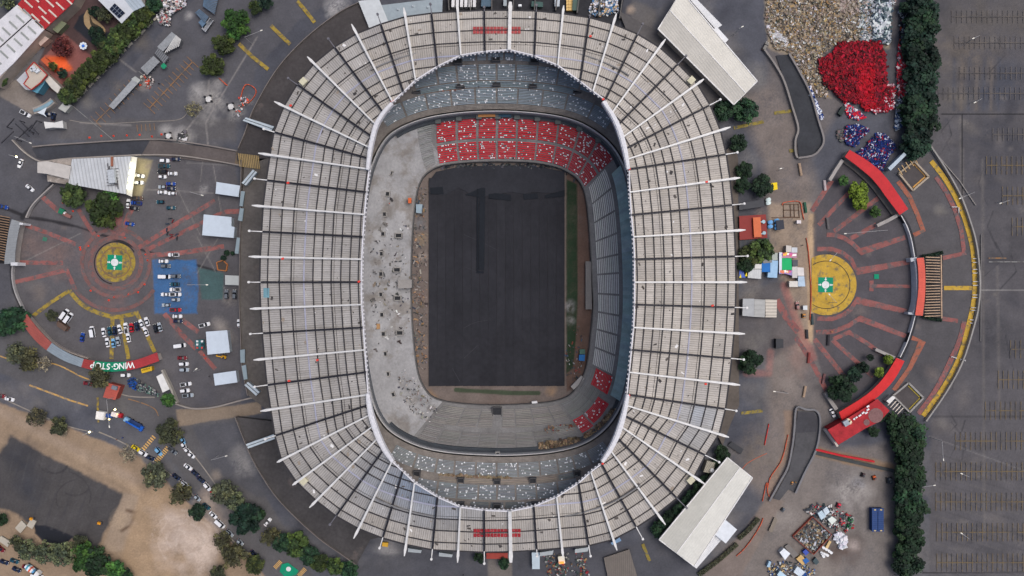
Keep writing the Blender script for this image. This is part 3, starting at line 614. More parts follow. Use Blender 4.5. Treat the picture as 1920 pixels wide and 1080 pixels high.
# ---- the bowl
C0 = [(957, 301), (1000, 303), (1040, 310), (1068, 322), (1088, 338), (1098, 360), (1104, 400), (1108, 450), (1112, 530), (1114, 580), (1110, 620), (1106, 660), (1098, 700), (1078, 735), (1055, 750), (1020, 757), (957, 761), (900, 761), (850, 757), (818, 750), (800, 738), (783, 705), (775, 650), (771, 600), (769, 540), (770, 480), (773, 420), (780, 360), (790, 332), (803, 320), (822, 310), (860, 304), (910, 301)]
C1 = [(957, 207), (1010, 211), (1060, 219), (1100, 234), (1140, 262), (1158, 284), (1172, 310), (1181, 345), (1188, 400), (1192, 460), (1194, 530), (1192, 600), (1187, 660), (1179, 715), (1168, 757), (1150, 790), (1122, 818), (1085, 838), (1030, 850), (957, 855), (900, 854), (850, 851), (800, 843), (760, 828), (722, 803), (700, 765), (687, 710), (677, 640), (672, 580), (670, 527), (672, 470), (677, 410), (685, 350), (697, 305), (718, 262), (740, 243), (770, 229), (810, 217), (870, 209), (910, 207)]
A0 = [(957, 301), (1088, 338), (1112, 530), (1078, 735), (957, 761), (800, 738), (769, 540), (790, 332)]
A1 = [(957, 207), (1140, 262), (1194, 530), (1150, 790), (957, 855), (722, 803), (670, 527), (718, 262)]
def resample(Cv, An, n):
    P = Cv+[Cv[0]]; P = smooth_line([Cv[-1]]+P+[Cv[1]], 4); st_i = min(range(len(P)//2), key=lambda i: math.dist(P[i], An[0])); 
    P = P[st_i:]; e_i = min(range(len(P)//2, len(P)), key=lambda i: math.dist(P[i], An[0])); P = P[:e_i+1]
    s = [0]
    for a, b in zip(P[:-1], P[1:]): s.append(s[-1]+math.dist(a, b))
    key = [s[min(range(len(P)-1), key=lambda i: math.dist(P[i], a))] for a in An]; key[0] = 0; key.append(s[-1]); out = []
    for k in range(len(An)):
        for j in range(n):
            q = key[k]+(key[k+1]-key[k])*j/n; i = max(0, min(len(s)-2, next((ii for ii in range(len(s)-1) if s[ii+1] >= q), len(s)-2)))
            t = (q-s[i])/(s[i+1]-s[i]+1e-9); out.append((P[i][0]+(P[i+1][0]-P[i][0])*t, P[i][1]+(P[i+1][1]-P[i][1])*t))
    return out
NS = 48; NT = NS*8
R0 = resample(C0, A0, NS); R1 = resample(C1, A1, NS)
for _ in range(12):      # even out the spacing between stations
    R0 = [tuple((R0[i-1][q]+2*R0[i][q]+R0[(i+1) % NT][q])/4 for q in (0, 1)) for i in range(NT)]
    R1 = [tuple((R1[i-1][q]+2*R1[i][q]+R1[(i+1) % NT][q])/4 for q in (0, 1)) for i in range(NT)]
def nrm(i):
    a, b = R1[(i-3) % NT], R1[(i+3) % NT]; dx, dy = b[0]-a[0], b[1]-a[1]; l = math.hypot(dx, dy); return (dy/l, -dx/l)
NN = [nrm(i) for i in range(NT)]
for _ in range(10): NN = [tuple((NN[i-1][q]+NN[i][q]+NN[(i+1) % NT][q])/3 for q in (0, 1)) for i in range(NT)]
NN = [(a/math.hypot(a, b), b/math.hypot(a, b)) for a, b in NN]
def ui(u):
    i = int(math.floor(u)) % NT; t = u-math.floor(u); return i, (i+1) % NT, t
def lowp(u, v):
    i, j, t = ui(u); f = lambda A: (A[i][0]*(1-t)+A[j][0]*t, A[i][1]*(1-t)+A[j][1]*t)
    a, b = f(R0), f(R1); return (a[0]+(b[0]-a[0])*v, a[1]+(b[1]-a[1])*v)
def upp(u, d):
    i, j, t = ui(u); f = lambda A: (A[i][0]*(1-t)+A[j][0]*t, A[i][1]*(1-t)+A[j][1]*t)
    a, n = f(R1), f(NN); return (a[0]+n[0]*d, a[1]+n[1]*d)
def zlow(v): return 2.4+13.5*max(0, v)
def zup(d): return 18.5+d*.19
def find(fn, par, px, py):
    best = min(range(NT), key=lambda i: math.dist(fn(i, par), (px, py))); b = best
    return min([b+q/10 for q in range(-10, 11)], key=lambda u: math.dist(fn(u, par), (px, py)))
CONC = (128, 122, 116)
def terrace(fn, zf, p0, p1, n, u0, u1, m, name, step=1, parent=None):
    """real stepped terrace: each row a tread and a riser"""
    mb = MB(); us = []; u = u0
    while u < u1: us.append(u); u += step
    us.append(u1)
    for k in range(n):
        a, b = p0+(p1-p0)*k/n, p0+(p1-p0)*(k+1)/n; z = zf(b); zprev = zf(a) if k else zf(a)-.3
        g = lambda uu, par, zz: W(*fn(uu, par), zz)
        for q, r in zip(us[:-1], us[1:]):
            mb.face([g(q, a, z), g(r, a, z), g(r, b, z), g(q, b, z)])
            mb.face([g(q, a, zprev), g(r, a, zprev), g(r, a, z), g(q, a, z)])
    return mb.build(name, m, parent or st)
uNW = find(lowp, .5, 806, 255)-NT if find(lowp, .5, 806, 255) > NT/2 else find(lowp, .5, 806, 255)
uSWe = find(lowp, .5, 798, 790)
Mgrey = mat((118, 118, 118), .9, .25, .15); Mpale = mat((152, 153, 155), .9, .2, .1, wear=(130, 127, 124), wsc=.09, wpos=.5); Mdark = mat((124, 119, 114), .9, .3, .3)
terrace(lowp, zlow, 0, 1, 34, uNW, uSWe, Mgrey, 'lower_terrace')
terrace(lowp, zlow, 0, 1, 34, uSWe, uNW+NT, Mpale, 'lower_terrace')
for a_, b_, d_m in ((-40, 40, 120), (40, 152, 78), (152, 232, 120), (232, 344, 78)): terrace(upp, zup, 2, d_m, int(d_m/2.7), a_, b_, Mdark, 'upper_terrace', 1.5)
# walls: pitch wall, upper tier front and the white rail on it, back wall, facade under the eaves
def wall_ring(fn, par, z0, z1, th, m, name, u0=0, u1=NT):
    mb = MB(); us = list(np.linspace(u0, u1, max(3, int((u1-u0)/2))))
    for q, r in zip(us[:-1], us[1:]):
        a, b = W(*fn(q, par), z1), W(*fn(r, par), z1); mb.beam(a, b, th, z1-z0)
    return mb.build(name, m, st)
wall_ring(lowp, -.01, 0, 2.9, .5, mat((92, 92, 92), .8, .2, .5), 'pitch_wall')
wall_ring(lowp, .985, 12, 20.2, .35, mat((178, 178, 178), .7, .1), 'tier_front')
wall_ring(lowp, .945, 12, 18.2, .25, mat((96, 100, 104), .7, .1), 'tier_rail')
wall_ring(lowp, .9, 10, zlow(.9)+.45, 2.4, mat((56, 62, 68), .8, .2), 'walkway', uNW-10, uSWe+10)
for a_, b_, d_m in ((-40, 40, 121), (40, 152, 79), (152, 232, 121), (232, 344, 79)): wall_ring(upp, d_m, 0, zup(d_m)+.8, .5, Mgrey, 'back_wall', a_, b_)
mb = MB(); mb2 = MB()
FE = [(p[0]+(957-p[0])*.03, p[1]+(530-p[1])*.03) for p in EDGE]
for p, q in zip(FE, FE[1:]+FE[:1]): mb.beam(W(*p, 33), W(*q, 33), .5, 33)
mb.build('facade_wall', mat((140, 136, 130), .9, .2, .1), st)
for k, o, e, i_, L_ in BM:
    m3 = MB(); p = W(e[0]+(957-e[0])*.022, e[1]+(530-e[1])*.022, ZO); m3.box((p[0], p[1], ZO/2-.3), (1.4, 1.0, ZO-.8), math.atan2(i_[1]-e[1], i_[0]-e[0])*-1, top=.8)
    m3.build('roof_column', mat((150, 148, 144), .8), st)

# seat blocks: every row of a block is a real bench/seat strip standing on the step
seat_pos = []
def block(fn, zf, pa, pb, ua, ub, rows, colr, name='seat_block', fill=.58, m=None, white=0, hgt=.42, ua2=None, ub2=None):
    mb = MB(); ua2 = ua if ua2 is None else ua2; ub2 = ub if ub2 is None else ub2
    for k in range(rows):
        t = (k+.5)/rows; a = pa+(pb-pa)*(k+.5-fill/2)/rows; b = pa+(pb-pa)*(k+.5+fill/2)/rows
        l, r = ua+(ua2-ua)*t, ub+(ub2-ub)*t
        n = max(2, int(abs(r-l)/1.4)); us = list(np.linspace(l, r, n+1)); z = zf(b)+hgt
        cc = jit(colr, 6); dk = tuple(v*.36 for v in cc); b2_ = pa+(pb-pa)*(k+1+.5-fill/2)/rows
        for q, s in zip(us[:-1], us[1:]):
            A, B, C_, D = [W(*fn(x, y), z) for x, y in ((q, a), (s, a), (s, b), (q, b))]
            mb.face([A, B, C_, D], cc); dn = lambda p: (p[0], p[1], p[2]-hgt*.9)
            mb.face([dn(A), dn(B), B, A], cc)
            if k < rows-1: E_, F_ = [(p[0], p[1], p[2]-hgt+.1) for p in (W(*fn(s, b), z), W(*fn(q, b), z))]; G_, H_ = [W(*fn(x, b2_), z-hgt+.1) for x in (q, s)]; mb.face([F_, E_, H_, G_], dk)  # dark strip between rows: seat shadow and tread dirt put into the colour
        if white:
            for _ in range(np.random.RandomState(int(1000*abs(ua))+k).poisson(white*.62/rows)):
                run = 1 if random.random() < .7 else random.choice([2, 3])
                x = random.uniform(l+.2, r-.2)
                for j in range(run): seat_pos.append((W(*fn(min(x+j*.22, r), (a+b)/2), z+.12), 0))
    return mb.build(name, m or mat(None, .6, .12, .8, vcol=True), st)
# red lower stand at the top end
xs = [(817, 216), (857, 211), (896, 208), (933, 207), (970, 208), (1009, 211), (1049, 217), (1091, 231), (1128, 253), (1163, 292)]
us = [find(lowp, .96, x, y) for x, y in xs]; us = [u-NT if u > NT/2 else u for u in us]
RED = (178, 4, 32)
lx = [(822, 306), (861, 303), (897, 301), (932, 301), (968, 301), (1003, 303), (1036, 309), (1062, 319), (1083, 333), (1098, 352)]
ul = [find(lowp, .02, x, y) for x, y in lx]; ul = [u-NT if u > NT/2 else u for u in ul]
def ut(i, v): return ul[i]+(us[i]-ul[i])*(v-.02)/.94
for i in range(9):
    a, b = us[i]+.35, us[i+1]-.35
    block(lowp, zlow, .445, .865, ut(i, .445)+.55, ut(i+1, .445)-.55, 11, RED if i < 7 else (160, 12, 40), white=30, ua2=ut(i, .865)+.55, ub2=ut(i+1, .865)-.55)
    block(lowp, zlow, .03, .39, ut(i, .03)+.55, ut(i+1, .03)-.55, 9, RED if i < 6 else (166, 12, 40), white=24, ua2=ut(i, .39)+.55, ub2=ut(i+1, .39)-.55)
    mb = MB()
    for q in (a-.35,): mb.box(W(*lowp(q, .87), zlow(.87)+.8), (2.6, 2.2, 1.6), 0)
    mb.build('gangway_head', mat((84, 90, 90), .8), st)
for i, (a, b) in enumerate(((896, 928), (935, 958))):
    u0_, u1_ = [find(lowp, .93, x, 212) for x in (a, b)]; u0_ = u0_-NT if u0_ > NT/2 else u0_; u1_ = u1_-NT if u1_ > NT/2 else u1_
    block(lowp, zlow, .87, .955, u0_, u1_, 2, (170, 120, 70) if i == 0 else (24, 66, 86), name='platform', hgt=1.2, fill=.95)
# grey benches left of the red stand
uA = find(lowp, .5, 795, 262); uA -= NT; block(lowp, zlow, .05, .88, ut(0, .05)-7, ut(0, .05)-1.4, 22, (128, 130, 130), white=0, ua2=ut(0, .88)-7, ub2=ut(0, .88)-1.6)
# bottom-end lower benches (two tiers) with a vomitory notch
BG = (124, 122, 118)
bx = [825, 861, 897, 932, 966, 1000, 1038, 1066]
ub_ = [find(lowp, .3, x, 790) for x in bx]
for i in range(len(ub_)-1):
    hi, lo = ub_[i]-.4, ub_[i+1]+.4
    if i == 2: hi, lo = ub_[i]-.4, find(lowp, .3, 925, 790)+.3
    if i == 3: hi = find(lowp, .3, 941, 790)-.3
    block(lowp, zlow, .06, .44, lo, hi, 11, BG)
bx2 = [820, 858, 896, 931, 967, 1003, 1043]; ub2 = [find(lowp, .75, x, 832) for x in bx2]
for i in range(len(ub2)-1):
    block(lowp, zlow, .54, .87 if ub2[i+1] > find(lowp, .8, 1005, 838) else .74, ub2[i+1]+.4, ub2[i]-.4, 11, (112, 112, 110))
block(lowp, zlow, .05, .86, find(lowp, .5, 800, 790)-.3 if False else ub2[0]+.8, find(lowp, .5, 802, 800), 22, (118, 117, 116))
uc = [find(lowp, .3, 1066, 776), find(lowp, .3, 1085, 765), find(lowp, .3, 1100, 745), find(lowp, .3, 1109, 722)]
for i in range(3): block(lowp, zlow, .06, .46, uc[i+1]+.3, uc[i]-.3, 12, (118, 122, 120))
ud = [find(lowp, .65, 1047, 828), find(lowp, .65, 1081, 808)]; block(lowp, zlow, .5, .72, ud[1], ud[0], 7, (126, 126, 122))
block(lowp, zlow, .46, .74, find(lowp, .6, 1135, 752), find(lowp, .6, 1106, 787), 9, (186, 14, 44), white=14)
block(lowp, zlow, .46, .78, find(lowp, .6, 1103, 789), find(lowp, .6, 1084, 804), 9, (186, 14, 44), white=16)
block(lowp, zlow, .2, .62, find(lowp, .4, 1130, 697), find(lowp, .4, 1128, 732), 13, (196, 18, 42), white=22)
block(lowp, zlow, .06, .19, find(lowp, .1, 1108, 690), find(lowp, .1, 1100, 725), 3, (116, 118, 118))
# east grey benches under the roof edge
ey = [330, 369, 408, 446, 482, 513, 551, 587, 621, 657, 693]; ue = [find(lowp, .3, 1128+4*math.sin(max(0, min(1, (y-330)/200))*1.57), y) for y in ey]
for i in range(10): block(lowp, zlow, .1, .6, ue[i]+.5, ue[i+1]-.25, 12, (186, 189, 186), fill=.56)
mb = MB()
uu = list(np.linspace(find(lowp, .8, 1155, 318), find(lowp, .8, 1150, 745), 60))
for q, r in zip(uu[:-1], uu[1:]): mb.face([W(*lowp(q, .68), zlow(.93)+.3), W(*lowp(r, .68), zlow(.93)+.3), W(*lowp(r, .985), zlow(1)+.7), W(*lowp(q, .985), zlow(1)+.7)], jit((126, 150, 152), 8))
mb.build('suite_roof', mat(None, .4, .2, .3, vcol=True), st)
# upper tier seats, both ends: two bands of blue-grey blocks and a thin top band
BL = (126, 140, 149)
def tier(xsA, ysg, dA0, dA1, rows, colr, white, name='seat_block'):
    uu = []
    for x in xsA:
        base = 207 if ysg > 0 else 855
        # plan position at mid depth, searched along the offset curve
        dm = (dA0+dA1)/2; cand = min(((math.hypot(upp(i, dm)[0]-x, 0), i) for i in range(NT) if (upp(i, dm)[1]-530)*ysg < 0 and abs(upp(i, dm)[1]-530) > 250), key=lambda q: q[0])[1]
        cand = min([cand+q/10 for q in range(-10, 11)], key=lambda u: abs(upp(u, dm)[0]-x)); uu.append(cand-NT if cand > NT/2 and ysg > 0 else cand)
    if ysg < 0: uu = uu[::-1]
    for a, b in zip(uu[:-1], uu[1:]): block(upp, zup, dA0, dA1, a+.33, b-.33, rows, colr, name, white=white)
tier([716, 757, 800, 846, 891, 931, 971, 1017, 1062, 1108, 1145], 1, 13, 42, 10, BL, 22)
tier([773, 820, 857, 896, 931, 967, 1007, 1046, 1090, 1130], 1, 57, 87, 10, BL, 20)
tier([780, 860, 929, 999, 1080], 1, 44, 55, 4, (116, 132, 140), 10)
tier([856, 893, 913, 945, 965, 1002, 1045], 1, 94, 108, 5, BL, 7)
tier([735, 778, 818, 852, 892, 931, 971, 1012, 1046, 1076, 1105, 1140], -1, 13, 40, 10, (128, 136, 140), 22)
tier([780, 820, 857, 897, 932, 967, 1006, 1046, 1085], -1, 55, 83, 10, (122, 131, 137), 20)
tier([1046, 1084], -1, 43, 53, 3, (104, 114, 118), 4)
tier([822, 861, 928, 996, 1045], -1, 43, 52, 3, (134, 124, 114), 0, 'bench_row')
tier([880, 918, 946, 986, 1010], -1, 87, 98, 4, (100, 108, 112), 5)
def vom(x, y, z, rz=0, s=(3.1, 2.1), light=True):
    mb = MB(); p = W(x, y, z)
    w_, d_2 = s
    mb.box((p[0], p[1], p[2]), (w_, d_2, 1.6), rz, mi=1)
    cr, sr = math.cos(rz), math.sin(rz)
    for (u, v, a, b) in ((0, d_2/2, w_+.5, .35), (0, -d_2/2, w_+.5, .35), (w_/2, 0, .35, d_2), (-w_/2, 0, .35, d_2)):
        mb.box((p[0]+u*cr-v*sr, p[1]+u*sr+v*cr, p[2]+.15), (a, b, 2.1), rz)
    return mb.build('vomitory', [mat((150, 148, 144) if light else (76, 76, 78), .8), mat((44, 46, 50), .9, .2, .6)], st)
for x, y, a in ((768, 281, -60), (747, 299, -38), (731, 324, -22), (725, 364, -5), (719, 402, 0), (716, 439, 0), (713, 476, 0), (712, 514, 0), (712, 552, 0), (714, 590, 0), (717, 626, 0), (720, 663, 0), (725, 701, 3), (735, 740, 18), (749, 764, 38), (771, 782, 58), (748, 442, 0), (745, 506, 0), (746, 559, 0), (750, 624, 0)):
    vom(x, y, 9.8 if x < 742 else 7.2, R(a))
for x, y in ((781, 168), (863, 157), (931, 154), (999, 157), (1082, 168), (859, 113), (930, 108), (1002, 112)): vom(x, y, zup(50) if y > 130 else zup(98), 0, (3.3, 3.4), False)
for x, y in ((782, 889), (864, 902), (932, 905), (999, 902), (1082, 889), (932, 951), (864, 948), (1003, 948)): vom(x, y, zup(50) if y < 930 else zup(96), 0, (2.8, 3.0), False)
vom(932, 776, 4.3, 0, (4.2, 6.4), False); vom(933, 850, 17.5, 0, (1.6, 1.5))
mb = MB()
for p, r in seat_pos: mb.box(p, (.5, .46, .3), 0)
tag(mb.build('white_seat', mat((232, 236, 240), .4, .03), st), kind='stuff')
# walkway rubble bands, debris on the stands
def rubble(name, poly, n, z, smin, smax, pal, hmax=1., ht=None, parent=None, m=None, label=None, cat=None, long=1.0, mound=0, flat=.4, rot=None):
    """stuff: many separate bits scattered over a polygon (photo plan)"""
    mb = MB(); xs_ = [p[0] for p in poly]; ys_ = [p[1] for p in poly]; cx, cy = centre(poly); c = 0; tries = 0
    Rr = max(math.dist(p, (cx, cy)) for p in poly)
    while c < n and tries < n*12:
        tries += 1; x = random.uniform(min(xs_), max(xs_)); y = random.uniform(min(ys_), max(ys_))
        ins = False
        for i in range(len(poly)):
            a, b = poly[i], poly[(i+1) % len(poly)]
            if (a[1] > y) != (b[1] > y) and x < (b[0]-a[0])*(y-a[1])/(b[1]-a[1]+1e-12)+a[0]: ins = not ins
        if not ins: continue
        if mnoise.noise(Vector((x*.06, y*.06, n*.01))) < -.28 and random.random() < .75: continue
        c += 1; s = random.uniform(smin, smax)*random.choice([.7, 1, 1, 1.4]); zz = (z(x, y) if callable(z) else z)+random.uniform(0, hmax)
        if mound: zz += mound*max(0, 1-math.dist((x, y), (cx, cy))/Rr)
        pc = pal(x, y) if callable(pal) else random.choice(pal)
        mb.box(W(x, y, zz), (s*long*random.uniform(.8, 1.3), s*random.uniform(.5, 1), s*random.uniform(.15, flat)), random.uniform(0, 3.14) if rot is None else R(rot)+random.gauss(0, .25), (random.uniform(-.5, .5), random.uniform(-.5, .5)), jit(pc, 14))
    o = mb.build(name, m or VC, parent)
    return tag(o, label, cat, kind='stuff')
WOOD = [(132, 112, 88), (116, 98, 78), (96, 80, 66), (150, 130, 104), (74, 64, 56)]
rubble('stacked_boards', [(1010, 832), (1087, 822), (1090, 833), (1050, 842), (1012, 846)], 420, 14.6, .5, 1.1, WOOD, .5, parent=None, label='pile of brown boards lying on the lower benches', cat='timber', long=1.8, rot=85)
rubble('stacked_boards', [(1095, 816), (1124, 795), (1152, 764), (1157, 766), (1130, 802), (1098, 822)], 260, 14.8, .5, 1, WOOD, .5, label='brown boards along the back of the red corner seats', cat='timber', long=1.6)
rubble('stacked_boards', [(822, 888), (960, 895), (960, 899), (822, 893)], 200, 26.8, .4, .8, [(134, 118, 96), (120, 104, 84)], .2, label='pale boards strewn along the upper walkway at the bottom end', cat='timber', long=1.6)
rubble('stacked_boards', [(784, 170), (890, 158), (890, 163), (786, 177)], 160, 26.8, .35, .7, [(140, 96, 72), (120, 88, 72)], .1, label='rusty boards strewn along the upper walkway at the top end', cat='timber', long=1.6)
rubble('loose_debris', [(758, 690), (800, 735), (826, 765), (800, 800), (756, 770), (745, 715)], 170, lambda x, y: 8.5, .25, .7, [(190, 190, 188), (120, 114, 104), (60, 64, 70), (100, 92, 86), (150, 146, 140)], .3, label='loose rubble lying on the pale corner terrace', cat='rubble', long=1.5)
rubble('loose_debris', [(772, 360), (799, 350), (801, 700), (782, 690), (772, 540)], 420, .2, .2, .75, [(116, 114, 112), (84, 80, 78), (140, 134, 128), (60, 70, 78), (150, 120, 90), (110, 100, 92)], .4, label='rubble and planks along the pitch side in front of the pale terrace', cat='rubble', long=1.8)
rubble('loose_debris', [(808, 308), (1060, 306), (1098, 345), (1092, 352), (1050, 316), (830, 316)], 260, .3, .3, 1.0, [(30, 32, 36), (50, 56, 60), (70, 74, 78), (36, 42, 50), (90, 92, 94)], .5, label='dark clutter on the narrow track below the red seats', cat='rubble', long=1.8)
rubble('loose_debris', [(1060, 640), (1082, 600), (1096, 650), (1090, 712), (1062, 715)], 90, .2, .2, .7, [(50, 60, 66), (140, 140, 140), (50, 84, 104), (120, 60, 54), (80, 74, 70)], .5, label='building clutter beside the lower right corner of the black cover', cat='rubble', long=1.8)
rubble('loose_debris', [(1020, 800), (1080, 792), (1078, 808), (1022, 814)], 60, 11, .3, .6, [(130, 104, 80), (140, 120, 100), (120, 60, 54), (100, 96, 92)], .3, label='orange and brown scraps on the bottom end benches', cat='rubble', long=1.4)
rubble('terrace_scrap', [(700, 340), (760, 270), (800, 270), (785, 330), (772, 400), (768, 690), (800, 740), (800, 800), (745, 780), (705, 720), (695, 600), (692, 450)], 420, lambda x, y: 2.7+13.5*max(0, min(.95, (772-x)/100)), .2, .7, [(90, 88, 86), (60, 60, 62), (120, 110, 100), (196, 198, 200), (80, 84, 90)], .2, label='small scraps and fixings scattered over the pale left terrace', cat='scrap', long=1.6)
for x, y, lx_, c in ((731, 372, 9, (60, 58, 60)), (721, 419, 7, (110, 108, 106)), (712, 430, 5, (120, 118, 114)), (724, 632, 6, (196, 198, 198)), (748, 640, 6, (60, 50, 50)), (752, 712, 7, (40, 44, 60)), (760, 727, 6, (30, 34, 50)), (790, 752, 9, (50, 52, 58)), (777, 768, 6, (90, 90, 90)), (752, 698, 5, (30, 90, 74)), (705, 452, 4, (90, 88, 88)), (702, 510, 4, (90, 88, 88)), (703, 655, 5, (90, 84, 84)), (700, 560, 5, (96, 94, 92))):
    mb = MB(); z_ = 2.9+13.5*max(0, min(.95, (772-x)/100)); mb.box(W(x, y, z_+.6), (lx_*.25, lx_*.14, 1.0), random.uniform(-.6, .6), top=.9); mb.box(W(x+3, y+3, z_+.4), (lx_*.12, lx_*.2, .5), 1); tag(mb.build('equipment_pile', mat(c, .8, .2, 1)), 'pile of work gear on the pale terrace near %s' % {731: 'the uppermost corner hatches, dark one', 721: 'the first straight hatch', 712: 'the second straight hatch', 724: 'the brown crate, white one', 748: 'the brown crate, dark one', 752: 'the lower corner, dark blue or green', 760: 'the lower corner hatch, dark blue one', 790: 'the corner by the bottom stand', 777: 'the lowest corner hatch', 705: 'the roof rim, upper', 702: 'the roof rim, middle', 703: 'the roof rim, lower', 700: 'the roof rim, lower middle'}[x], 'work gear', 'work gear on the pale terrace')
# pitch and its black cover
mb = MB()
nx2 = 16
for i in range(nx2):
    x0, x1 = 804+255*i/nx2, 804+255*(i+1)/nx2; sh = random.uniform(-2, 2)
    dy0 = 12*math.exp(-((i-1)/3)**2)*-1
    y0 = 334 if i < 1 else 324-3*math.sin(i/nx2*3.1); mb.prism(wp([(x0, y0), (x1-.35, y0-.4), (x1-.35, 723.5), (x0, 724)], .55+(i % 2)*.03), .1, (45+sh, 46+sh, 51+sh))
cv = mb.build('pitch_cover', mat(None, .85, .2, .05, vcol=True, spec=.12)); tag(cv, 'black sheeting laid in long strips over the football pitch', 'pitch cover')
m4 = MB()
def flap(pts, c, z=.75): m4.prism(wp(pts, z+.1), .1, c)
flap([(804, 340), (818, 322), (850, 315), (900, 311), (960, 310), (1020, 314), (1058, 322), (1059, 358), (1032, 362), (1000, 360), (985, 364), (960, 360), (920, 366), (898, 370), (880, 362), (860, 352), (832, 366), (804, 362)], (46, 48, 54), .72)
rel(m4.build('overlap_sheet', mat(None, .8, .18, .08, vcol=True, spec=.15)), cv); m4 = MB()
flap([(806, 352), (830, 350), (832, 364), (808, 364)], (34, 38, 44), .9); flap([(872, 365), (898, 370), (899, 368), (898, 505), (908, 507), (910, 352), (902, 352), (884, 360)], (34, 38, 44), .9)
flap([(894, 354), (897, 354), (897, 511), (894, 511)], (30, 34, 40), .95); flap([(894, 508), (907, 509), (907, 512), (894, 512)], (30, 34, 42), .93)
flap([(916, 364), (930, 362), (958, 365), (958, 376), (917, 372)], (34, 38, 44), .9); flap([(981, 364), (1008, 362), (1009, 372), (983, 374)], (34, 38, 44), .9); flap([(1022, 366), (1059, 356), (1059, 368), (1022, 372)], (34, 38, 44), .9)
rel(m4.build('dark_fold', mat(None, .85, .15, .1, vcol=True, spec=.1)), cv)
m4 = MB()
for i in range(1, nx2): x = 804+255*i/nx2-.2; strip(m4, [(x, 332), (x+.4, 500), (x, 722)], .55, .64+.002*i, (33, 34, 39))
for l in ([(870, 440), (905, 455), (935, 470)], [(870, 500), (900, 512)], [(870, 615), (890, 605), (915, 600)], [(870, 672), (895, 648)], [(848, 690), (862, 715)]): strip(m4, smooth_line(l), .5, .67, (62, 64, 70))
rel(m4.build('seam', mat(None, .8, vcol=True)), cv)
def simple_box(name, pts, z1, c, label, cat, z0=0, rough=.7, corr=None, group=None, amt=.1):
    """flat-roofed volume with a slightly smaller wall body and an overhanging roof sheet; two parts"""
    cx, cy = centre(pts); r = empty(name, W(cx, cy, z0), label, cat, group)
    ins = [(cx+(x-cx)*.95, cy+(y-cy)*.95) for x, y in pts]
    mb = MB(); mb.prism(wp(ins, z1-.2), z0); mb.build('wall', mat(tuple(v*.8 for v in c), .9), r)
    mb = MB(); mb.prism(wp(pts, z1), z1-.22); mb.build('roof', mat(c, rough, amt, .4, corr=corr), r)
    return r
simple_box('dugout', [(1070, 725), (1090, 704), (1096, 710), (1076, 731)], 2.8, (150, 148, 146), 'long pale grey shelter tilted at the lower right corner of the pitch', 'shelter')
simple_box('dugout', [(1098, 490), (1108, 490), (1110, 580), (1098, 580)], 2.6, (112, 110, 108), 'long grey bench shelter beside the pitch under the right stand', 'shelter')
simple_box('cabin', [(997, 753), (1007, 752), (1008, 758), (998, 759)], 2.6, (212, 214, 216), 'small white cabin at the foot of the bottom stand', 'cabin')
simple_box('cabin', [(821, 752), (830, 753), (829, 757), (820, 756)], 2.4, (208, 208, 208), 'small white cabin by the lower left corner of the pitch', 'cabin')
simple_box('site_container', [(1086, 665), (1097, 665), (1096, 677), (1085, 676)], 2.6, (32, 100, 160), 'blue container on the dirt beside the right stand', 'container')
simple_box('site_container', [(1087, 655), (1097, 655), (1097, 664), (1087, 664)], 2.6, (70, 104, 92), 'green container next to the blue one beside the right stand', 'container')
simple_box('site_container', [(780, 383), (792, 383), (790, 400), (780, 399)], 2.6, (140, 160, 172), 'pale blue container between the pale terrace and the black cover', 'container')
simple_box('stair_block', [(746, 524), (772, 524), (772, 540), (746, 541)], 8.5, (140, 138, 136), 'grey stair block in the middle of the pale terrace', 'stair block')
simple_box('tall_crate', [(706, 607), (712, 607), (712, 617), (706, 617)], 12, (166, 130, 90), 'brown crate standing on the pale terrace', 'crate', 10)
simple_box('orange_lift', [(765, 371), (771, 371), (771, 381), (765, 381)], 8, (196, 96, 52), 'orange work platform on the pale terrace', 'lift', 6)
# ------------------------------------------------------------------ concourse decks around the stadium (raised, with edge walls)
def deck(top_pts, z, c, name='concourse', amt=.25):
    mb = MB(); mb.prism(wp(top_pts, z), 0); return tag(mb.build(name, mat(c, .92, amt, .08, wear=(110, 100, 94), wsc=.05, wpos=.62)), kind='structure')
NWo = smooth_line([(672, 4), (640, 20), (600, 48), (563, 80), (530, 115), (505, 150), (485, 185), (470, 215), (458, 250), (446, 278)])
NWi = [(520, 290), (520, 245), (545, 200), (575, 150), (610, 110), (650, 80), (700, 60)]
deck(NWo+[(444, 300), (486, 302)]+NWi, 3.2, (66, 63, 63))
SWo = smooth_line([(440, 782), (455, 820), (472, 860), (495, 900), (520, 935), (555, 972), (600, 1012), (640, 1040), (668, 1060)])
deck(SWo+[(694, 1012), (740, 1000), (650, 960), (600, 930), (560, 880), (530, 840), (510, 790)], 3.2, (68, 66, 66))
deck([(458, 300), (510, 296), (502, 380), (498, 530), (502, 680), (515, 780), (500, 768), (466, 742), (455, 690), (450, 560), (452, 420)], 3.2, (92, 88, 84))
deck([(1160, 20), (1240, 62), (1300, 108), (1345, 160), (1352, 195), (1330, 205), (1280, 140), (1180, 70)], 2.0, (84, 82, 82), amt=.2)
deck([(1358, 285), (1380, 265), (1384, 300), (1386, 760), (1372, 790), (1355, 835), (1345, 815), (1370, 700), (1375, 400)], 2.2, (88, 82, 76), amt=.2)
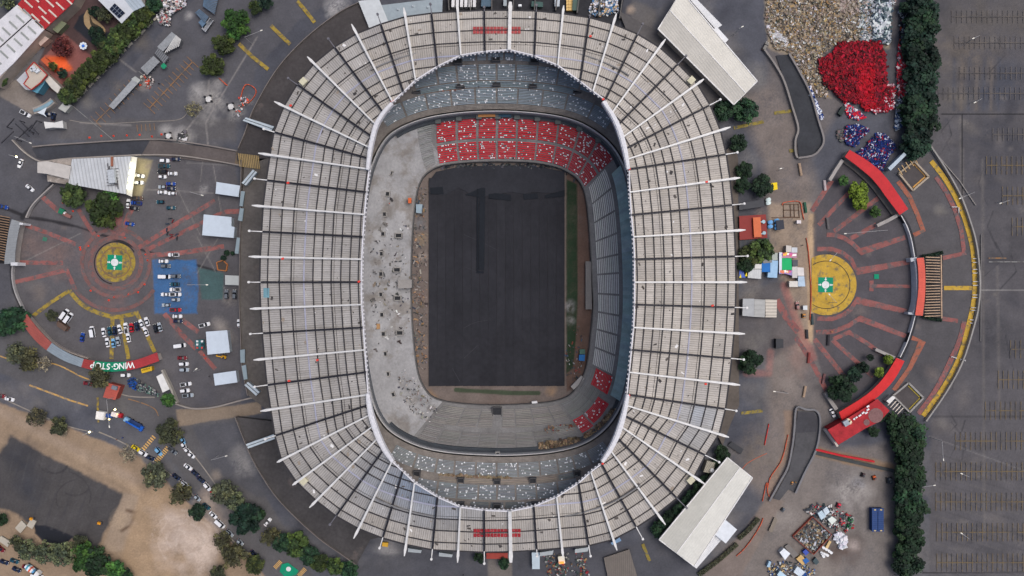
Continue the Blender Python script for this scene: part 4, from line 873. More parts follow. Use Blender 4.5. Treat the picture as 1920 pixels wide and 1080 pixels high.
for l, w_, z in ((NWo, 1.1, 4.3), (SWo, 1.1, 4.3), ([(452, 300), (450, 420), (448, 560), (453, 690), (464, 742)], 1.1, 4.0), ([(440, 782), (447, 796)], 1, 4)):
    mb = MB()
    for a, b in zip(l[:-1], l[1:]): mb.beam(W(*a, z), W(*b, z), .35, z)
    tag(mb.build('parapet_wall', mat((112, 106, 102), .9)), {0: 'dark curved parapet edging the upper left concourse', 1: 'dark curved parapet edging the lower left concourse', 2: 'long parapet between the west concourse and the left plaza', 3: 'short parapet at the lower left ramp'}[(NWo, SWo).index(l) if l in (NWo, SWo) else (2 if len(l) > 2 else 3)], 'wall')
def wall(line, z, th, c, label, name='boundary_wall', curve=True, z0=0, cat='wall', group=None):
    L_ = smooth_line(line) if curve and len(line) > 2 else line; mb = MB()
    for a, b in zip(L_[:-1], L_[1:]): mb.beam(W(*a, z), W(*b, z), th, z-z0)
    return tag(mb.build(name, mat(c, .85, .15, .3)), label, cat, group)
# ramp on the left (road between two walls) and its mirror below
def road(pts, c, name='road', z=None): 
    mb = MB(); mb.face(wp(pts, z or zn())); return tag(mb.build(name, mat(c, .92, .2, .1, bump=.2)), kind='structure')
road([(60, 279), (120, 273), (282, 262), (266, 289), (130, 297), (95, 303), (70, 296)], (58, 60, 66))
road([(282, 262), (444, 283), (440, 309), (266, 290)], (88, 82, 80)); road([(444, 285), (492, 290), (486, 318), (440, 308)], (104, 92, 76))
mb = MB()
for i in range(12): mb.box(W(449+i*3.3, 300+i*.4, 3.6), (.5, 6.5, .4), .12)
tag(mb.build('ramp_grating', mat((150, 130, 90), .8)), 'ribbed ramp threshold at the top left entrance of the stadium', 'grating')
wall([(22, 262), (45, 285), (70, 301), (88, 302), (130, 297), (265, 290)], 1.4, .6, (142, 136, 130), 'pale wall along the lower side of the dark ramp road, upper left')
wall([(60, 275), (120, 270), (282, 261), (360, 268), (445, 283)], 1.4, .6, (120, 114, 110), 'wall along the upper side of the ramp road, upper left')
wall([(266, 290), (340, 292), (440, 308), (470, 316)], 1.4, .6, (132, 126, 120), 'pale wall between the ramp road and the left car park')
wall([(328, 757), (360, 766), (400, 764), (455, 750), (484, 744)], 1.4, .7, (134, 128, 122), 'pale wall along the lower edge of the left car park')
wall([(303, 694), (318, 724), (331, 756)], 2.2, .8, (150, 146, 138), 'straight pale wall beside the white roofed hut, lower left', curve=False)
wall([(100, 345), (62, 382), (48, 408)], 1.6, .6, (148, 144, 140), 'curved low wall at the upper left of the left plaza')
wall([(25, 488), (22, 515), (28, 548), (48, 592)], 1.6, .6, (148, 146, 144), 'curved low wall on the far left of the left plaza')
wall([(52, 592), (75, 618), (100, 643), (130, 660), (165, 672)], 1.8, .6, (140, 132, 126), 'low wall inside the curved red and grey roof, left plaza')
wall([(410, 190), (470, 205)], .2, .2, (90, 88, 86), 'faint kerb in the upper left yard', 'low_kerb', False) if False else None
wall([(1742, 268), (1775, 318), (1802, 367), (1820, 415), (1832, 460), (1838, 520), (1837, 560), (1830, 600), (1806, 677), (1775, 735), (1737, 790)], 1.8, .7, (140, 138, 134), 'long curved pale wall dividing the right plaza from the east car park')
wall([(1740, 270), (1800, 340), (1830, 385)], .6, .4, (128, 124, 120), 'thin diagonal kerb crossing the wall at the upper right', 'low_wall', False)
wall([(1840, 440), (1839, 640)], .5, .3, (112, 110, 108), 'thin straight kerb just right of the curved pale wall', 'low_wall', False)
wall([(1691, 404), (1703, 424), (1711, 448), (1717, 482)], 2.2, 1.6, (44, 45, 48), 'dark curved fence between upper red roof and middle orange gate', 'dark_fence', cat='fence')
wall([(1690, 404), (1701, 425), (1709, 449), (1715, 482)], 2.4, .4, (196, 196, 196), 'white rail along the upper dark curved fence of the right plaza', 'white_rail', cat='rail')
wall([(1718, 592), (1713, 612), (1704, 640), (1690, 672)], 2.2, 1.6, (44, 45, 48), 'dark curved fence between middle orange gate and lower red roof', 'dark_fence', cat='fence')
wall([(1716, 592), (1711, 612), (1702, 640), (1688, 670)], 2.4, .4, (196, 196, 196), 'white rail along the lower dark curved fence of the right plaza', 'white_rail', cat='rail')
for l, z, c, lb in (([(1496, 296), (1492, 285), (1492, 262), (1497, 240), (1486, 200), (1470, 150), (1452, 118), (1432, 90)], 1.6, (128, 124, 120), 'left wall of the curved underpass ramp near the red heap'),
                    ([(1480, 100), (1500, 135), (1520, 175), (1535, 225), (1545, 262), (1536, 282), (1522, 292), (1497, 296)], 1.6, (122, 118, 116), 'right wall of the curved underpass ramp near the red heap'),
                    ([(1443, 940), (1462, 905), (1478, 875), (1487, 830), (1490, 800), (1494, 765), (1512, 768), (1530, 770), (1538, 785), (1536, 820), (1528, 850), (1510, 885), (1492, 925)], 1.6, (112, 112, 114), 'wall round the curved underpass ramp at the lower right')):
    wall(l, z, .9, c, lb, 'ramp_wall')
road([(1455, 104), (1480, 102), (1503, 140), (1525, 185), (1540, 240), (1544, 265), (1535, 282), (1520, 291), (1498, 294), (1494, 262), (1499, 240), (1488, 198), (1470, 148)], (54, 56, 60))
road([(1496, 770), (1528, 772), (1536, 788), (1530, 840), (1508, 885), (1488, 922), (1478, 918), (1462, 938), (1450, 935), (1480, 880), (1490, 835)], (76, 76, 78)); road([(1497, 772), (1526, 774), (1533, 790), (1530, 810), (1490, 812), (1493, 790)], (66, 66, 70))
wall([(1530, 843), (1580, 855), (1640, 866)], 1.8, .9, (176, 36, 44), 'long straight red barrier across the sandy strip, lower right', 'red_barrier', False, cat='barrier')
wall([(1528, 849), (1600, 866), (1676, 883)], .7, 1.6, (62, 66, 66), 'dark straight trench edge below the long red barrier', 'trench_wall', False)
# trees ------------------------------------------------------------------
LEAF = {}
def leafmat(c): 
    if c not in LEAF: LEAF[c] = mat(c, .75, .0, .3, spec=.2)
    return LEAF[c]
def vleaf(): return mat(None, .7, .35, .5, vcol=True, spec=.2)
def crown_mesh(seed, c, n=1500, gap=.0, flat=.62, clump=9, leaf=.075, yel=0):
    rnd = random.Random(seed); mb = MB(); cl = []; g_ = rnd.uniform(.82, 1.25); c = (c[0]*g_*rnd.uniform(.88, 1.04), c[1]*g_, c[2]*g_*rnd.uniform(.92, 1.08))
    for i in range(clump*4):
        th = rnd.uniform(0, 6.28); r = math.sqrt(rnd.random())*.78; zz = rnd.uniform(-.5, 1)*math.sqrt(max(0, 1-r*r)); cl.append((r*math.cos(th), r*math.sin(th), zz*.8, rnd.uniform(.2, .36), rnd.uniform(-1, 1)))
    for i in range(n):
        q = rnd.choice(cl); u = Vector((rnd.gauss(0, 1), rnd.gauss(0, 1), rnd.gauss(0, 1))).normalized()*q[3]*(rnd.random()**.35)
        p = Vector((q[0], q[1], q[2]))+u
        if p.length > 1.12: p *= .95/p.length
        s = leaf*rnd.uniform(.6, 1.5); nrm_ = (u.normalized()+Vector((rnd.gauss(0, .5), rnd.gauss(0, .5), .8+rnd.gauss(0, .4)))).normalized()
        t = nrm_.orthogonal().normalized(); b = nrm_.cross(t); a = rnd.uniform(0, 6.28); t, b = t*math.cos(a)+b*math.sin(a), b*math.cos(a)-t*math.sin(a)
        k = 1+q[4]*.22+rnd.uniform(-.28, .28); cc = (c[0]*k+yel*max(0, q[4])*40, c[1]*k+yel*max(0, q[4])*30, c[2]*k)
        cc = tuple(max(4, min(250, v)) for v in cc)
        P = [p+t*s+b*s*.6, p-t*s*.3+b*s, p-t*s-b*s*.5, p+t*s*.4-b*s]
        mb.face([(v.x, v.y, v.z*flat) for v in P], cc)
    me = bpy.data.meshes.new('crown'); me.from_pydata(mb.v, [], mb.f); ca = me.color_attributes.new('Col', 'FLOAT_COLOR', 'CORNER'); arr = []
    for f, c_ in zip(mb.f, mb.c): arr += list(lin4(c_))*len(f)
    ca.data.foreach_set('color', arr); me.materials.append(vleaf()); return me
def trunk_mesh():
    mb = MB(); mb.cyl((0, 0, 0), .05, .75, 7, .03)
    for k in range(5):
        a = k*1.256+.3; p = Vector((0, 0, .55)); q = Vector((math.cos(a)*.5, math.sin(a)*.5, 1.0))
        d = (q-p); n1 = d.orthogonal().normalized()*.018; n2 = d.cross(n1).normalized()*.018
        mb.idx([p+n1, p+n2, p-n1, p-n2, q+n1*.3, q+n2*.3, q-n1*.3, q-n2*.3], [(0, 1, 5, 4), (1, 2, 6, 5), (2, 3, 7, 6), (3, 0, 4, 7)])
    me = bpy.data.meshes.new('trunk'); me.from_pydata(mb.v, [], mb.f); me.materials.append(mat((92, 78, 66), .9)); return me
TR = trunk_mesh()
KINDS_ = {'ficus': (30, 50, 34), 'green': (50, 78, 38), 'olive': (68, 70, 54), 'hedge': (50, 62, 34), 'dark': (25, 44, 33), 'red': (78, 38, 36), 'lime': (92, 104, 36), 'dry': (96, 94, 76)}
CR = {}
for k, c in KINDS_.items():
    CR[k] = [crown_mesh(hash_, c, {'ficus': 2300, 'dark': 2400, 'olive': 1000, 'dry': 420, 'red': 900, 'hedge': 1900}.get(k, 1700), leaf={'olive': .07, 'dry': .06}.get(k, .075), yel=.5 if k in ('hedge', 'olive', 'green') else .25) for hash_ in (len(k)*7+1, len(k)*7+2, len(k)*7+3, len(k)*7+4, len(k)*7+5)]
def tree(x, y, r, k, label, name='tree', group=None, hh=None, cat='tree'):
    rm = r*K; h = hh or (3.0+rm*.85); 
    # the crown's centre projects on the pixel: place the trunk where it stands
    zc_ = h*.62; p = W(x, y, zc_); rw = rm*(H-zc_)/H*1.14
    o = empty(name, (p[0], p[1], 0), label, cat, group)
    o.rotation_euler.z = random.uniform(0, 6.28)
    c = bpy.data.objects.new('crown', random.choice(CR[k])); C.objects.link(c); c.parent = o
    c.location = (0, 0, max(h-rw*.62, rw*.45)); c.scale = (rw, rw*random.uniform(.9, 1.08), rw*random.uniform(.9, 1.1))
    t = bpy.data.objects.new('trunk', TR); C.objects.link(t); t.parent = o; t.scale = (rw*1.2, rw*1.2, c.location.z*1.05)
    return o
east = [(1728, 8, 30), (1734, 40, 30), (1726, 72, 30), (1731, 108, 31), (1727, 140, 30), (1731, 172, 30), (1724, 205, 33), (1729, 236, 30), (1718, 266, 28)]
for i, (x, y, r) in enumerate(east): tree(x, y, r, 'dark', '%s tree from the top in the upper right row' % ordn(i), 'ficus_tree', 'trees in the upper right row')
es = [(1692, 800, 28), (1712, 812, 26), (1706, 842, 27), (1712, 872, 30), (1708, 902, 29), (1705, 930, 28), (1710, 957, 29), (1705, 985, 28), (1708, 1005, 24), (1702, 1035, 24), (1704, 1062, 26)]
for i, (x, y, r) in enumerate(es): tree(x, y, r, 'ficus', '%s tree from the top in the lower right row' % ordn(i), 'ficus_tree', 'trees in the lower right row')
hd = [(126, 180, 17), (137, 166, 18), (150, 152, 18), (163, 139, 19), (176, 126, 19), (189, 112, 19), (202, 97, 20), (213, 82, 20), (224, 68, 20), (238, 56, 19), (250, 43, 20), (266, 32, 20)]
for i, (x, y, r) in enumerate(hd): tree(x, y, r, 'hedge', '%s clipped tree from the bottom of the upper left diagonal row' % ordn(i), 'hedge_tree', 'clipped trees in the diagonal row')
TL = [(443, 42, 24, 'green', 'bright green tree standing furthest up in the upper left car park'), (440, 62, 13, 'green', 'small green tree tucked under the bright one, upper left'), (419, 81, 20, 'hedge', 'round tree between its two neighbours in the upper left car park'), (396, 122, 20, 'hedge', 'very round dark green tree standing alone, lowest of the upper left car park trees'),
 (478, 14, 13, 'hedge', 'tree at the top edge between two yellow zebra stripes'), (496, 2, 14, 'dark', 'dark tree cut by the top edge, left of the yellow stripes'), (290, 8, 14, 'ficus', 'tree at the top edge beside the white rubbish heap'),
 (115, 87, 20, 'red', 'dark red leaved tree in the school garden beside the orange glow'), (364, 206, 15, 'dry', 'pale half bare tree on the dusty patch of the upper left yard'), (182, 62, 13, 'dark', 'small dark tree on the sandy islet in the school garden'), (196, 28, 14, 'olive', 'scrubby tree beside the roof with solar panels'), (178, 22, 10, 'dark', 'small dark tree above the sandy islet'), (15, 3, 14, 'olive', 'scrubby tree in the top left corner'), (3, 128, 13, 'ficus', 'tree cut by the left edge beside the small blue roof'), (100, 125, 8, 'hedge', 'small shrub tree beside the orange awning'), (118, 138, 9, 'dark', 'small dark tree at the foot of the diagonal row'), (185, 75, 12, 'ficus', 'low tree between the pond and the diagonal row'), (5, 150, 10, 'hedge', 'small tree at the left edge below the blue roof'),
 (135, 365, 23, 'hedge', 'round tree below the fan shaped ribbed roof on the left'), (193, 395, 31, 'hedge', 'biggest tree of the left plaza, under the ribbed roof'), (206, 372, 16, 'green', 'smaller tree joined to the biggest tree of the left plaza'), (22, 602, 26, 'ficus', 'dense tree at the left edge by the end of the curved roof'), (2, 610, 20, 'ficus', 'tree cut by the left edge below the left plaza'), (98, 592, 11, 'olive', 'small scrubby tree beside the parked white vans'),
 (30, 662, 20, 'olive', 'scrubby tree by the kerb at the far left, below the red curved roof'), (55, 674, 20, 'olive', 'second scrubby tree by the kerb, below the red curved roof'), (82, 682, 14, 'dry', 'thin grey tree by the kerb, below the grey curved roof'), (188, 706, 21, 'olive', 'scrubby tree in front of the green roof lettering'), (316, 750, 12, 'green', 'small green tree at the end of the straight pale wall'),
 (68, 782, 17, 'olive', 'scrubby tree left of its pair on the bare earth bank'), (108, 798, 17, 'olive', 'scrubby tree right of its pair on the bare earth bank'), (120, 812, 8, 'dry', 'tiny thin shrub tree on the bare earth bank'), (318, 812, 25, 'olive', 'broad scrubby tree beside the zebra crossings'), (240, 852, 17, 'dry', 'sparse tree beside the yellow car'), (288, 892, 26, 'olive', 'broad scrubby tree at the corner of the sand lot'), (336, 926, 20, 'olive', 'ragged tree on the edge of the sand lot'), (370, 960, 14, 'ficus', 'small green tree by the kerb of the sand lot'),
 (420, 925, 24, 'olive', 'broad scrubby tree on the far kerb of the lower left street'), (440, 938, 18, 'olive', 'scrubby tree beside the dense dark one, lower left street'), (460, 974, 28, 'dark', 'dense dark tree on the far kerb of the lower left street'), (415, 1015, 17, 'olive', 'small scrubby tree on the sand lot kerb, lower left'), (440, 1045, 24, 'olive', 'wide scrubby tree on the sand lot kerb near the bottom edge'), (478, 1060, 16, 'hedge', 'tree at the bottom edge beside the green painted square'), (408, 1076, 15, 'olive', 'scrubby tree cut by the bottom edge of the sand lot'),
 (485, 962, 12, 'ficus', 'tree beside the parked white hatchback, lower left'), (507, 1005, 18, 'olive', 'scrubby tree left of the lower concourse, first of the belt'), (530, 1018, 17, 'ficus', 'tree of the belt below the lower concourse, second'), (556, 1020, 22, 'hedge', 'broad tree with faint lamps in the belt below the concourse'), (580, 1042, 18, 'ficus', 'tree of the belt below the concourse, towards the bottom'), (600, 1056, 17, 'hedge', 'tree of the belt right of the painted green square'), (630, 1062, 16, 'hedge', 'tree near the lower tip of the lower left concourse'), (655, 1068, 16, 'ficus', 'last tree of the belt at the tip of the concourse'),
 (152, 1045, 26, 'green', 'green tree at the bottom edge below the dark lot'), (180, 1055, 26, 'ficus', 'dense tree at the bottom edge, right of the green one'), (215, 1072, 20, 'green', 'low green tree at the bottom edge near the sand'), (235, 1078, 14, 'ficus', 'small tree cut by the bottom edge near the sand'), (118, 1040, 22, 'olive', 'dull scrubby tree by the bottom street, beside the green one'), (85, 1035, 20, 'olive', 'dull scrubby tree by the bottom street under the water pool'), (50, 1030, 18, 'olive', 'dull scrubby tree by the bottom street below the pale slabs'), (30, 1018, 14, 'olive', 'dull scrubby tree by the bottom street near the corner'), (0, 975, 12, 'ficus', 'tree cut by the left edge beside the dark lot'), (122, 1025, 9, 'dry', 'pale small tree beside the water pool'), (148, 1018, 16, 'olive', 'dull tree at the corner of the dark lot'),
 (1358, 207, 19, 'ficus', 'tree touching the roof end of the upper right long building'), (1397, 208, 23, 'ficus', 'large round tree below the upper right long building'), (1385, 268, 16, 'ficus', 'round tree beside the roof edge, between two beam tips, upper right'), (1395, 320, 15, 'ficus', 'round tree second below the large one, upper right'), (1392, 348, 14, 'ficus', 'low tree joined to the one by the yellow kiosk'), (1430, 348, 19, 'ficus', 'dense tree beside the yellow kiosk'), (1427, 470, 22, 'hedge', 'wide tree above the coloured market roofs'), (1405, 478, 18, 'hedge', 'tree between the stadium and the coloured market roofs'), (1398, 495, 15, 'ficus', 'tree beside the blue tent of the market'), (1408, 680, 22, 'ficus', 'dark tree in the walled bay right of the stadium'),
 (1578, 728, 24, 'ficus', 'largest dark tree of the lower right plaza garden'), (1602, 703, 13, 'dark', 'mid dark tree of the lower right plaza garden'), (1616, 690, 11, 'dark', 'small dark tree of the lower right plaza garden'), (1630, 670, 6, 'dark', 'tiny potted tree in the lower right plaza'), (1665, 674, 9, 'lime', 'small lime green ball tree nearest the upper end of the lower red roof'), (1648, 698, 9, 'lime', 'small lime green ball tree further down the lower red roof'),
 (1581, 339, 10, 'green', 'small ball tree under the upper red roof, leftmost'), (1610, 358, 18, 'lime', 'tallest yellow green tree under the upper red roof'), (1614, 378, 16, 'lime', 'yellow green tree joined below the tallest one'), (1641, 397, 10, 'green', 'small ball tree under the upper red roof, lowest'),
 (1637, 808, 10, 'ficus', 'small tree behind the big red roofed building'), (945, 1056, 10, 'ficus', 'small tree at the bottom gate of the stadium'), (898, 1046, 10, 'ficus', 'small tree tucked under the bottom roof edge'), (1650, 780, 10, 'ficus', 'small tree between the red roof and the right tree row')]
for x, y, r, k, lb in TL: tree(x, y, r, k, lb)
se = [(1352, 848, 13), (1358, 860, 13), (1345, 872, 12), (1336, 890, 12), (1322, 905, 13), (1312, 918, 13), (1300, 932, 14), (1288, 945, 14), (1275, 958, 14), (1262, 970, 15), (1248, 982, 15), (1237, 993, 16)]
for i, (x, y, r) in enumerate(se): tree(x, y, r, 'ficus', '%s tree from the top in the belt beside the lower right long building' % ordn(i), 'ficus_tree', 'trees in the belt beside the long building')
# hedges: clipped, uneven boxes of leaves
def hedge(line, wd_, h, k, label, name='hedge'):
    L_ = smooth_line(line); c = KINDS_[k]; mb = MB(); total = sum(math.dist(a, b) for a, b in zip(L_[:-1], L_[1:]))
    for _ in range(int(total*wd_*5)):
        q = random.uniform(0, total); 
        for a, b in zip(L_[:-1], L_[1:]):
            l = math.dist(a, b)
            if q <= l: break
            q -= l
        t = q/(l+1e-9); x, y = a[0]+(b[0]-a[0])*t, a[1]+(b[1]-a[1])*t; dx, dy = (b[0]-a[0])/(l+1e-9), (b[1]-a[1])/(l+1e-9); o = random.uniform(-.5, .5)*wd_
        z = random.uniform(.1, h); p = Vector(W(x-dy*o, y+dx*o, z)); s = random.uniform(.16, .36); cc = jit(c, 18)
        n_ = Vector((random.gauss(0, .6), random.gauss(0, .6), 1)).normalized(); u = n_.orthogonal().normalized()*s; v = n_.cross(u.normalized())*s
        mb.face([p+u, p+v, p-u, p-v], cc)
    return tag(mb.build(name, vleaf()), label, 'hedge')
hedge([(1385, 1010), (1405, 992), (1422, 972)], 8, 1.6, 'olive', 'clipped hedge beside the square white roof, upper piece')
hedge([(1310, 1078), (1345, 1052), (1382, 1020)], 8, 1.6, 'olive', 'clipped hedge along the kerb, lower piece at the bottom right')
hedge([(1730, 481), (1748, 478), (1768, 473)], 6, 2.2, 'dark', 'dark hedge above the orange gate of the right plaza'); hedge([(1730, 593), (1750, 598), (1766, 600)], 6, 2.2, 'dark', 'dark hedge below the orange gate of the right plaza')
# ------------------------------------------------------------------ buildings
def rpt(a, b, t): return (a[0]+(b[0]-a[0])*t, a[1]+(b[1]-a[1])*t)
def gable(A, B, C_, D, ze, zr, c1, c2, name, label, corr, eave=(214, 214, 212), cat='building', off=.5):
    """A-B and D-C are the gable ends' corners: ridge from mid(A,D) to mid(B,C) in plan; A,B one eave, D,C the other"""
    r = empty(name, W(*centre([A, B, C_, D]), 0), label, cat)
    r0 = rpt(A, D, off); r1 = rpt(B, C_, off)
    mb = MB(); ins = [tuple(centre([A, B, C_, D])[q]+(p[q]-centre([A, B, C_, D])[q])*.97 for q in (0, 1)) for p in (A, B, C_, D)]; mb.prism(wp(ins, ze-.3), 0); mb.build('wall', mat((150, 146, 140), .9), r)
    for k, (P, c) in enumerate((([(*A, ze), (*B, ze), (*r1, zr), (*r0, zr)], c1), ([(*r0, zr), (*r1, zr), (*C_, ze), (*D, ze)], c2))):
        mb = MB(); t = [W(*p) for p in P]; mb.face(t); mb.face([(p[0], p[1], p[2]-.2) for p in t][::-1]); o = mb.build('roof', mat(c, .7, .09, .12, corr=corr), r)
    mb = MB()
    for a, b in ((A, B), (C_, D), (B, C_), (D, A)): mb.beam(W(*a, ze+.25), W(*b, ze+.25), .5, .6)
    mb.beam(W(*r0, zr+.15), W(*r1, zr+.15), .35, .15); mb.build('roof_edge', mat(eave, .6), r); return r
g1 = gable((1234, 54), (1376, 196), (1420, 152), (1278, -16), 8, 8.7, (178, 176, 168), (200, 198, 188), 'long_building', 'long building with pale ridged roof at the upper right of the stadium', (38, 1.2, .04))  # darker and lighter slope: side light painted into the roof colours
simple_box('roof_annex', [(1293, -2), (1306, -2), (1354, 47), (1342, 55)], 6, (206, 208, 208), 'narrow white flat roof along the upper edge of the upper right long building', 'annex', corr=(128, .8, .05))
simple_box('roof_annex', [(1328, 63), (1344, 50), (1366, 74), (1354, 87)], 7.5, (212, 214, 214), 'small square white roof on the upper right long building', 'annex')
g2 = gable((1236, 1012), (1364, 858), (1411, 896), (1302, 1062), 8, 8.7, (178, 178, 170), (200, 200, 192), 'long_building', 'long building with pale ridged roof at the lower right of the stadium', (-38, 1.2, .04))  # shaded and lit slope again given by two painted tones
simple_box('roof_annex', [(1353, 969), (1382, 993), (1361, 1019), (1330, 994)], 7.8, (206, 212, 216), 'square bluish white roof beside the lower right long building', 'annex')
simple_box('roof_annex', [(1342, 1004), (1353, 1012), (1306, 1066), (1297, 1060)], 6, (208, 210, 210), 'narrow white strip roof leading from the square white roof', 'annex', corr=(50, .8, .05))
# fan shaped building with ribbed roof, left
fb = empty('ribbed_building', W(185, 325, 0), 'fan shaped white building with ribbed roof and bright lit edge, left side', 'building')
mb = MB(); mb.prism(wp([(136, 300), (245, 294), (236, 362), (130, 345)], 5.8), 0); mb.build('wall', mat((150, 148, 142), .9), fb)
mb = MB(); mb.prism(wp([(135, 298), (246, 293), (236, 364), (128, 345)], 6.2), 5.9); mb.build('roof', mat((178, 182, 184), .6, .12, .2, corr=(10, 1.6, .3)), fb)
mb = MB(); mb.prism(wp([(246, 293), (257, 295), (247, 369), (236, 364)], 5.4), 5.1); mb.build('canopy', mat((214, 212, 196), .6), fb)
mb = MB()
for y in (308, 322, 336, 350): mb.box(W(245.5-(y-300)*.14, y, 5.9), (.9, 1.8, .3), -.12)
mb.build('lamp', mat((255, 250, 205), .5, 0, emis=4.5), fb)
for y in (312, 330, 348):
    l = bpy.data.lights.new('lamp_light', 'POINT'); l.energy = 200; l.color = (1, .93, .68); l.shadow_soft_size = .6; o = bpy.data.objects.new('lamp_light', l); C.objects.link(o); o.location = W(249-(y-300)*.14, y, 7.2); rel(o, fb)
    l = bpy.data.lights.new('lamp_light', 'POINT'); l.energy = 230; l.color = (1, .93, .62); l.shadow_soft_size = .5; o = bpy.data.objects.new('lamp_light', l); C.objects.link(o); o.location = W(262-(y-300)*.12, y, 3.2); rel(o, fb)
mb = MB(); mb.box(W(211, 331, 7.4), (3.2, 6.4, 2.2), .12); mb.build('air_unit', mat((170, 176, 180), .5, .2, 1.5), fb)
mb = MB()
for k in range(6): mb.box(W(203+k*3.4, 318+k*5, 7.0), (.25, 6, .3), .12); mb.box(W(211, 317+k*6, 7.0), (5.5, .2, .3), .12)
mb.build('pipework', mat((70, 66, 66), .7), fb)
mb = MB(); mb.box(W(210, 303, 6.7), (.9, 4.6, .7), 0); mb.build('rust_duct', mat((140, 90, 70), .8), fb)
b = simple_box('entrance_wing', [(70, 304), (88, 302), (133, 311), (129, 336), (88, 326), (70, 324)], 6.8, (176, 172, 166), 'pale stepped wing at the left end of the fan shaped building', 'building')
mb = MB(); mb.prism(wp([(88, 326), (129, 336), (128, 346), (89, 340)], 4.8), 0); mb.build('lower_roof', mat((140, 132, 124), .9, .3, .3, wear=(176, 170, 160), wsc=.3, wpos=.5), b)
mb = MB(); mb.prism(wp([(90, 301), (134, 298), (133, 310), (112, 307)], 4.8), 0); mb.build('lower_roof', mat((148, 140, 132), .9, .3, .3), b)
# curved roofs
def curved_roof(inner_, outer_, segs, z, name, label, cat='canopy', slope=.6, wallc=(150, 144, 138)):
    A = smooth_line(inner_, 8); B = smooth_line(outer_, 8); n = min(len(A), len(B)); pick = lambda L_, t: L_[min(len(L_)-1, int(round(t*(len(L_)-1))))]
    r = empty(name, W(*centre(inner_+outer_), 0), label, cat)
    for t0, t1, c, kind in segs:
        m_ = 10; mb = MB()
        for k in range(m_):
            a, b = t0+(t1-t0)*k/m_, t0+(t1-t0)*(k+1)/m_
            f = lambda L_, t: rpt(L_[int(t*(len(L_)-1)*.99999)], L_[min(len(L_)-1, int(t*(len(L_)-1)*.99999)+1)], (t*(len(L_)-1)) % 1 if t < 1 else 1)
            P = [W(*f(A, a), z), W(*f(A, b), z), W(*f(B, b), z-slope), W(*f(B, a), z-slope)]
            mb.face(P); mb.face([(p[0], p[1], p[2]-.3) for p in P][::-1]); mb.face([P[0], (P[0][0], P[0][1], P[0][2]-.3), (P[1][0], P[1][1], P[1][2]-.3), P[1]]); mb.face([P[3], P[2], (P[2][0], P[2][1], P[2][2]-.3), (P[3][0], P[3][1], P[3][2]-.3)])
        mb.build('roof_section', mat(c, .7, .14, .3, corr=kind), r)
    mb = MB(); cx = lambda p, q: rpt(p, q, .5)
    M_ = [rpt(pick(A, k/16), pick(B, k/16), .5) for k in range(17)]
    for a, b in zip(M_[:-1], M_[1:]): mb.beam(W(*a, z-slope-.35), W(*b, z-slope-.35), 3.2, z-slope-.4)
    mb.build('wall', mat(wallc, .9), r); return r
sw = curved_roof([(50, 589), (70, 615), (95, 641), (122, 659), (150, 671), (180, 677), (210, 679), (250, 676), (294, 661)], [(41, 606), (62, 634), (85, 655), (115, 674), (145, 686), (175, 694), (208, 697), (252, 692), (298, 677)], [(0, .26, (150, 78, 70), (60, 1.1, .15)), (.26, .53, (128, 140, 148), (60, 1.1, .12)), (.53, .615, (144, 52, 50), (60, 1.1, .15)), (.615, .835, (0, 122, 88), None), (.835, 1, (158, 50, 54), (60, 1.1, .12))], 4.6, 'curved_roof', 'long curved roof with red, grey and green lettered sections on the left plaza')
letters = []
for ch, x, y, a in (('W', 244.5, 684, 186), ('I', 236, 685, 184), ('N', 228.2, 685.8, 183), ('G', 217.8, 686.6, 181), ('·', 210.5, 687, 180), ('S', 203.2, 686.8, 178), ('T', 193.6, 686, 177), ('O', 184, 685, 175), ('P', 173.5, 683.6, 172)):
    f = bpy.data.curves.new('lettering', 'FONT'); f.body = ch; f.align_x = 'CENTER'; f.align_y = 'CENTER'; f.size = 4.1 if ch != '·' else 4; f.extrude = .03; f.offset = .07
    o = bpy.data.objects.new('letter', f); C.objects.link(o); bpy.context.view_layer.update()
    me = bpy.data.meshes.new_from_object(o); C.objects.unlink(o); bpy.data.objects.remove(o)
    me.materials.clear(); q = link('letter', me, mat((228, 232, 228), .6)); q.location = W(x, y, 4.75); q.rotation_euler = (R(7), 0, R(a)); q.scale = (.92, 1, 1); rel(q, sw)
curved_roof([(1584, 294), (1612, 315), (1640, 340), (1662, 370), (1687, 403)], [(1593, 281), (1625, 300), (1655, 325), (1680, 358), (1703, 392)], [(0, 1, (178, 34, 40), (0, 90, .01))], 5, 'curved_roof', 'curved bright red roof at the upper right plaza', wallc=(150, 140, 130))
mb = MB(); strip(mb, smooth_line([(1582, 300), (1608, 320), (1634, 345), (1655, 372), (1680, 406)]), 9, .9, None); tag(mb.build('concrete_terrace', mat((120, 114, 106), .9, .3, .4)), 'grey concrete terrace curving under the upper red roof', 'terrace')
wall([(1556, 338), (1568, 318), (1580, 300)], 2.4, 1.6, (150, 146, 142), 'pale ramp wall at the upper end of the upper red roof', 'ramp_wall', False); wall([(1645, 423), (1668, 412), (1682, 404)], 2.4, 1.6, (150, 146, 142), 'pale ramp wall at the lower end of the upper red roof', 'ramp_wall', False)
curved_roof([(1681, 671), (1665, 697), (1645, 722), (1618, 745), (1573, 773)], [(1696, 677), (1680, 707), (1658, 733), (1628, 758), (1579, 788)], [(0, 1, (190, 36, 38), (0, 90, .01))], 5, 'curved_roof', 'curved bright red roof at the lower right plaza', wallc=(150, 140, 130))
wall([(1642, 655), (1662, 664), (1678, 671)], 2.4, 1.4, (150, 146, 142), 'pale ramp wall at the upper end of the lower red roof', 'ramp_wall', False); wall([(1549, 737), (1558, 752), (1569, 768)], 2.4, 1.8, (140, 136, 132), 'pale ramp wall at the lower end of the lower red roof', 'ramp_wall', False)
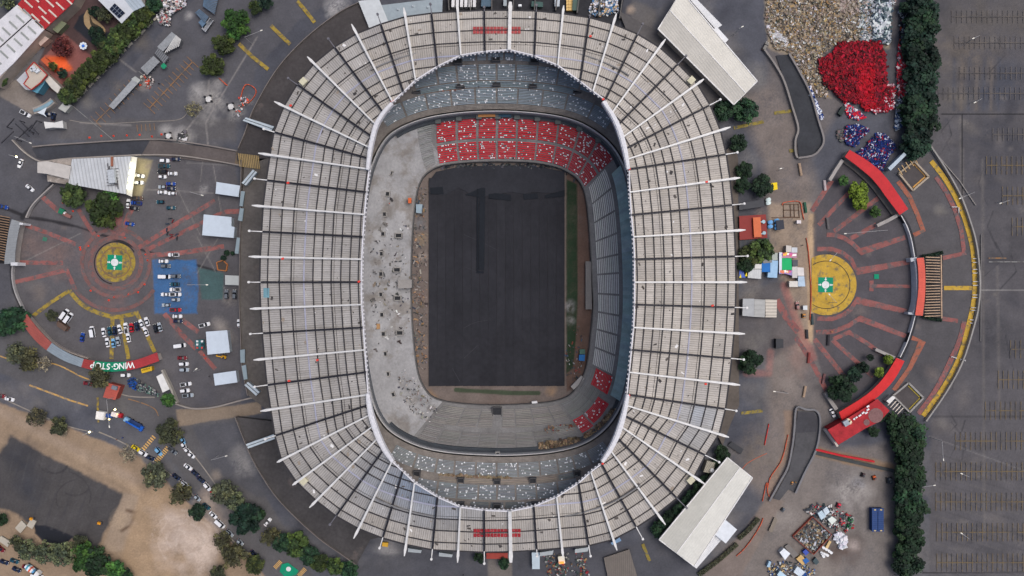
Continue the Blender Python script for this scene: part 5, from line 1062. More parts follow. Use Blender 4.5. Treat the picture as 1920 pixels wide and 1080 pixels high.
rb = simple_box('red_building', [(1572, 834), (1552, 806), (1580, 790), (1622, 764), (1645, 748), (1668, 770), (1650, 790), (1625, 802)], 6.5, (156, 38, 44), 'big red flat roofed building below the lower right red roof', 'building', rough=.8, amt=.3)
mb = MB(); mb.box(W(1586, 793, 7.4), (2.6, 2.6, 1.4), .5); mb.build('air_unit', mat((140, 150, 158), .5), rb)
mb = MB()
for x, y in ((1589, 788), (1592, 791)): mb.cyl(W(x, y, 6.6), 1, .9, 12)
mb.build('water_tank', mat((206, 190, 160), .6), rb)
mb = MB(); mb.cyl(W(1642, 779, 6.55), 3.6, .08, 14); mb.cyl(W(1625, 792, 6.55), 1.5, .1, 14); mb.build('roof_patch', mat((120, 90, 88), .9, .3, 1), rb)
mb = MB()
for x, y in ((1605, 783), (1612, 779), (1618, 774), (1627, 768), (1627, 762), (1624, 774), (1602, 785)): mb.box(W(x, y, 6.9), (1.4, .7, .5), .6)
mb.build('skylight', mat((214, 214, 214), .4), rb)
wall([(1549, 806), (1571, 837)], 3, .9, (196, 188, 178), 'pale boundary wall left of the big red building', 'boundary_wall', False); wall([(1550, 806), (1580, 789)], 3, .9, (196, 188, 178), 'pale boundary wall above the big red building', 'boundary_wall', False)
# middle gate with louvred pergola
mg = curved_roof([(1719, 484), (1722, 510), (1722, 545), (1719, 570), (1716, 591)], [(1732, 483), (1735, 510), (1735, 545), (1733, 570), (1730, 592)], [(0, 1, (196, 84, 68), (90, 1.2, .12))], 5.4, 'gate_roof', 'orange curved gate roof in the middle of the right plaza', slope=.3)
mb = MB()
for i, y in enumerate(np.linspace(483, 592, 22)): x0 = 1736+(-2 if y > 570 else 0); mb.beam(W(x0, y-1 if y < 530 else y+1, 4.3), W(1767-abs(y-540)*.03, y, 4.3), .38, .5)
mb.beam(W(1765, 478, 4.6), W(1766, 597, 4.6), .5, .7); mb.build('pergola_louvres', mat((176, 150, 124), .8), mg)
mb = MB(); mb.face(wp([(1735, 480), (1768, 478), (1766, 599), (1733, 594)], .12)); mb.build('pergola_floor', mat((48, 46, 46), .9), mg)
mb = MB(); mb.prism(wp([(1707, 484), (1719, 482), (1719, 488), (1708, 491)], 4), 0); mb.prism(wp([(1703, 585), (1716, 587), (1715, 591), (1703, 589)], 4), 0); mb.build('end_pier', mat((170, 176, 182), .7), mg)
mb = MB(); L_ = smooth_line([(1716, 488), (1719, 515), (1719, 560), (1713, 588)]); 
for a, b in zip(L_[:-1], L_[1:]): mb.beam(W(*a, 4.2), W(*b, 4.2), .8, 4.2)
mb.build('wall', mat((180, 186, 192), .7), mg)
# left gate, same idea
lg = curved_roof([(39, 417), (34, 436), (30, 460), (28, 480), (28, 494)], [(22, 411), (16, 434), (12, 460), (9, 480), (8, 495)], [(0, 1, (132, 136, 138), (90, 1.2, .1))], 5.4, 'gate_roof', 'grey curved gate roof at the left edge with brown louvres beside it', slope=.3)
mb = MB()
for i, y in enumerate(np.linspace(408, 488, 18)): mb.beam(W(-22, y-7, 4.3), W(18-(y-410)*.13, y, 4.3), .4, .5)
mb.build('pergola_louvres', mat((134, 110, 88), .8), lg)
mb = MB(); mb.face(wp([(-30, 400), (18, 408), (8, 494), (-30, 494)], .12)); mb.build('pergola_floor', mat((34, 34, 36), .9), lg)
mb = MB(); mb.prism(wp([(37, 417), (43, 418), (42, 422), (36, 421)], 5.6), 0); mb.prism(wp([(20, 492), (33, 492), (33, 498), (20, 498)], 5.6), 0); mb.build('end_pier', mat((196, 198, 200), .7), lg)
# square ramps with pergola (stair wells) at both ends of the right plaza
def stairwell(P, label, lc, fr):
    r = empty('stair_well', W(*centre(P), 0), label, 'stair well'); mb = MB(); 
    for a, b in zip(P, P[1:]+P[:1]): mb.beam(W(*a, 1.3), W(*b, 1.3), .8, 1.3)
    mb.build('frame_wall', mat(fr, .85, .15, .5), r); mb = MB(); mb.face(wp(P, .1)); mb.build('floor', mat((74, 70, 70), .9, .2), r)
    mb = MB(); c = centre(P); Q = [rpt(p, c, .16) for p in P]
    for a, b in ((Q[1], Q[2]), (Q[2], Q[3])): mb.beam(W(*a, .3), W(*b, .3), 1.3, .1)
    mb.build('painted_edge', mat(lc, .8, .1, .4), r); return r
s1 = stairwell([(1686, 325), (1715, 302), (1742, 331), (1712, 357)], 'square sunken stair with yellow edges beside the upper red roof', (196, 150, 84), (160, 148, 130))
s2 = stairwell([(1675, 742), (1704, 718), (1732, 746), (1706, 773)], 'square sunken stair with faded yellow edges beside the lower red roof', (164, 146, 62), (140, 138, 134))
for s_, x0, y0, dx, dy, ux, uy in ((s1, 1684, 315, 9.5, -7.5, 8, 13), (s2, 1676, 748, 6, 5.5, -11, 12)):
    mb = MB()
    for k in range(5): a = (x0+dx*k*.75, y0+dy*k*.75); mb.beam(W(*a, 3), W(a[0]+ux, a[1]+uy, 3), .35, .4)
    mb.build('pergola', mat((186, 156, 110) if s_ is s1 else (210, 200, 186), .8), s_)
simple_box('strip_roof', [(1665, 315), (1695, 286), (1700, 290), (1670, 320)], 4, (166, 180, 190), 'narrow bluish roof above the upper square stair', 'canopy')
simple_box('strip_roof', [(1662, 752), (1674, 742), (1679, 746), (1668, 757)], 3.4, (206, 206, 202), 'short white roof beside the lower square stair', 'canopy')
# NW: halls, school, kiosk
wh = empty('white_hall', W(40, 70, 0), 'long white roofed hall with grey skylight strips in the upper left corner', 'building')
mb = MB(); mb.prism(wp([(-60, 90), (32, 10), (82, 55), (25, 118), (-10, 160)], 7), 0); mb.build('wall', mat((150, 140, 130), .9), wh)
mb = MB(); mb.prism(wp([(-62, 90), (32, 9), (83, 55), (25, 119), (-40, 180)], 7.4), 7.1); mb.build('roof', mat((196, 196, 198), .6, .14, .15), wh)
mb = MB(); mb.beam(W(-60, 142, 7.7), W(60, 34, 7.7), .4, .2); mb.build('ridge_gutter', mat((44, 42, 44), .8), wh)
for i in range(9):
    t = -.5+i*.16; a = (2+83*t*.95, 95-76*t*.98); 
    for k in (0, 1):
        p = (36-i*13+7+k*22, 17+i*11.5+k*20.5); q = (p[0]+15, p[1]+14)
        mb = MB(); mb.beam(W(*p, 7.6), W(*q, 7.6), .9, .12); mb.build('skylight', mat((140, 144, 140), .5), wh)
rh = empty('red_hall', W(90, 20, 0), 'red roofed hall with pale skylight strips beside the white one', 'building')
mb = MB(); mb.prism(wp([(34, 9), (55, -12), (144, -12), (135, 5), (84, 54)], 7), 0); mb.build('wall', mat((130, 120, 110), .9), rh)
mb = MB(); mb.prism(wp([(33, 8), (54, -14), (146, -14), (136, 6), (84, 55)], 7.3), 7.1); mb.build('roof', mat((158, 34, 38), .6, .15, .3, corr=(45, 1.1, .15)), rh)
for x, y in ((36, 14), (48, 2), (61, 28), (74, 14), (88, 1), (80, 32), (93, 20), (107, 6), (122, -4), (60, -8), (68, 42)):
    mb = MB(); mb.beam(W(x-2, y-2, 7.6), W(x+13, y+12, 7.6), .8, .12); mb.build('skylight', mat((196, 184, 172), .5), rh)
sh = empty('solar_building', W(230, 10, 0), 'white roofed building with a dark solar array, top edge', 'building')
mb = MB(); mb.prism(wp([(186, 0), (228, 43), (249, 20), (272, 11), (250, -20), (180, -20)], 6.8), 0); mb.build('wall', mat((150, 146, 140), .9), sh)
mb = MB(); mb.prism(wp([(184, 0), (228, 44), (250, 21), (218, -20), (176, -20)], 7.2), 7); mb.build('roof', mat((184, 188, 192), .6, .1, .2), sh)
mb = MB(); mb.prism(wp([(250, 21), (272, 11), (252, -20), (219, -20)], 7.1), 6.9); mb.build('roof', mat((156, 168, 176), .6, .1, .2, corr=(40, 1.6, .2)), sh)
mb = MB(); mb.prism(wp([(205, 17), (215, 6), (234, 24), (223, 34)], 7.7), 7.4); pa = mb.build('solar_panel', mat((22, 28, 44), .25, .1, 1), sh)
mb = MB()
for k in range(1, 4): a = rpt((205, 17), (223, 34), k/4); b = rpt((215, 6), (234, 24), k/4); mb.beam(W(*a, 7.75), W(*b, 7.75), .15, .05)
mb.beam(W(*rpt((205, 17), (215, 6), .5), 7.76), W(*rpt((223, 34), (234, 24), .5), 7.76), .15, .05); rel(mb.build('frame', mat((120, 130, 140), .4)), pa)
sc_ = simple_box('school_building', [(44, 157), (53, 144), (48, 133), (63, 116), (88, 140), (75, 155), (58, 168)], 6.6, (176, 166, 152), 'cream L shaped school building with red parapet, upper left', 'building')
mb = MB(); P = [(44, 157), (53, 144), (48, 133), (63, 116), (88, 140), (75, 155), (58, 168)]
for a, b in zip(P, P[1:]+P[:1]): mb.beam(W(*a, 7), W(*b, 7), .35, .6)
mb.build('parapet', mat((160, 48, 42), .8), sc_)
mb = MB()
for x, y, w_, c in ((62, 127, 2, 0), (66, 131, 1.6, 0), (60, 131, 1.2, 0), (71, 133, 2.2, 0)): mb.box(W(x, y, 7.2), (w_, 1.4, 1), .6)
mb.build('roof_unit', mat((190, 196, 200), .5), sc_)
simple_box('school_wing', [(31, 150), (47, 134), (57, 146), (45, 158), (58, 169), (48, 168)], 5.2, (170, 172, 176), 'pale grey roof wing left of the cream school building', 'building')
simple_box('school_wing', [(84, 150), (92, 142), (114, 164), (108, 175), (96, 165)], 5.2, (186, 182, 172), 'cream roof wing right of the cream school building', 'building')
bc = simple_box('blue_canopy', [(60, 170), (84, 142), (89, 145), (82, 158), (70, 175)], 4.6, (84, 140, 160), 'light blue canopy in front of the cream school building', 'canopy')
simple_box('blue_shed', [(0, 104), (8, 104), (21, 122), (11, 132), (-8, 116)], 4, (96, 150, 184), 'small blue roofed shed at the left edge below the white hall', 'shed')
curved_roof([(62, 206), (75, 200), (88, 193), (97, 187)], [(63, 210), (78, 206), (92, 198), (100, 190)], [(0, 1, (120, 148, 160), None)], 3.4, 'curved_canopy', 'slim light blue curved canopy by the school gate')
simple_box('shed', [(66, 72), (73, 66), (88, 80), (90, 86), (82, 90)], 3.5, (120, 70, 60), 'small roof with blue tank beside the white hall', 'shed') if False else None
simple_box('garden_shed', [(98, 55), (112, 37), (125, 44), (108, 62)], 3.2, (110, 116, 92), 'olive roofed shed with a blue edge beside the red hall', 'shed'); simple_box('pump_house', [(66, 74), (74, 62), (92, 72), (76, 86)], 3.4, (180, 160, 150), 'small pale pink outbuilding between the white hall and the garden', 'outbuilding')
ow = simple_box('orange_awning', [(76, 112), (83, 106), (101, 124), (98, 133), (90, 126)], 3.2, (176, 84, 50), 'glowing orange awning in the school garden', 'awning')
l = bpy.data.lights.new('lamp_light', 'POINT'); l.energy = 650; l.color = (1, .36, .08); l.shadow_soft_size = .5; o = bpy.data.objects.new('lamp_light', l); C.objects.link(o); o.location = W(104, 116, 4.5); rel(o, ow)
# islet, parasol
mb = MB(); P = smooth_line([(157, 30), (163, 19), (170, 20), (176, 34), (190, 46), (197, 56), (193, 65), (180, 66), (166, 55), (158, 44), (157, 30)], 5)[:-1]; mb.prism(wp(P, .5), 0); tag(mb.build('sandy_islet', mat((150, 128, 96), .9, .2, .4)), kind='structure')
mb = MB(); P = smooth_line([(168, 30), (174, 42), (188, 50), (191, 56), (180, 56), (170, 46), (168, 30)], 5)[:-1]; mb.prism(wp(P, .8), .4); tag(mb.build('planted_bed', mat((58, 52, 42), .9, .4, .6)), kind='structure')
pr = empty('parasol', W(156, 86, 0), 'white flower shaped parasol with a blue centre in the school garden', 'parasol')
mb = MB()
for k in range(8): a = k*.785; x, y, z = W(156, 86, 2.7); mb.cyl((x+math.cos(a)*1.35, y+math.sin(a)*1.35, 2.6), .62, .15, 8)
mb.build('canopy', mat((206, 214, 220), .6), pr); mb = MB(); mb.cyl((*W(156, 86, 2.7)[:2], 2.8), .75, .3, 10, .3); mb.build('cap', mat((50, 110, 200), .5), pr); mb = MB(); mb.cyl((*W(156, 86, 2.7)[:2], 0), .06, 2.7, 6); mb.build('pole', mat((120, 120, 120)), pr)
simple_box('white_awning', [(82, 228), (102, 230), (117, 226), (119, 240), (100, 239), (85, 241)], 3.4, (200, 200, 196), 'white rumpled awning at the road gate, upper left', 'awning'); simple_box('kiosk', [(109, 203), (118, 193), (134, 197), (122, 211)], 3, (166, 168, 162), 'pale kiosk roof under the lowest clipped tree', 'kiosk')
mb = MB(); v = wp([(70, 211), (88, 201), (83, 213), (88, 220), (82, 216)], 3.4); mb.face(v); tag(mb.build('shade_sail', mat((196, 204, 208), .6)), 'white triangular shade sail beside the dark parked car, upper left', 'shade sail'); bpy.data.objects['shade_sail'].modifiers.new('t', 'SOLIDIFY').thickness = .05
# gatehouse and other roofs at the lower left
gh = simple_box('gatehouse', [(202, 718), (226, 724), (216, 750), (193, 745)], 4.5, (164, 78, 66), 'rust red roofed gatehouse with dark edge, lower left street', 'gatehouse', corr=(75, 1, .1))
mb = MB(); mb.box(W(215, 727, 5.1), (2.6, 1.8, 1), -.3); mb.build('air_unit', mat((110, 116, 124), .5), gh)
simple_box('hut', [(293, 706), (304, 700), (318, 730), (305, 736)], 3, (206, 206, 202), 'white roofed hut beside the straight pale wall, lower left', 'hut')
simple_box('billboard_trailer', [(264, 692), (284, 687), (285, 695), (266, 700)], 2.8, (196, 160, 34), 'yellow trailer with dark script parked below the curved roof', 'trailer')
mb = MB(); 
for k in range(5): mb.beam(W(267+k*3, 695.5-k*.8, 2.9), W(269+k*3, 692.5-k*.8, 2.9), .25, .05)
rel(mb.build('script_marking', mat((60, 50, 30))), bpy.data.objects['billboard_trailer'])
# plaza canopies on the left
for P, z, lb in (([(406, 341), (450, 348), (447, 369), (404, 363)], 4, 'white canopy uppermost of the five beside the west concourse'), ([(382, 402), (434, 407), (434, 424), (440, 426), (438, 446), (379, 441)], 4, 'large white notched canopy, second from the top beside the west concourse'), ([(386, 622), (426, 619), (431, 661), (389, 665)], 4, 'square white canopy with rounded creases, beside the yellow digger'), ([(400, 701), (442, 695), (445, 717), (403, 723)], 4, 'white canopy lowest beside the west concourse'), ([(422, 516), (448, 517), (448, 535), (422, 534)], 3.4, 'pale grey canopy in front of the west concourse middle')):
    simple_box('canopy', P, z, (186, 198, 208) if 'grey' not in lb else (168, 172, 170), lb, 'canopy', rough=.5, amt=.06)
for P, lb in (([(452, 358), (459, 359), (455, 387), (449, 386)], 'slim grey kiosk roof uppermost along the west concourse'), ([(450, 390), (457, 391), (454, 415), (446, 413)], 'slim grey kiosk roof, second along the west concourse'), ([(444, 445), (450, 446), (447, 476), (440, 475)], 'slim grey kiosk roof beside the large notched canopy'), ([(450, 656), (459, 655), (459, 680), (451, 680)], 'slim grey kiosk roof beside the square white canopy'), ([(453, 686), (461, 684), (464, 711), (457, 712)], 'slim grey kiosk roof lowest along the west concourse')):
    simple_box('slim_kiosk', P, 4.4, (132, 148, 154), lb, 'kiosk')
for P, lb in (([(455, 226), (461, 220), (514, 237), (508, 246)], 'striped white entrance roof at the upper left of the stadium'), ([(453, 343), (474, 318), (482, 323), (461, 348)], 'striped white entrance roof between ramp and concourse, upper left'), ([(461, 833), (514, 814), (518, 822), (465, 841)], 'striped white entrance roof at the lower left of the stadium'), ([(458, 722), (465, 716), (487, 735), (480, 742)], 'striped white entrance roof at the lower left ramp')):
    e_ = simple_box('entrance_roof', P, 6, (178, 190, 196), lb, 'entrance roof')
    mb = MB(); a, b = rpt(P[0], P[1], .5), rpt(P[3], P[2], .5)
    if math.dist(P[0], P[1]) > math.dist(P[1], P[2]): a, b = rpt(P[1], P[2], .5), rpt(P[0], P[3], .5)
    mb.beam(W(*a, 6.1), W(*b, 6.1), .3, .05); mb.build('roof_seam', mat((60, 66, 72)), e_)
# top edge roofs and yard
simple_box('sloped_roof', [(672, 2), (710, -3), (728, 40), (692, 52)], 5, (186, 192, 194), 'white sloping roof slab at the upper left edge of the stadium', 'roof'); tg = simple_box('grey_terrace', [(712, 10), (830, -4), (829, 30), (760, 36), (727, 42)], 4, (142, 154, 160), 'blue grey terrace roof with faint orange lines at the top of the stadium', 'terrace')
mb = MB()
for x, y in ((746, 18), (774, 12), (802, 14)): mb.cyl(W(x, y, 4), .7, .8, 10, .3)
mb.build('roof_vent', mat((170, 180, 186), .5), tg)
mb = MB(); mb.prism(wp([(829, -12), (1172, -12), (1160, 52), (1100, 30), (960, 20), (829, 30)], .25), 0); tag(mb.build('service_yard', mat((46, 47, 51), .9, .3, .3)), kind='structure')
for k in range(9): wall([(840+k*41, -8), (842+k*40, 19+max(0, k-5)*5)], 3.2, .5, (92, 90, 88), '%s divider wall from the left in the top service yard' % ordn(k), 'divider_wall', False, group='divider walls of the top service yard')
for k in range(6): simple_box('white_truck_bed', [(847+k*8, -12), (853+k*8, -12), (852+k*8, 13), (846.5+k*8, 13)], 3, (208, 208, 208), '%s long white trailer from the left at the top edge' % ordn(k), 'trailer', group='white trailers in the top yard')
for P, c, lb in (([(997, 2), (1018, 4), (1018, 13), (996, 12)], (62, 88, 84), 'dark green container in the top service yard'), ([(1040, -4), (1050, -3), (1049, 12), (1040, 12)], (176, 184, 190), 'pale grey block beside the yellow crates, top yard'), ([(903, -4), (922, -4), (920, 12), (902, 12)], (74, 96, 112), 'blue grey container at the top edge beside the white trailers'), ([(1074, -6), (1087, -6), (1084, 20), (1073, 19)], (72, 92, 84), 'green grey container right of the yellow crates, top yard'), ([(972, 8), (978, 8), (978, 12), (972, 12)], (220, 224, 226), 'small white tank in the middle of the top yard'), ([(944, -2), (950, -2), (950, 11), (944, 11)], (150, 160, 164), 'narrow pale cabinet just left of the central white beam')):
    simple_box('container', P, 2.6, c, lb, 'container')
k2 = 0
for i in range(4):
    for j in range(3): simple_box('yellow_crate', [(1062+j*4.8, -2+i*5.5), (1066.4+j*4.8, -2+i*5.5), (1066+j*4.8, 3+i*5.5), (1061.6+j*4.8, 3+i*5.5)], 2, (206, 172, 108), 'yellow crate in the top yard block, %s row and %s column' % (ordn(i), ordn(j)), 'crate', group='yellow crates in the top service yard')
rubble('scrap_heap', [(1108, 0), (1158, -4), (1160, 24), (1148, 26), (1120, 30), (1104, 24)], 320, .3, .4, 1.3, [(206, 208, 212), (150, 156, 162), (70, 72, 76), (60, 110, 150), (180, 150, 110), (224, 226, 230)], .8, label='heap of white and grey scrap in the top service yard', cat='scrap')
# ---- market and yard right of the stadium
for P, z, c, lb, nm, ct, cr in (
 ([(1386, 381), (1432, 374), (1434, 387), (1386, 394)], 4, (62, 64, 68), 'dark grey flat roof between two trees and the red court, right of the stadium', 'flat_building', 'building', None),
 ([(1386, 405), (1436, 402), (1439, 446), (1387, 450)], 3.6, (128, 48, 44), 'dark red walled roof right of the stadium', 'red_court', 'building', None),
 ([(1412, 408), (1426, 407), (1428, 444), (1414, 445)], 4.8, (196, 104, 66), 'orange roof strip on the dark red court', 'orange_roof', 'roof', None),
 ([(1386, 451), (1440, 447), (1440, 462), (1387, 468)], 3.0, (58, 62, 68), 'dark striped roof just below the dark red court', 'flat_building', 'building', (0, 2.2, .4)),
 ([(1393, 560), (1414, 560), (1414, 594), (1392, 592)], 3.4, (158, 162, 164), 'smooth pale grey roof, left part of the market hall', 'market_roof', 'roof', None),
 ([(1414.3, 561), (1435, 562), (1434, 595), (1414.3, 594)], 3.3, (162, 164, 162), 'pale grey roof, middle part of the market hall', 'market_roof', 'roof', (90, 2.2, .12)),
 ([(1435.3, 561), (1457, 562), (1456, 595), (1435.3, 595)], 3.4, (190, 184, 172), 'cream striped roof, right part of the market hall', 'market_roof', 'roof', (90, 1.5, .45)),
 ([(1404, 505), (1428, 505), (1427, 523), (1402, 521)], 3, (190, 194, 194), 'white corrugated stall roof under the trees', 'stall_roof', 'stall', (0, 1, .15)),
 ([(1412, 495), (1428, 495), (1428, 504), (1411, 504)], 3.2, (206, 206, 202), 'small white stall roof above the corrugated one', 'stall_roof', 'stall', None),
 ([(1428.5, 493), (1444, 493), (1444, 510), (1428.5, 510)], 3.2, (28, 104, 176), 'bright blue stall roof', 'stall_roof', 'stall', None),
 ([(1444.4, 488), (1459, 489), (1457, 521), (1439, 520), (1440, 511), (1444.4, 511)], 3.2, (146, 180, 208), 'pale blue stall roof beside the bright blue one', 'stall_roof', 'stall', None),
 ([(1447, 474), (1458, 474), (1458, 488), (1448, 488)], 3, (160, 168, 160), 'pale green stall roof above the pale blue one', 'stall_roof', 'stall', None),
 ([(1426, 484), (1446, 482), (1448, 492), (1432, 494)], 3.4, (122, 124, 124), 'grey slanted stall roof under the wide tree', 'stall_roof', 'stall', None),
 ([(1461, 473), (1466, 473), (1466, 510), (1461, 512)], 3.2, (204, 210, 220), 'narrow white roof left of the green awning', 'stall_roof', 'stall', None),
 ([(1466.3, 484), (1484, 484), (1485, 506), (1466.3, 506)], 3.3, (14, 164, 96), 'bright green awning in the market', 'awning', 'awning', None),
 ([(1466.3, 474), (1494, 474), (1494, 483.6), (1466.3, 483.6)], 3.1, (176, 130, 150), 'patchwork purple and yellow stall roof above the green awning', 'patchwork_roof', 'stall', None),
 ([(1461, 507), (1485, 507), (1486, 517), (1472, 513), (1461, 513.5)], 3.1, (150, 130, 180), 'patchwork purple and yellow awning edge below the green awning', 'patchwork_roof', 'stall', None),
 ([(1474, 460), (1484, 461), (1484, 473), (1474, 473)], 3, (196, 192, 184), 'cream ribbed roof at the top of the market', 'stall_roof', 'stall', (0, 1, .15)),
 ([(1484.4, 464), (1495, 464), (1495, 473.6), (1484.4, 473.6)], 2.8, (186, 192, 196), 'white roof at the top right of the market', 'stall_roof', 'stall', None),
 ([(1485.4, 500), (1495, 500), (1495, 521), (1485.4, 521)], 3.2, (190, 188, 184), 'cream roof right of the green awning', 'stall_roof', 'stall', None),
 ([(1495.3, 501), (1507, 502), (1508, 517), (1495.3, 517)], 3.0, (204, 200, 196), 'cream roof beside the orange glow', 'stall_roof', 'stall', None),
 ([(1485, 487), (1496, 487), (1496, 499), (1486, 499)], 2.6, (76, 80, 86), 'dark stall roof right of the green awning', 'stall_roof', 'stall', None),
 ([(1480, 527), (1496, 527), (1496, 538), (1480, 538)], 2.8, (200, 198, 190), 'cream square roof at the lower end of the market', 'stall_roof', 'stall', None),
 ([(1496.5, 518), (1508, 518), (1510, 537), (1496.5, 537)], 2.9, (166, 186, 202), 'pale blue roof at the lower end of the market', 'stall_roof', 'stall', None),
 ([(1455, 413), (1469, 412), (1471, 429), (1457, 432)], 3, (48, 52, 62), 'dark roofed cabin with blue tanks at its side', 'cabin', 'cabin', None),
 ([(1455, 635), (1469, 636), (1469, 652), (1455, 654)], 3, (52, 54, 58), 'dark roofed cabin beside the pinkish path', 'cabin', 'cabin', None),
 ([(1446, 343), (1457, 342), (1458, 355), (1447, 357)], 3, (226, 196, 20), 'yellow kiosk beside the dense tree', 'kiosk', 'kiosk', None),
 ([(1494, 413), (1502, 413), (1502, 419), (1494, 419)], 2.4, (206, 200, 200), 'small white cabin on the bare earth', 'cabin', 'cabin', None)):
    o = simple_box(nm, P, z, c, lb, ct, corr=cr)
    if nm == 'patchwork_roof':
        mb = MB(); cx, cy = centre(P)
        for k in range(14):
            x = random.uniform(P[0][0]+2, P[1][0]-2); y = random.uniform(P[0][1]+1.5, P[2][1]-4 if P[0][1] < 490 else P[0][1]+4); mb.box(W(x, y, z+.05+k*.006), (random.uniform(.8, 1.8), random.uniform(.6, 1.2), .05), random.uniform(-.4, .4), col=random.choice([(226, 180, 70), (110, 70, 160), (214, 120, 90), (240, 236, 230), (200, 90, 140)]))
        mb.build('printed_patch', mat(None, .6, .05, vcol=True), o)
mb = MB(); mb.prism(wp([(1386, 505), (1392, 503), (1398, 521), (1386, 520)], 2.6), 2.2); t_ = tag(mb.build('blue_tarp', mat((16, 74, 170), .4, .2, .8)), 'crumpled blue tarpaulin at the left end of the market', 'tarpaulin')
for x, y in ((1388.5, 519), (1399.5, 516)):
    mb = MB(); v = wp([(x-2.4, y+2), (x+1.8, y+1.8), (x+.4, y-6)], 2.75); mb.face(v); o = mb.build('pennant', mat((226, 206, 30), .6)); rel(o, t_); o.modifiers.new('t', 'SOLIDIFY').thickness = .05
for x, y in ((1428, 416), (1429, 437)):
    mb = MB(); mb.beam(W(x-4, y+(3 if y > 430 else 0), 4.6), W(x+2, y, 4.6), .6, .5); mb.cyl(W(x+3, y, 4), .9, .7, 8); tag(mb.build('roof_duct', mat((140, 170, 180), .4)), 'grey air duct on the red court, %s one' % ('upper' if y < 430 else 'lower'), 'air duct')
for x, y, s_ in ((1439.5, 375, 0), (1439.5, 381, 1), (1455, 414, 2), (1456, 422, 3), (1456, 428, 4), (1443, 417, 5), (1443, 425, 6)):
    mb = MB(); mb.cyl(W(x, y, 0), .95, 2, 12); mb.cyl(W(x, y, 2), .95, .35, 12, .4); tag(mb.build('water_tank', mat((90, 150, 200) if s_ > 1 else (190, 206, 204), .5, .1)), ['pale tank beside the dark grey roof, upper of two', 'pale tank beside the dark grey roof, lower of two', 'blue tank at the dark cabin, upper', 'blue tank at the dark cabin, middle', 'blue tank at the dark cabin, lower', 'blue tank just right of the red court, upper', 'blue tank just right of the red court, lower'][s_], 'water tank')
# foundation grid
mb = MB(); Z = .35
for a, b in (((1469, 383), (1498, 383)), ((1469, 394), (1498, 394)), ((1470, 407), (1500, 407)), ((1469, 383), (1470, 407)), ((1482, 383), (1483, 407)), ((1489, 383), (1490, 407)), ((1497, 383), (1499, 407)), ((1447, 408), (1500, 408))): mb.beam(W(*a, Z), W(*b, Z), .3, Z)
tag(mb.build('foundation_frame', mat((96, 76, 62), .9)), 'brown grid of building footings on the bare earth', 'foundation')
def netting(line, label, w_=.3, c=(190, 84, 54)): 
    mb = MB(); L_ = smooth_line(line)
    for a, b in zip(L_[:-1], L_[1:]): mb.beam(W(*a, .7), W(*b, .7), w_*random.uniform(.4, 1.2), .7)
    return tag(mb.build('safety_netting', mat(c, .7, .3, .6)), label, 'netting')
netting([(1467, 385), (1470, 380), (1490, 377), (1501, 380), (1504, 395), (1508, 412)], 'orange netting round the building footings'); netting([(1512, 446), (1516, 470), (1520, 520), (1521, 560), (1519, 600)], 'orange netting along the edge of the yellow disc')
netting([(1381, 1043), (1395, 1030), (1412, 1008), (1426, 985), (1431, 972)], 'orange netting along the kerb at the bottom right'); netting([(1440, 915), (1445, 895), (1462, 870), (1470, 850), (1478, 815)], 'orange netting beside the lower right ramp')
netting([(1446, 936), (1440, 925), (1438, 905), (1430, 940)], 'loose orange netting at the lower tip of the ramp'); netting([(1434, 835), (1438, 815), (1442, 795)], 'red netting strip on the road right of the stadium', c=(190, 50, 44))
netting([(450, 187), (456, 165), (464, 158), (478, 166), (478, 178), (464, 193), (450, 187)], 'red netting square on the white dust, upper left', .35); netting([(410, 146), (420, 155), (426, 160)], 'short orange netting beside the yard path, upper left', .5)
netting([(1690, 30), (1689, 70), (1686, 82)], 'orange netting by the upper right tree row', .4)
# concrete kiosks under the stairs etc: planter strips
for a, b, c, lb in (((1499, 306), (1503, 329), (150, 130, 110), 'slim planter near the curved underpass ramp'), ((1509, 379), (1512, 399), (40, 84, 66), 'slim green barrier beside the building footings'), ((1551, 408), (1554, 429), (90, 88, 88), 'slim grey planter in the upper right plaza'), ((1546, 338), (1548, 357), (170, 160, 160), 'slim pale planter near the ramp wall, upper right plaza'), ((1554, 628), (1553, 648), (46, 44, 48), 'slim dark planter in the lower right plaza'), ((1518, 661), (1516, 681), (120, 60, 56), 'slim reddish planter left of the lower plaza'), ((1547, 701), (1543, 720), (110, 80, 80), 'slim planter crossing the red band, lower right plaza'), ((1511, 724), (1507, 745), (150, 130, 110), 'slim planter above the lower right ramp'), ((1523, 588), (1524, 609), (56, 70, 72), 'slim dark barrier below the yellow disc'), ((1513, 618), (1514, 635), (50, 50, 54), 'slim dark barrier on the dust strip')):
    mb = MB(); mb.beam(W(*a, .9), W(*b, .9), 1.1, .9); mb.beam(W(a[0], a[1]+1.5, 1.0), W(b[0], b[1]-1.5, 1.0), .6, .2); tag(mb.build('planter', mat(c, .85, .2, .5)), lb, 'planter')
for x, y, r in ((1790, 388, 0), (1798, 394, 90), (1830, 485, 0), (1830, 492, 0), (1830, 505, 0), (1830, 512, 0), (1830, 528, 0), (1830, 535, 0), (1829, 553, 0), (1829, 558, 0), (1827, 577, 0), (1827, 582, 0), (1824, 600, 5), (1824, 606, 5), (1789, 670, 20), (1806, 675, 20)):
    mb = MB(); p = W(x, y, .9); mb.box((p[0], p[1], .8), (2.8, .35, .25), R(-r)); mb.box((p[0]-1.2, p[1], .35), (.2, .3, .7), R(-r)); mb.box((p[0]+1.2, p[1], .35), (.2, .3, .7), R(-r))
    tag(mb.build('turnstile_rail', mat((176, 176, 176), .5)), 'grey steel rail on the yellow arc at about %s of its length' % (('the upper end', 'the upper quarter', 'the upper middle', 'the middle', 'the lower middle', 'the lower quarter', 'the lower end')[min(6, int((y-388)/42))]), 'rail', 'steel rails along the yellow arc')
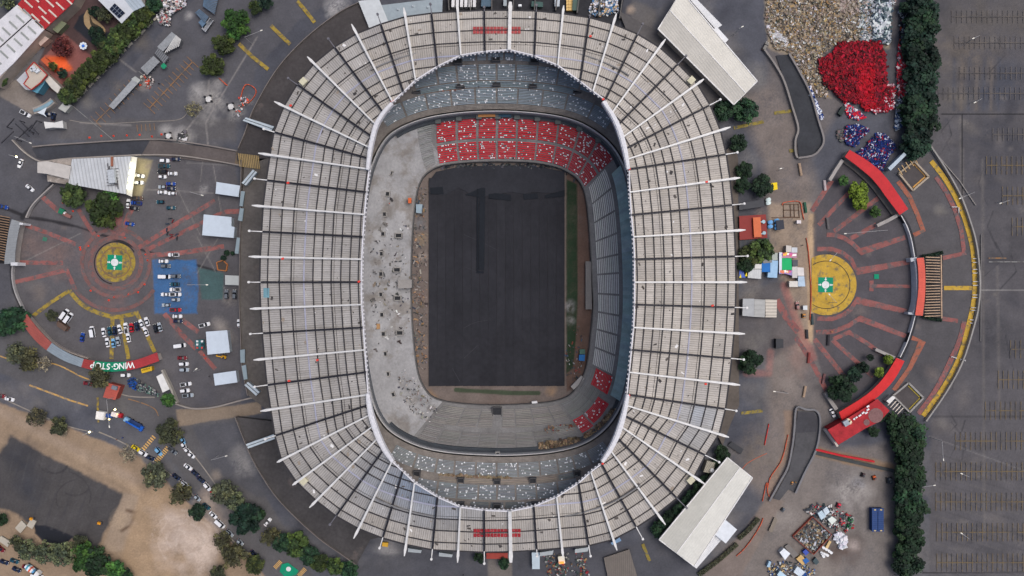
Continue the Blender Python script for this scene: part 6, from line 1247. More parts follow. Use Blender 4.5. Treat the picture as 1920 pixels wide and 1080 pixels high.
# benches along the diagonal clipped trees
for i in range(13):
    t = i/12; x, y = 146+(292-146)*t, 184+(34-184)*t; a = math.atan2(150, 146)
    mb = MB(); p = W(x, y, .9); mb.box((p[0], p[1], .8), (3.1, 1.0, .25), a); mb.box((p[0]-1.1*math.cos(a), p[1]-1.1*math.sin(a), .35), (.3, .9, .7), a); mb.box((p[0]+1.1*math.cos(a), p[1]+1.1*math.sin(a), .35), (.3, .9, .7), a)
    tag(mb.build('concrete_bench', mat((158, 154, 142), .85, .15, .6)), '%s pale bench from the bottom beside the diagonal clipped trees' % ordn(i), 'bench', 'benches beside the diagonal clipped trees')
# temporary stands and racks, NW
def bleacher(P, z, rows, label, c=(146, 150, 152), cat='bleacher', nm='folding_bleacher'):
    r = empty(nm, W(*centre(P), 0), label, cat); mb = MB(); a, b, c_, d = P
    for k in range(rows):
        p, q = rpt(a, d, (k+.2)/rows), rpt(b, c_, (k+.2)/rows); mb.beam(W(*p, z), W(*q, z), .35, .12)
    mb.build('seat_rows', mat(c, .5, .2, .8), r); mb = MB(); cc = centre(P); Q = [rpt(p, cc, .04) for p in P]; mb.prism(wp(Q, z-.3), z-.5); mb.build('platform', mat((92, 94, 98), .7, .2, .8), r)
    mb = MB(); n = max(2, int(math.dist(a, b)/8))
    for u, v in ((a, b), (d, c_), (a, d), (b, c_)): p_, q_ = [W(*rpt(x, cc, .05), z-.45) for x in (u, v)]; mb.beam(p_, q_, .12, .12)
    for k in range(n+1):
        for u, v in ((a, b), (d, c_)): p = W(*rpt(rpt(u, v, k/n), cc, .05), z-.45); mb.box((p[0], p[1], z/2-.28), (.15, .15, z-.56))
    mb.build('support_frame', mat((120, 122, 126), .5), r); return r
bleacher([(204, 199), (252, 145), (263, 152), (213, 205)], 2.6, 9, 'long narrow grey folding bleacher, lowest of the line in the upper left car park'); simple_box('equipment_case', [(246, 148), (253, 143), (264, 150), (258, 156)], 2.9, (160, 164, 160), 'pale case at the upper end of the long narrow bleacher', 'case')
bleacher([(264, 128), (288, 105), (300, 116), (276, 141)], 2.8, 9, 'short grey folding bleacher in the middle of the line, upper left car park'); bleacher([(290, 100), (297, 90), (317, 108), (308, 120)], 2.6, 7, 'dark grey bleacher fragment beside the tilted one, upper left car park', (120, 124, 128))
bleacher([(295, 88), (322, 60), (333, 68), (306, 97)], 2.8, 8, 'grey bleacher at the upper end of the line, upper left car park'); bleacher([(308, 100), (330, 66), (340, 74), (337, 86), (320, 104)][:4], 3.2, 7, 'whitish crumpled bleacher beside the upper one, upper left car park', (196, 196, 192))
for i, P in enumerate(([(383, -6), (410, -6), (412, 6), (402, 28), (380, 12)], [(366, 24), (374, 17), (392, 32), (384, 44)], [(372, 42), (378, 36), (388, 44), (382, 54)], [(378, 54), (394, 34), (400, 38), (385, 60)])):
    bleacher((P+[P[-1]])[:4] if len(P) < 5 else [P[0], P[1], P[3], P[4]], 2.4, 10, ['large blue grey steel rack stack at the top edge', 'square blue grey rack stack below the large one', 'small blue grey rack stack', 'long white rack beside the blue grey stacks'][i], (84, 108, 130) if i < 3 else (186, 190, 194), 'rack stack', 'steel_rack_stack')
for x, y, s_ in ((391, 186, 2.6), (433, 200, 2.6), (316, 255, 2.4), (344, 256, 2.2)):
    r = empty('tower_base', W(x, y, 0), {391: 'white square frame base on the dust, left of its pair', 433: 'white square frame base nearest the stadium, upper left', 316: 'white square frame base beside the upper left road', 344: 'white square frame base under the dark machine, upper left'}[x], 'frame base'); mb = MB(); p = W(x, y, .5)
    mb.box((p[0], p[1], .4), (s_, s_, .5), .2); mb.build('slab', mat((196, 196, 194), .8), r); mb = MB()
    for k in range(4): a = k*math.pi/2+.2; mb.box((p[0]+math.cos(a+.785)*s_*.75, p[1]+math.sin(a+.785)*s_*.75, .8), (.7, .7, 1.3), .2)
    mb.build('corner_post', mat((40, 40, 44), .7), r)
rubble('machine_parts', [(335, 262), (348, 246), (348, 262), (344, 270)], 60, .4, .4, 1.4, [(40, 40, 42), (84, 84, 84), (190, 190, 188)], 1, label='dark machine parts beside the white dust at the road, upper left', cat='machine parts', long=2)
rubble('machine_parts', [(256, 150), (272, 138), (290, 150), (282, 166), (264, 164)], 60, .3, .3, 1.0, [(60, 60, 62), (150, 146, 140), (190, 80, 60), (180, 176, 170)], .5, label='scattered parts below the short bleacher, upper left', cat='machine parts')
rubble('machine_parts', [(440, 205), (452, 196), (446, 180), (456, 186), (460, 178), (466, 190), (448, 220)], 70, .3, .3, 1.0, [(120, 124, 128), (190, 190, 190), (60, 60, 62), (200, 80, 60)], .5, label='grey scraps beside the red netting, upper left', cat='scrap')
tt = empty('green_gazebo', W(307, 124, 0), 'small green cross shaped gazebo in the upper left car park', 'gazebo'); mb = MB(); p = W(307, 124, 2.6)
mb.box(p, (2.6, 1.2, .2)); mb.box((p[0], p[1], p[2]+.02), (1.2, 2.6, .22)); mb.build('canopy', mat((20, 130, 92), .6), tt)
mb = MB(); mb.box((p[0]-1, p[1], 1.2), (.1, .1, 2.4)); mb.box((p[0]+1, p[1], 1.2), (.1, .1, 2.4)); mb.build('pole', mat((150, 150, 150)), tt)
rubble('rubbish_heap', [(294, 30), (305, 0), (352, -10), (346, 12), (322, 26), (318, 48), (300, 46)], 420, .3, .4, 1.2, [(214, 214, 216), (180, 180, 182), (150, 80, 80), (70, 70, 72), (196, 190, 180), (110, 110, 112)], .8, label='white rubbish heap beside the diagonal clipped trees, top edge', cat='rubbish', mound=1)
# gantry, slabs
mb = MB()
for a, b in (((12, 238), (26, 222)), ((36, 226), (62, 252)), ((28, 232), (54, 256)), ((54, 246), (68, 226)), ((30, 262), (60, 234)), ((2, 268), (25, 246)), ((60, 240), (72, 252))): mb.beam(W(*a, 4.4), W(*b, 4.4), .45, .4)
for x, y in ((12, 238), (36, 226), (54, 246), (30, 262), (68, 226)): p = W(x, y, 4); mb.box((p[0], p[1], 2), (.3, .3, 4))
tag(mb.build('steel_gantry', mat((50, 50, 54), .6)), 'dark open steel gantry over the road at the left edge', 'gantry')
for P, lb in (([(28, 990), (40, 976), (50, 986), (38, 1000)], 'pale concrete slab left of the water pool, upper'), ([(50, 986), (58, 972), (68, 978), (60, 992)], 'pale concrete slab at the corner of the water pool'), ([(22, 1016), (30, 1004), (40, 1012), (32, 1022)], 'pale concrete slab left of the water pool, lower'), ([(-6, 1012), (2, 1005), (20, 1016), (14, 1026)], 'long pale concrete slab at the left edge, lower left')):
    simple_box('concrete_slab', P, 1.2, (168, 162, 148), lb, 'slab')
for x, y in ((61, 972), (188, 980)): 
    r = empty('small_digger', W(x, y, 0), 'tiny yellow roller %s the dark lot, lower left' % ('at the left of' if x < 100 else 'at the right of'), 'roller'); mb = MB(); p = W(x, y, 0); mb.box((p[0], p[1], .9), (1.8, 1.2, .9), -.2, top=.8); mb.build('body', mat((206, 140, 30), .5), r); mb = MB(); mb.box((p[0]+.9, p[1], .45), (.7, 1.3, .9), -.2); mb.box((p[0]-.9, p[1], .45), (.7, 1.3, .9), -.2); mb.build('roller', mat((60, 60, 62), .5), r)
# ---- debris yard upper right
def debpal(x, y):
    t = random.random()
    if x > 1610 and t < .7: return random.choice([(170, 176, 180), (110, 122, 128), (206, 208, 208), (70, 90, 96), (140, 146, 148)])
    if x > 1575 and y < 25: return random.choice([(140, 126, 116), (160, 150, 140)])
    return random.choice([(150, 132, 104), (132, 118, 98), (104, 94, 82), (170, 156, 134), (86, 80, 74), (190, 190, 188), (126, 116, 102), (156, 128, 84), (66, 64, 60), (120, 112, 104), (142, 134, 122)])
rubble('debris_field', [(1434, -10), (1682, -10), (1668, 40), (1660, 78), (1570, 80), (1538, 108), (1545, 150), (1553, 172), (1550, 184), (1532, 180), (1515, 158), (1497, 125), (1474, 95), (1452, 92), (1440, 60)], 8600, .2, .2, .85, debpal, .6, label='wide field of wood, metal and rubble beside the red heap', cat='debris', long=1.4)
rubble('debris_field', [(1640, 0), (1668, 0), (1668, 80), (1640, 80)], 500, .6, .5, 1.6, [(40, 56, 66), (140, 150, 156), (190, 200, 204), (70, 86, 92), (200, 204, 206)], .8, label='grey and teal metal scrap above the red heap', cat='scrap', long=2.2)
rubble('dust_bags', [(1437, 48), (1446, 48), (1466, 66), (1478, 74), (1474, 90), (1462, 88), (1450, 80)], 260, .2, .5, 1.2, [(196, 196, 198), (176, 178, 180), (206, 204, 204)], .4, label='whitish rubble at the left corner of the debris field', cat='rubble')
HP = [(1535, 116), (1545, 108), (1560, 104), (1570, 84), (1590, 80), (1620, 80), (1650, 79), (1654, 92), (1660, 105), (1661, 150), (1668, 160), (1675, 160), (1676, 190), (1668, 205), (1650, 208), (1628, 206), (1608, 192), (1585, 190), (1572, 182), (1560, 165), (1545, 155), (1540, 140)]
HP = [(x+random.uniform(-3, 3), y+random.uniform(-3, 3)) for x, y in smooth_line(HP+[HP[0]], 4)[:-1]]
mb = MB(); c_ = centre(HP)
for s_, z in ((.97, .2), (.85, .8), (.65, 1.2)): mb.prism(wp([(c_[0]+(x-c_[0])*s_*.97, c_[1]+(y-c_[1])*s_*.97) for x, y in HP], z), 0)
hb = mb.build('seat_heap', mat((120, 12, 26), .8, .3, 1)); tag(hb, 'huge heap of removed red stadium seats, upper right', 'seat heap', kind='stuff')
rel(rubble('loose_seat', HP, 8200, .4, .3, .95, lambda x, y: random.choice([(144, 8, 30), (122, 8, 26), (92, 8, 22), (160, 14, 38), (52, 8, 16), (112, 24, 34)]) if not (1608 < x < 1640 and y > 120) else random.choice([(176, 8, 30), (154, 8, 28), (120, 8, 24)]), .9, mound=1.2, long=2.2), hb)
rubble('loose_seat', [(1585, 192), (1605, 205), (1625, 220), (1610, 224), (1592, 220), (1584, 205)], 420, .3, .4, .9, [(190, 30, 48), (30, 50, 96), (200, 200, 206), (206, 24, 46)], .5, label='small tongue of red, blue and white seats below the red heap', cat='seat heap', long=1.4)
rubble('loose_seat', [(1655, 160), (1675, 158), (1676, 205), (1640, 212), (1632, 204), (1660, 200)], 520, .8, .4, .9, [(176, 30, 50), (190, 170, 176), (130, 60, 74), (210, 200, 204)], .6, label='dusty pinkish seats at the right flank of the red heap', cat='seat heap', long=1.4)
rubble('loose_seat', [(1513, 160), (1520, 163), (1535, 200), (1545, 222), (1534, 225), (1525, 195)], 420, .3, .4, .9, [(20, 50, 110), (24, 60, 130), (206, 212, 222), (226, 230, 236), (18, 36, 84)], .6, label='narrow strip of blue and white seats along the underpass ramp', cat='seat heap', long=1.3)
BW = [(20, 46, 108), (16, 34, 84), (24, 40, 90), (18, 38, 96), (14, 26, 60), (22, 56, 128), (20, 40, 92), (180, 188, 204), (130, 18, 36)]
rubble('loose_seat', [(1588, 236), (1610, 233), (1632, 244), (1625, 250), (1612, 262), (1606, 276), (1590, 272), (1580, 258), (1584, 245)], 1300, .3, .3, .75, BW, .9, label='blue, red and white seat pile, upper of two above the upper red roof', cat='seat heap', long=1.3)
rubble('loose_seat', [(1646, 249), (1660, 252), (1677, 268), (1680, 278), (1668, 290), (1655, 320), (1646, 322), (1632, 305), (1612, 295), (1606, 285), (1622, 276), (1630, 264)], 2100, .3, .3, .75, BW, .9, label='large blue, red and white seat pile just above the upper red roof', cat='seat heap', long=1.3)
rubble('loose_seat', [(1570, 245), (1582, 243), (1586, 262), (1578, 266), (1570, 258)], 160, .3, .4, .8, [(90, 92, 90), (110, 90, 90), (70, 74, 74)], .6, label='small dull grey heap left of the seat piles', cat='seat heap')
rubble('loose_seat', [(1686, 20), (1700, 18), (1702, 78), (1688, 80)], 320, .4, .4, 1.0, [(30, 34, 44), (20, 24, 34), (130, 136, 142)], .8, label='dark strip of stacked frames left of the upper right trees', cat='seat heap', long=1.4)
rubble('loose_seat', [(1685, 82), (1702, 80), (1700, 130), (1698, 182), (1684, 184), (1682, 135)], 620, .4, .4, 1.0, [(176, 34, 52), (110, 96, 88), (196, 190, 190), (130, 60, 66), (206, 30, 50)], .8, label='red and grey seat strip left of the upper right trees', cat='seat heap', long=1.3)
rubble('loose_seat', [(1682, 186), (1692, 184), (1690, 240), (1680, 246), (1678, 240)], 220, .3, .4, .9, [(40, 60, 100), (180, 190, 200), (110, 120, 130), (200, 206, 210)], .6, label='bluish seat strip left of the upper right trees', cat='seat heap', long=1.3)
simple_box('skip', [(1571, 212), (1580, 198), (1587, 201), (1578, 218)], 2, (32, 46, 44), 'dark green skip beside the red seat tongue', 'skip')
# ---- construction yard lower right
for x, lb in ((1640.5, 'left one of the two long dark blue containers'), (1652, 'right one of the two long dark blue containers')):
    r = simple_box('blue_container', [(x-5.4, 953), (x+5, 953), (x+5, 997), (x-5.4, 997)], 2.9, (32, 62, 112), lb, 'container', corr=(90, 1.0, .2)); mb = MB()
    for y in (956, 995): mb.box(W(x, y, 3), (1.0, .5, .15))
    mb.build('corner_marking', mat((190, 170, 120), .6), r)
for P, z, c, lb in (([(1533, 962), (1541, 957), (1549, 968), (1540, 975)], 2.8, (176, 196, 206), 'pale blue ribbed cabin roof, left of its pair in the yard'), ([(1543, 956), (1550, 950), (1556, 960), (1548, 967)], 2.8, (186, 200, 208), 'pale blue ribbed cabin roof, right of its pair in the yard'), ([(1552, 974), (1560, 968), (1569, 975), (1560, 984)], 2.8, (206, 214, 206), 'square white cabin roof in the yard'),
 ([(1462, 1036), (1470, 1028), (1482, 1038), (1472, 1050)], 3, (214, 220, 224), 'white cabin roof with side boxes, lower left of the yard'), ([(1488, 1073), (1495, 1062), (1510, 1073), (1500, 1082)], 2.8, (196, 208, 216), 'pale ribbed roof at the bottom edge of the yard'), ([(1471, 1025), (1478, 1020), (1498, 1040), (1488, 1047)], 1.2, (112, 108, 104), 'flat grey trailer bed beside the white cabin roof'),
 ([(1493, 1048), (1502, 1040), (1516, 1054), (1505, 1060)], 2, (192, 160, 104), 'tan board stack in front of the blue roof'), ([(1505, 1050), (1512, 1046), (1518, 1052), (1510, 1058)], 2.3, (34, 92, 160), 'small blue roof beside the tan boards'), ([(1457, 1078), (1463, 1070), (1475, 1080), (1470, 1090)], 2.6, (170, 196, 210), 'pale blue roof cut by the bottom edge'), ([(1505, 1035), (1511, 1030), (1517, 1036), (1511, 1042)], 2, (60, 80, 160), 'small blue and white cabin at the tip of the fenced yard'), ([(1524, 1052), (1530, 1045), (1536, 1054), (1530, 1060)], 1.6, (62, 78, 82), 'dark green pallet stack near the barrels'), ([(1547, 1028), (1555, 1013), (1559, 1016), (1551, 1031)], 1, (196, 170, 120), 'tan board stack beside the barrels'), ([(1441, 996), (1452, 970), (1458, 974), (1448, 998)][::-1], 1.2, (120, 112, 100), 'brown flatbed by the lower tip of the ramp'), ([(1438, 1063), (1442, 1052), (1446, 1054), (1443, 1064)], 2.2, (150, 180, 200), 'small blue and white cabin at the bottom right street')):
    simple_box('yard_cabin', P, z, c, lb, 'cabin', corr=(40, .9, .1) if 'ribbed' in lb else None)
kk = 0
for x, y in ((1543, 1026), (1548, 1029), (1553, 1032), (1557, 1035), (1540, 1036), (1545, 1038), (1550, 1040), (1543, 1042), (1541, 1038)):
    mb = MB(); mb.cyl(W(x, y, 0), .68, 1.1, 14); mb.cyl(W(x, y, 1.1), .5, .06, 14); tag(mb.build('white_barrel', mat((214, 216, 216), .5, .06)), 'white barrel in the cluster at the tip of the fenced yard, %s one counting down' % ordn(kk), 'barrel', 'white barrels in the yard'); kk += 1
rubble('big_bags', [(1562, 1005), (1575, 998), (1585, 1003), (1588, 1016), (1583, 1027), (1576, 1028), (1570, 1018)], 130, .4, .9, 1.6, [(206, 208, 214), (186, 188, 196), (222, 222, 226)], .9, label='heap of white sacks at the right of the yard', cat='sacks', flat=.7)
wall([(1487, 1006), (1524, 969), (1560, 1003), (1526, 1040), (1487, 1006)], 1.6, .25, (140, 70, 56), 'square rust coloured fence round the open yard', 'site_fence', False, cat='fence')
rubble('yard_materials', [(1488, 1006), (1523, 972), (1558, 1003), (1526, 1037)], 340, .3, .3, 1.0, [(120, 104, 84), (160, 140, 106), (110, 118, 120), (90, 84, 78), (170, 176, 180), (66, 70, 74)], .7, label='pallets and boards inside the square rust fence', cat='materials', long=1.3)
rubble('yard_materials', [(1505, 958), (1525, 944), (1560, 948), (1600, 968), (1602, 990), (1570, 995), (1548, 985), (1530, 968)], 300, .3, .3, .95, [(60, 70, 76), (150, 150, 146), (170, 40, 50), (70, 76, 80), (110, 104, 98), (196, 196, 192)], .7, label='machine clutter above the square rust fence', cat='materials', long=1.3)
rubble('yard_materials', [(1440, 1050), (1500, 1055), (1530, 1070), (1520, 1085), (1440, 1085)], 240, .3, .3, .9, [(60, 64, 70), (180, 190, 196), (40, 80, 140), (130, 124, 116), (196, 170, 120)], .6, label='clutter along the bottom edge of the yard', cat='materials', long=1.3)
rubble('yard_materials', [(1018, 1040), (1100, 1036), (1105, 1085), (1030, 1085)], 240, .3, .3, .9, [(60, 64, 64), (140, 110, 76), (120, 122, 120), (140, 46, 48), (176, 176, 172), (70, 90, 80), (54, 56, 60)], .5, label='clutter on the service road below the stadium', cat='materials', long=1.3)
def machine(x, y, a, c, label, nm, cat, arm=True, s=1.0):
    r = empty(nm, W(x, y, 0), label, cat, rz=R(a)); mb = MB(); mb.box((0, 0, 1.2*s), (2.6*s, 1.8*s, 1.2*s), top=.85); mb.build('body', mat(c, .5, .1, 1), r, False)
    mb = MB(); mb.box((-.2*s, .1, 2.2*s), (1.1*s, 1.2*s, .9*s), top=.85); mb.build('cab', mat((50, 56, 62), .3), r, False)
    for sy in (-1, 1): mb = MB(); mb.box((0, sy*1.05*s, .4*s), (2.8*s, .5*s, .8*s), top=.8); mb.build('track', mat((40, 40, 42), .8), r, False)
    if arm: mb = MB(); mb.beam((1.2*s, 0, 2.4*s), (3.6*s, 0, 2.8*s), .4*s, .4*s); mb.beam((3.6*s, 0, 2.8*s), (4.4*s, 0, .9*s), .3*s, .3*s); mb.box((4.5*s, 0, .6*s), (.8*s, 1*s, .6*s)); mb.build('boom_arm', mat(c, .5), r, False)
    return r
machine(1683, 1036, 82, (206, 140, 50), 'orange excavator beside the lower right tree row', 'excavator', 'excavator', s=1.1); machine(421, 669, 170, (216, 160, 20), 'yellow digger below the square white canopy', 'digger', 'digger', s=.8)
machine(1666, 900, 95, (46, 56, 66), 'dark machine beside the lower right tree row', 'work_machine', 'machine', False, 1.1); machine(1638, 895, 110, (196, 90, 40), 'orange machine at the edge of the grey gravel', 'work_machine', 'machine', False, .8); machine(1617, 890, 70, (60, 40, 46), 'dark red machine at the edge of the grey gravel', 'work_machine', 'machine', False, .8)
machine(1593, 974, -30, (24, 130, 70), 'green tractor, upper of two in the yard', 'tractor', 'tractor', False, .9); machine(1590, 986, -30, (24, 120, 66), 'green tractor, lower of two in the yard', 'tractor', 'tractor', False, .8); machine(1571, 947, 70, (206, 40, 66), 'red machine at the top of the yard', 'work_machine', 'machine', False, .9); machine(1575, 978, 60, (160, 70, 76), 'dusty red machine beside the white cabin roof', 'work_machine', 'machine', False, .7); machine(1585, 1004-10, 40, (190, 40, 46), 'red machine below the green tractors', 'work_machine', 'machine', False, .6)
machine(1467, 955-0, 50, (90, 100, 110), 'grey machine beside the flatbed at the ramp tip', 'work_machine', 'machine', False, .7); machine(1506, 592, 90, (190, 130, 50), 'yellow machine on the dust strip, right of the market', 'work_machine', 'machine', False, .8); machine(1484, 905, 70, (190, 130, 60), 'orange striped cart on the lower right ramp', 'site_cart', 'cart', False, .6)
simple_box('site_tank', [(1506, 573), (1514, 573), (1514, 581), (1506, 581)], 2, (200, 206, 206), 'white tank on the dust strip below the market', 'tank')
# clutter bottom of stadium
simple_box('white_cabin', [(997, 1036), (1012, 1036), (1012, 1067), (998, 1067)], 3, (176, 192, 200), 'pale blue long cabin below the stadium', 'cabin'); simple_box('timber_ramp', [(1132, 1046), (1180, 1030), (1196, 1085), (1140, 1085)], 1.5, (104, 98, 92), 'grey wooden ramp below the stadium edge', 'ramp', corr=(0, 1.0, .3))
cn = simple_box('tool_cabin', [(1046, 1044), (1058, 1042), (1060, 1056), (1048, 1058)], 3, (214, 210, 190), 'lit cream cabin under the roof beam at the bottom edge', 'cabin')
mb = MB(); mb.box(W(1053, 1055, 3.2), (2.2, 1, .4)); mb.build('lamp', mat((255, 120, 50), .5, 0, emis=1.5), cn)
for x0, y0 in ((767, 1028), (825, 1036), (1014, 1036), (1080, 1030)): simple_box('eave_roof', [(x0-2, y0), (x0+24, y0+4 if x0 < 900 else y0-4), (x0+22, y0+9 if x0 < 900 else y0+4), (x0-2, y0+7)], 4, (160, 168, 170), {767: 'small grey eave roof at the lower left of the bottom edge', 825: 'second small grey eave roof along the bottom edge', 1014: 'grey eave roof right of the pale blue long cabin', 1080: 'grey eave roof furthest right below the stadium'}[x0], 'eave roof')
simple_box('red_porch', [(912, 1037), (952, 1037), (952, 1048), (912, 1048)], 2.5, (150, 62, 52), 'reddish porch roof at the bottom gate, softly lit', 'porch'); simple_box('yellow_skip', [(717, 1017), (728, 1018), (727, 1026), (716, 1024)], 1.6, (206, 160, 50), 'small yellow skip at the lower left roof edge', 'skip')
simple_box('blue_roof_box', [(1145, 1018), (1162, 1008), (1165, 1014), (1148, 1022)], 4, (110, 140, 170), 'small blue roof under the beam at the lower right edge', 'roof')
simple_box('rebar_cage', [(1319, 885), (1326, 864), (1342, 868), (1336, 888)], 5, (150, 146, 132), 'tangled pale scaffold cage between the roof edge and the trees, lower right', 'scaffold', corr=(30, .8, .6)); mb = MB(); mb.cyl(W(1335, 882, 5.2), 1.1, .6, 12, .8); tag(mb.build('satellite_dish', mat((220, 222, 222), .4)), 'white dish beside the pale scaffold cage', 'satellite dish')
simple_box('walled_pit', [(1365, 835), (1372, 828), (1394, 842), (1389, 852)], 1.2, (52, 54, 58), 'dark sunken pit with pale rim near the lower right long building', 'pit')
rubble('recycling_heap', [(240, 712), (252, 706), (262, 716), (280, 722), (298, 738), (296, 743), (262, 734), (242, 726)], 300, .5, .3, .9, lambda x, y: random.choice([(24, 80, 160), (20, 60, 120), (30, 50, 80)]) if x < 256 else random.choice([(60, 66, 72), (100, 130, 118), (150, 152, 148), (84, 88, 92), (44, 50, 56)]), .8, label='blue bins and mixed recycling beside the lower left gatehouse', cat='recycling')
bt = empty('wood_planter', W(416, 500, 0), 'orange wooden planter box with dark shrubs beside the kiosk', 'planter'); mb = MB()
P = [(406, 492), (418, 488), (426, 496), (424, 508), (408, 506)]
for a, b in zip(P, P[1:]+P[:1]): mb.beam(W(*a, 1), W(*b, 1), .4, 1)
mb.build('frame', mat((166, 104, 56), .8), bt); mb = MB(); mb.prism(wp(P, .5), 0); mb.build('soil', mat((70, 62, 56)), bt)
for x, y, r_ in ((425, 474, 4), (419, 484, 4), (436, 475, 3)): tree(x, y, r_*1.3, 'dark', {425: 'small dark shrub by the orange planter, upper', 419: 'small dark shrub by the orange planter, lower', 436: 'small dark shrub close to the concourse by the orange planter'}[x], 'shrub', None, 1.6, 'shrub')
# ------------------------------------------------------------------ vehicles
PAINT = {'white': (214, 216, 218), 'silver': (150, 160, 168), 'grey': (96, 102, 108), 'black': (26, 28, 32), 'navy': (24, 36, 62), 'blue': (22, 62, 140), 'light blue': (110, 160, 196), 'teal': (24, 70, 84), 'red': (170, 22, 34), 'dark red': (110, 24, 32), 'brown': (92, 74, 62), 'yellow': (220, 196, 20)}
GLASS = mat((18, 22, 28), .12, 0, spec=.6); TYRE = mat((22, 22, 24), .9, 0); LAMP = mat((226, 226, 214), .3, 0); TAIL = mat((150, 20, 20), .4, 0)
def build_vehicle(kind, colr):
    pm = mat(PAINT[colr], .3, .03, 1, spec=.5); parts = []
    L_, Wd = {'sedan': (4.6, 1.85), 'hatchback': (4.0, 1.8), 'suv': (4.7, 1.95), 'pickup': (5.4, 1.95), 'van': (5.6, 2.05), 'box truck': (6.6, 2.3)}[kind]
    def hull(x0, x1, w, z0, z1, tx0=0, tx1=0, tw=.1, mb=None, nose=.12):
        mb = mb or MB(); vs = []
        for z, a, b, ww in ((z0, x0, x1, w/2), (z1, x0+tx0, x1-tx1, w/2-tw)):
            q = nose*min(1, (b-a)/2)
            vs += [(a, -ww+q, z), (a+q, -ww, z), (b-q*1.6, -ww, z), (b, -ww+q*2, z), (b, ww-q*2, z), (b-q*1.6, ww, z), (a+q, ww, z), (a, ww-q, z)]
        mb.idx(vs, [tuple(range(7, -1, -1)), tuple(range(8, 16))]+[(i, (i+1) % 8, 8+(i+1) % 8, 8+i) for i in range(8)]); return mb
    h = L_/2; body = MB(); hull(-h, h, Wd, .28, .92 if kind in ('sedan', 'hatchback') else 1.05, .05, .1, .08, body, .28); gl = MB()
    if kind == 'sedan': hull(-h*.72, h*.42, Wd*.92, .9, 1.38, .55, .75, .2, gl); hull(-h*.72+.6, h*.42-.85, Wd*.92-.46, 1.36, 1.45, .05, .1, .04, body)
    elif kind == 'hatchback': hull(-h*.93, h*.4, Wd*.92, .9, 1.45, .3, .7, .2, gl); hull(-h*.93+.36, h*.4-.8, Wd*.92-.46, 1.43, 1.52, .05, .1, .04, body)
    elif kind == 'suv': hull(-h*.93, h*.42, Wd*.93, 1.03, 1.66, .25, .7, .18, gl); hull(-h*.93+.3, h*.42-.78, Wd*.93-.4, 1.64, 1.75, .05, .1, .04, body)
    elif kind == 'pickup':
        hull(-h*.1, h*.5, Wd*.92, 1.03, 1.62, .15, .7, .16, gl); hull(-h*.1+.2, h*.5-.8, Wd*.92-.38, 1.6, 1.72, .03, .08, .04, body)
        for sy in (-1, 1): body.box((-h*.56, sy*(Wd/2-.12), 1.2), (h*.84, .14, .36))
        body.box((-h+.12, 0, 1.2), (.14, Wd-.2, .36)); bed = MB(); bed.box((-h*.55, 0, 1.09), (h*.8, Wd-.4, .06)); parts.append(('cargo_bed', bed, mat((48, 50, 52), .8, 0)))
    elif kind == 'van': hull(-h*.97, h*.72, Wd*.97, 1.03, 2.05, .06, .55, .1, gl); hull(-h*.97+.08, h*.72-.75, Wd*.97-.12, 1.45, 2.15, .02, .1, .08, body)
    else: body.box((-h*.28, 0, 1.75), (L_*.68, Wd, 2.0)); hull(h*.42, h*.95, Wd*.88, 1.0, 1.95, .03, .45, .1, gl); hull(h*.42, h*.95-.55, Wd*.86, 1.9, 2.05, 0, .05, .05, body)
    parts = [('body', body, pm), ('window', gl, GLASS)]+parts
    for sx in (-.62, .62):
        for sy in (-1, 1): mb = MB(); mb.box((h*sx, sy*(Wd/2-.08), .32), (.66, .22, .64), top=.8); parts.append(('wheel', mb, TYRE))
    for sy in (-1, 1):
        mb = MB(); mb.box((h-.12, sy*(Wd/2-.42), .84), (.2, .34, .14)); parts.append(('headlight', mb, LAMP)); mb = MB(); mb.box((-h+.07, sy*(Wd/2-.3), .86), (.1, .3, .16)); parts.append(('tail_light', mb, TAIL))
    out = []
    for nme, mb, mt in parts:
        me = bpy.data.meshes.new(nme); me.from_pydata(mb.v, [], mb.f); me.materials.append(mt); out.append((nme, me))
    return out
VEH = {}
def car(x, y, a, kind, colr, label, group=None):
    key = (kind, colr)
    if key not in VEH: VEH[key] = build_vehicle(kind, colr)
    r = empty({'sedan': 'parked_car', 'hatchback': 'parked_car', 'suv': 'parked_car', 'pickup': 'pickup_truck', 'van': 'parked_van', 'box truck': 'box_truck'}[kind], W(x, y, .03), label, {'pickup': 'pickup', 'van': 'van', 'box truck': 'truck'}.get(kind, 'car'), group, R(a))
    for nme, me in VEH[key]:
        o = bpy.data.objects.new(nme, me); C.objects.link(o); o.parent = r
def series(lst, where, group):
    """lst: (x, y, angle, kind, colour) - the label counts cars of the same kind and colour within the series"""
    cnt = {}; tot = {}
    for v in lst: tot[(v[3], v[4])] = tot.get((v[3], v[4]), 0)+1
    for v in lst:
        k = (v[3], v[4]); i = cnt.get(k, 0); cnt[k] = i+1
        nm = {'suv': 'sport utility car'}.get(v[3], v[3])
        lb = '%s %s %s' % (v[4], nm, where) if tot[k] == 1 else '%s of %s %ss %s' % (ordn(i), v[4], nm, where)
        car(*v, lb, group)
w_, S, Hb, U, P_, V_ = 'white', 'sedan', 'hatchback', 'suv', 'pickup', 'van'
G = 'cars parked on the left plaza'
series([(310, 302, 0, U, w_), (310, 312, 0, P_, 'teal'), (306, 322, 180, U, 'black'), (306, 332, 0, Hb, w_), (306, 351, 180, Hb, 'silver'), (306, 361, 0, S, w_), (302, 379, 180, Hb, 'teal')], 'in the left column of the upper car park, top down', G)
series([(331, 299, 0, S, 'navy'), (325, 326, 0, S, w_), (322, 345, 0, S, 'blue'), (322, 354, 0, S, 'navy'), (324, 363, 180, Hb, w_), (322, 390, 0, S, 'teal')], 'in the right column of the upper car park, top down', G)
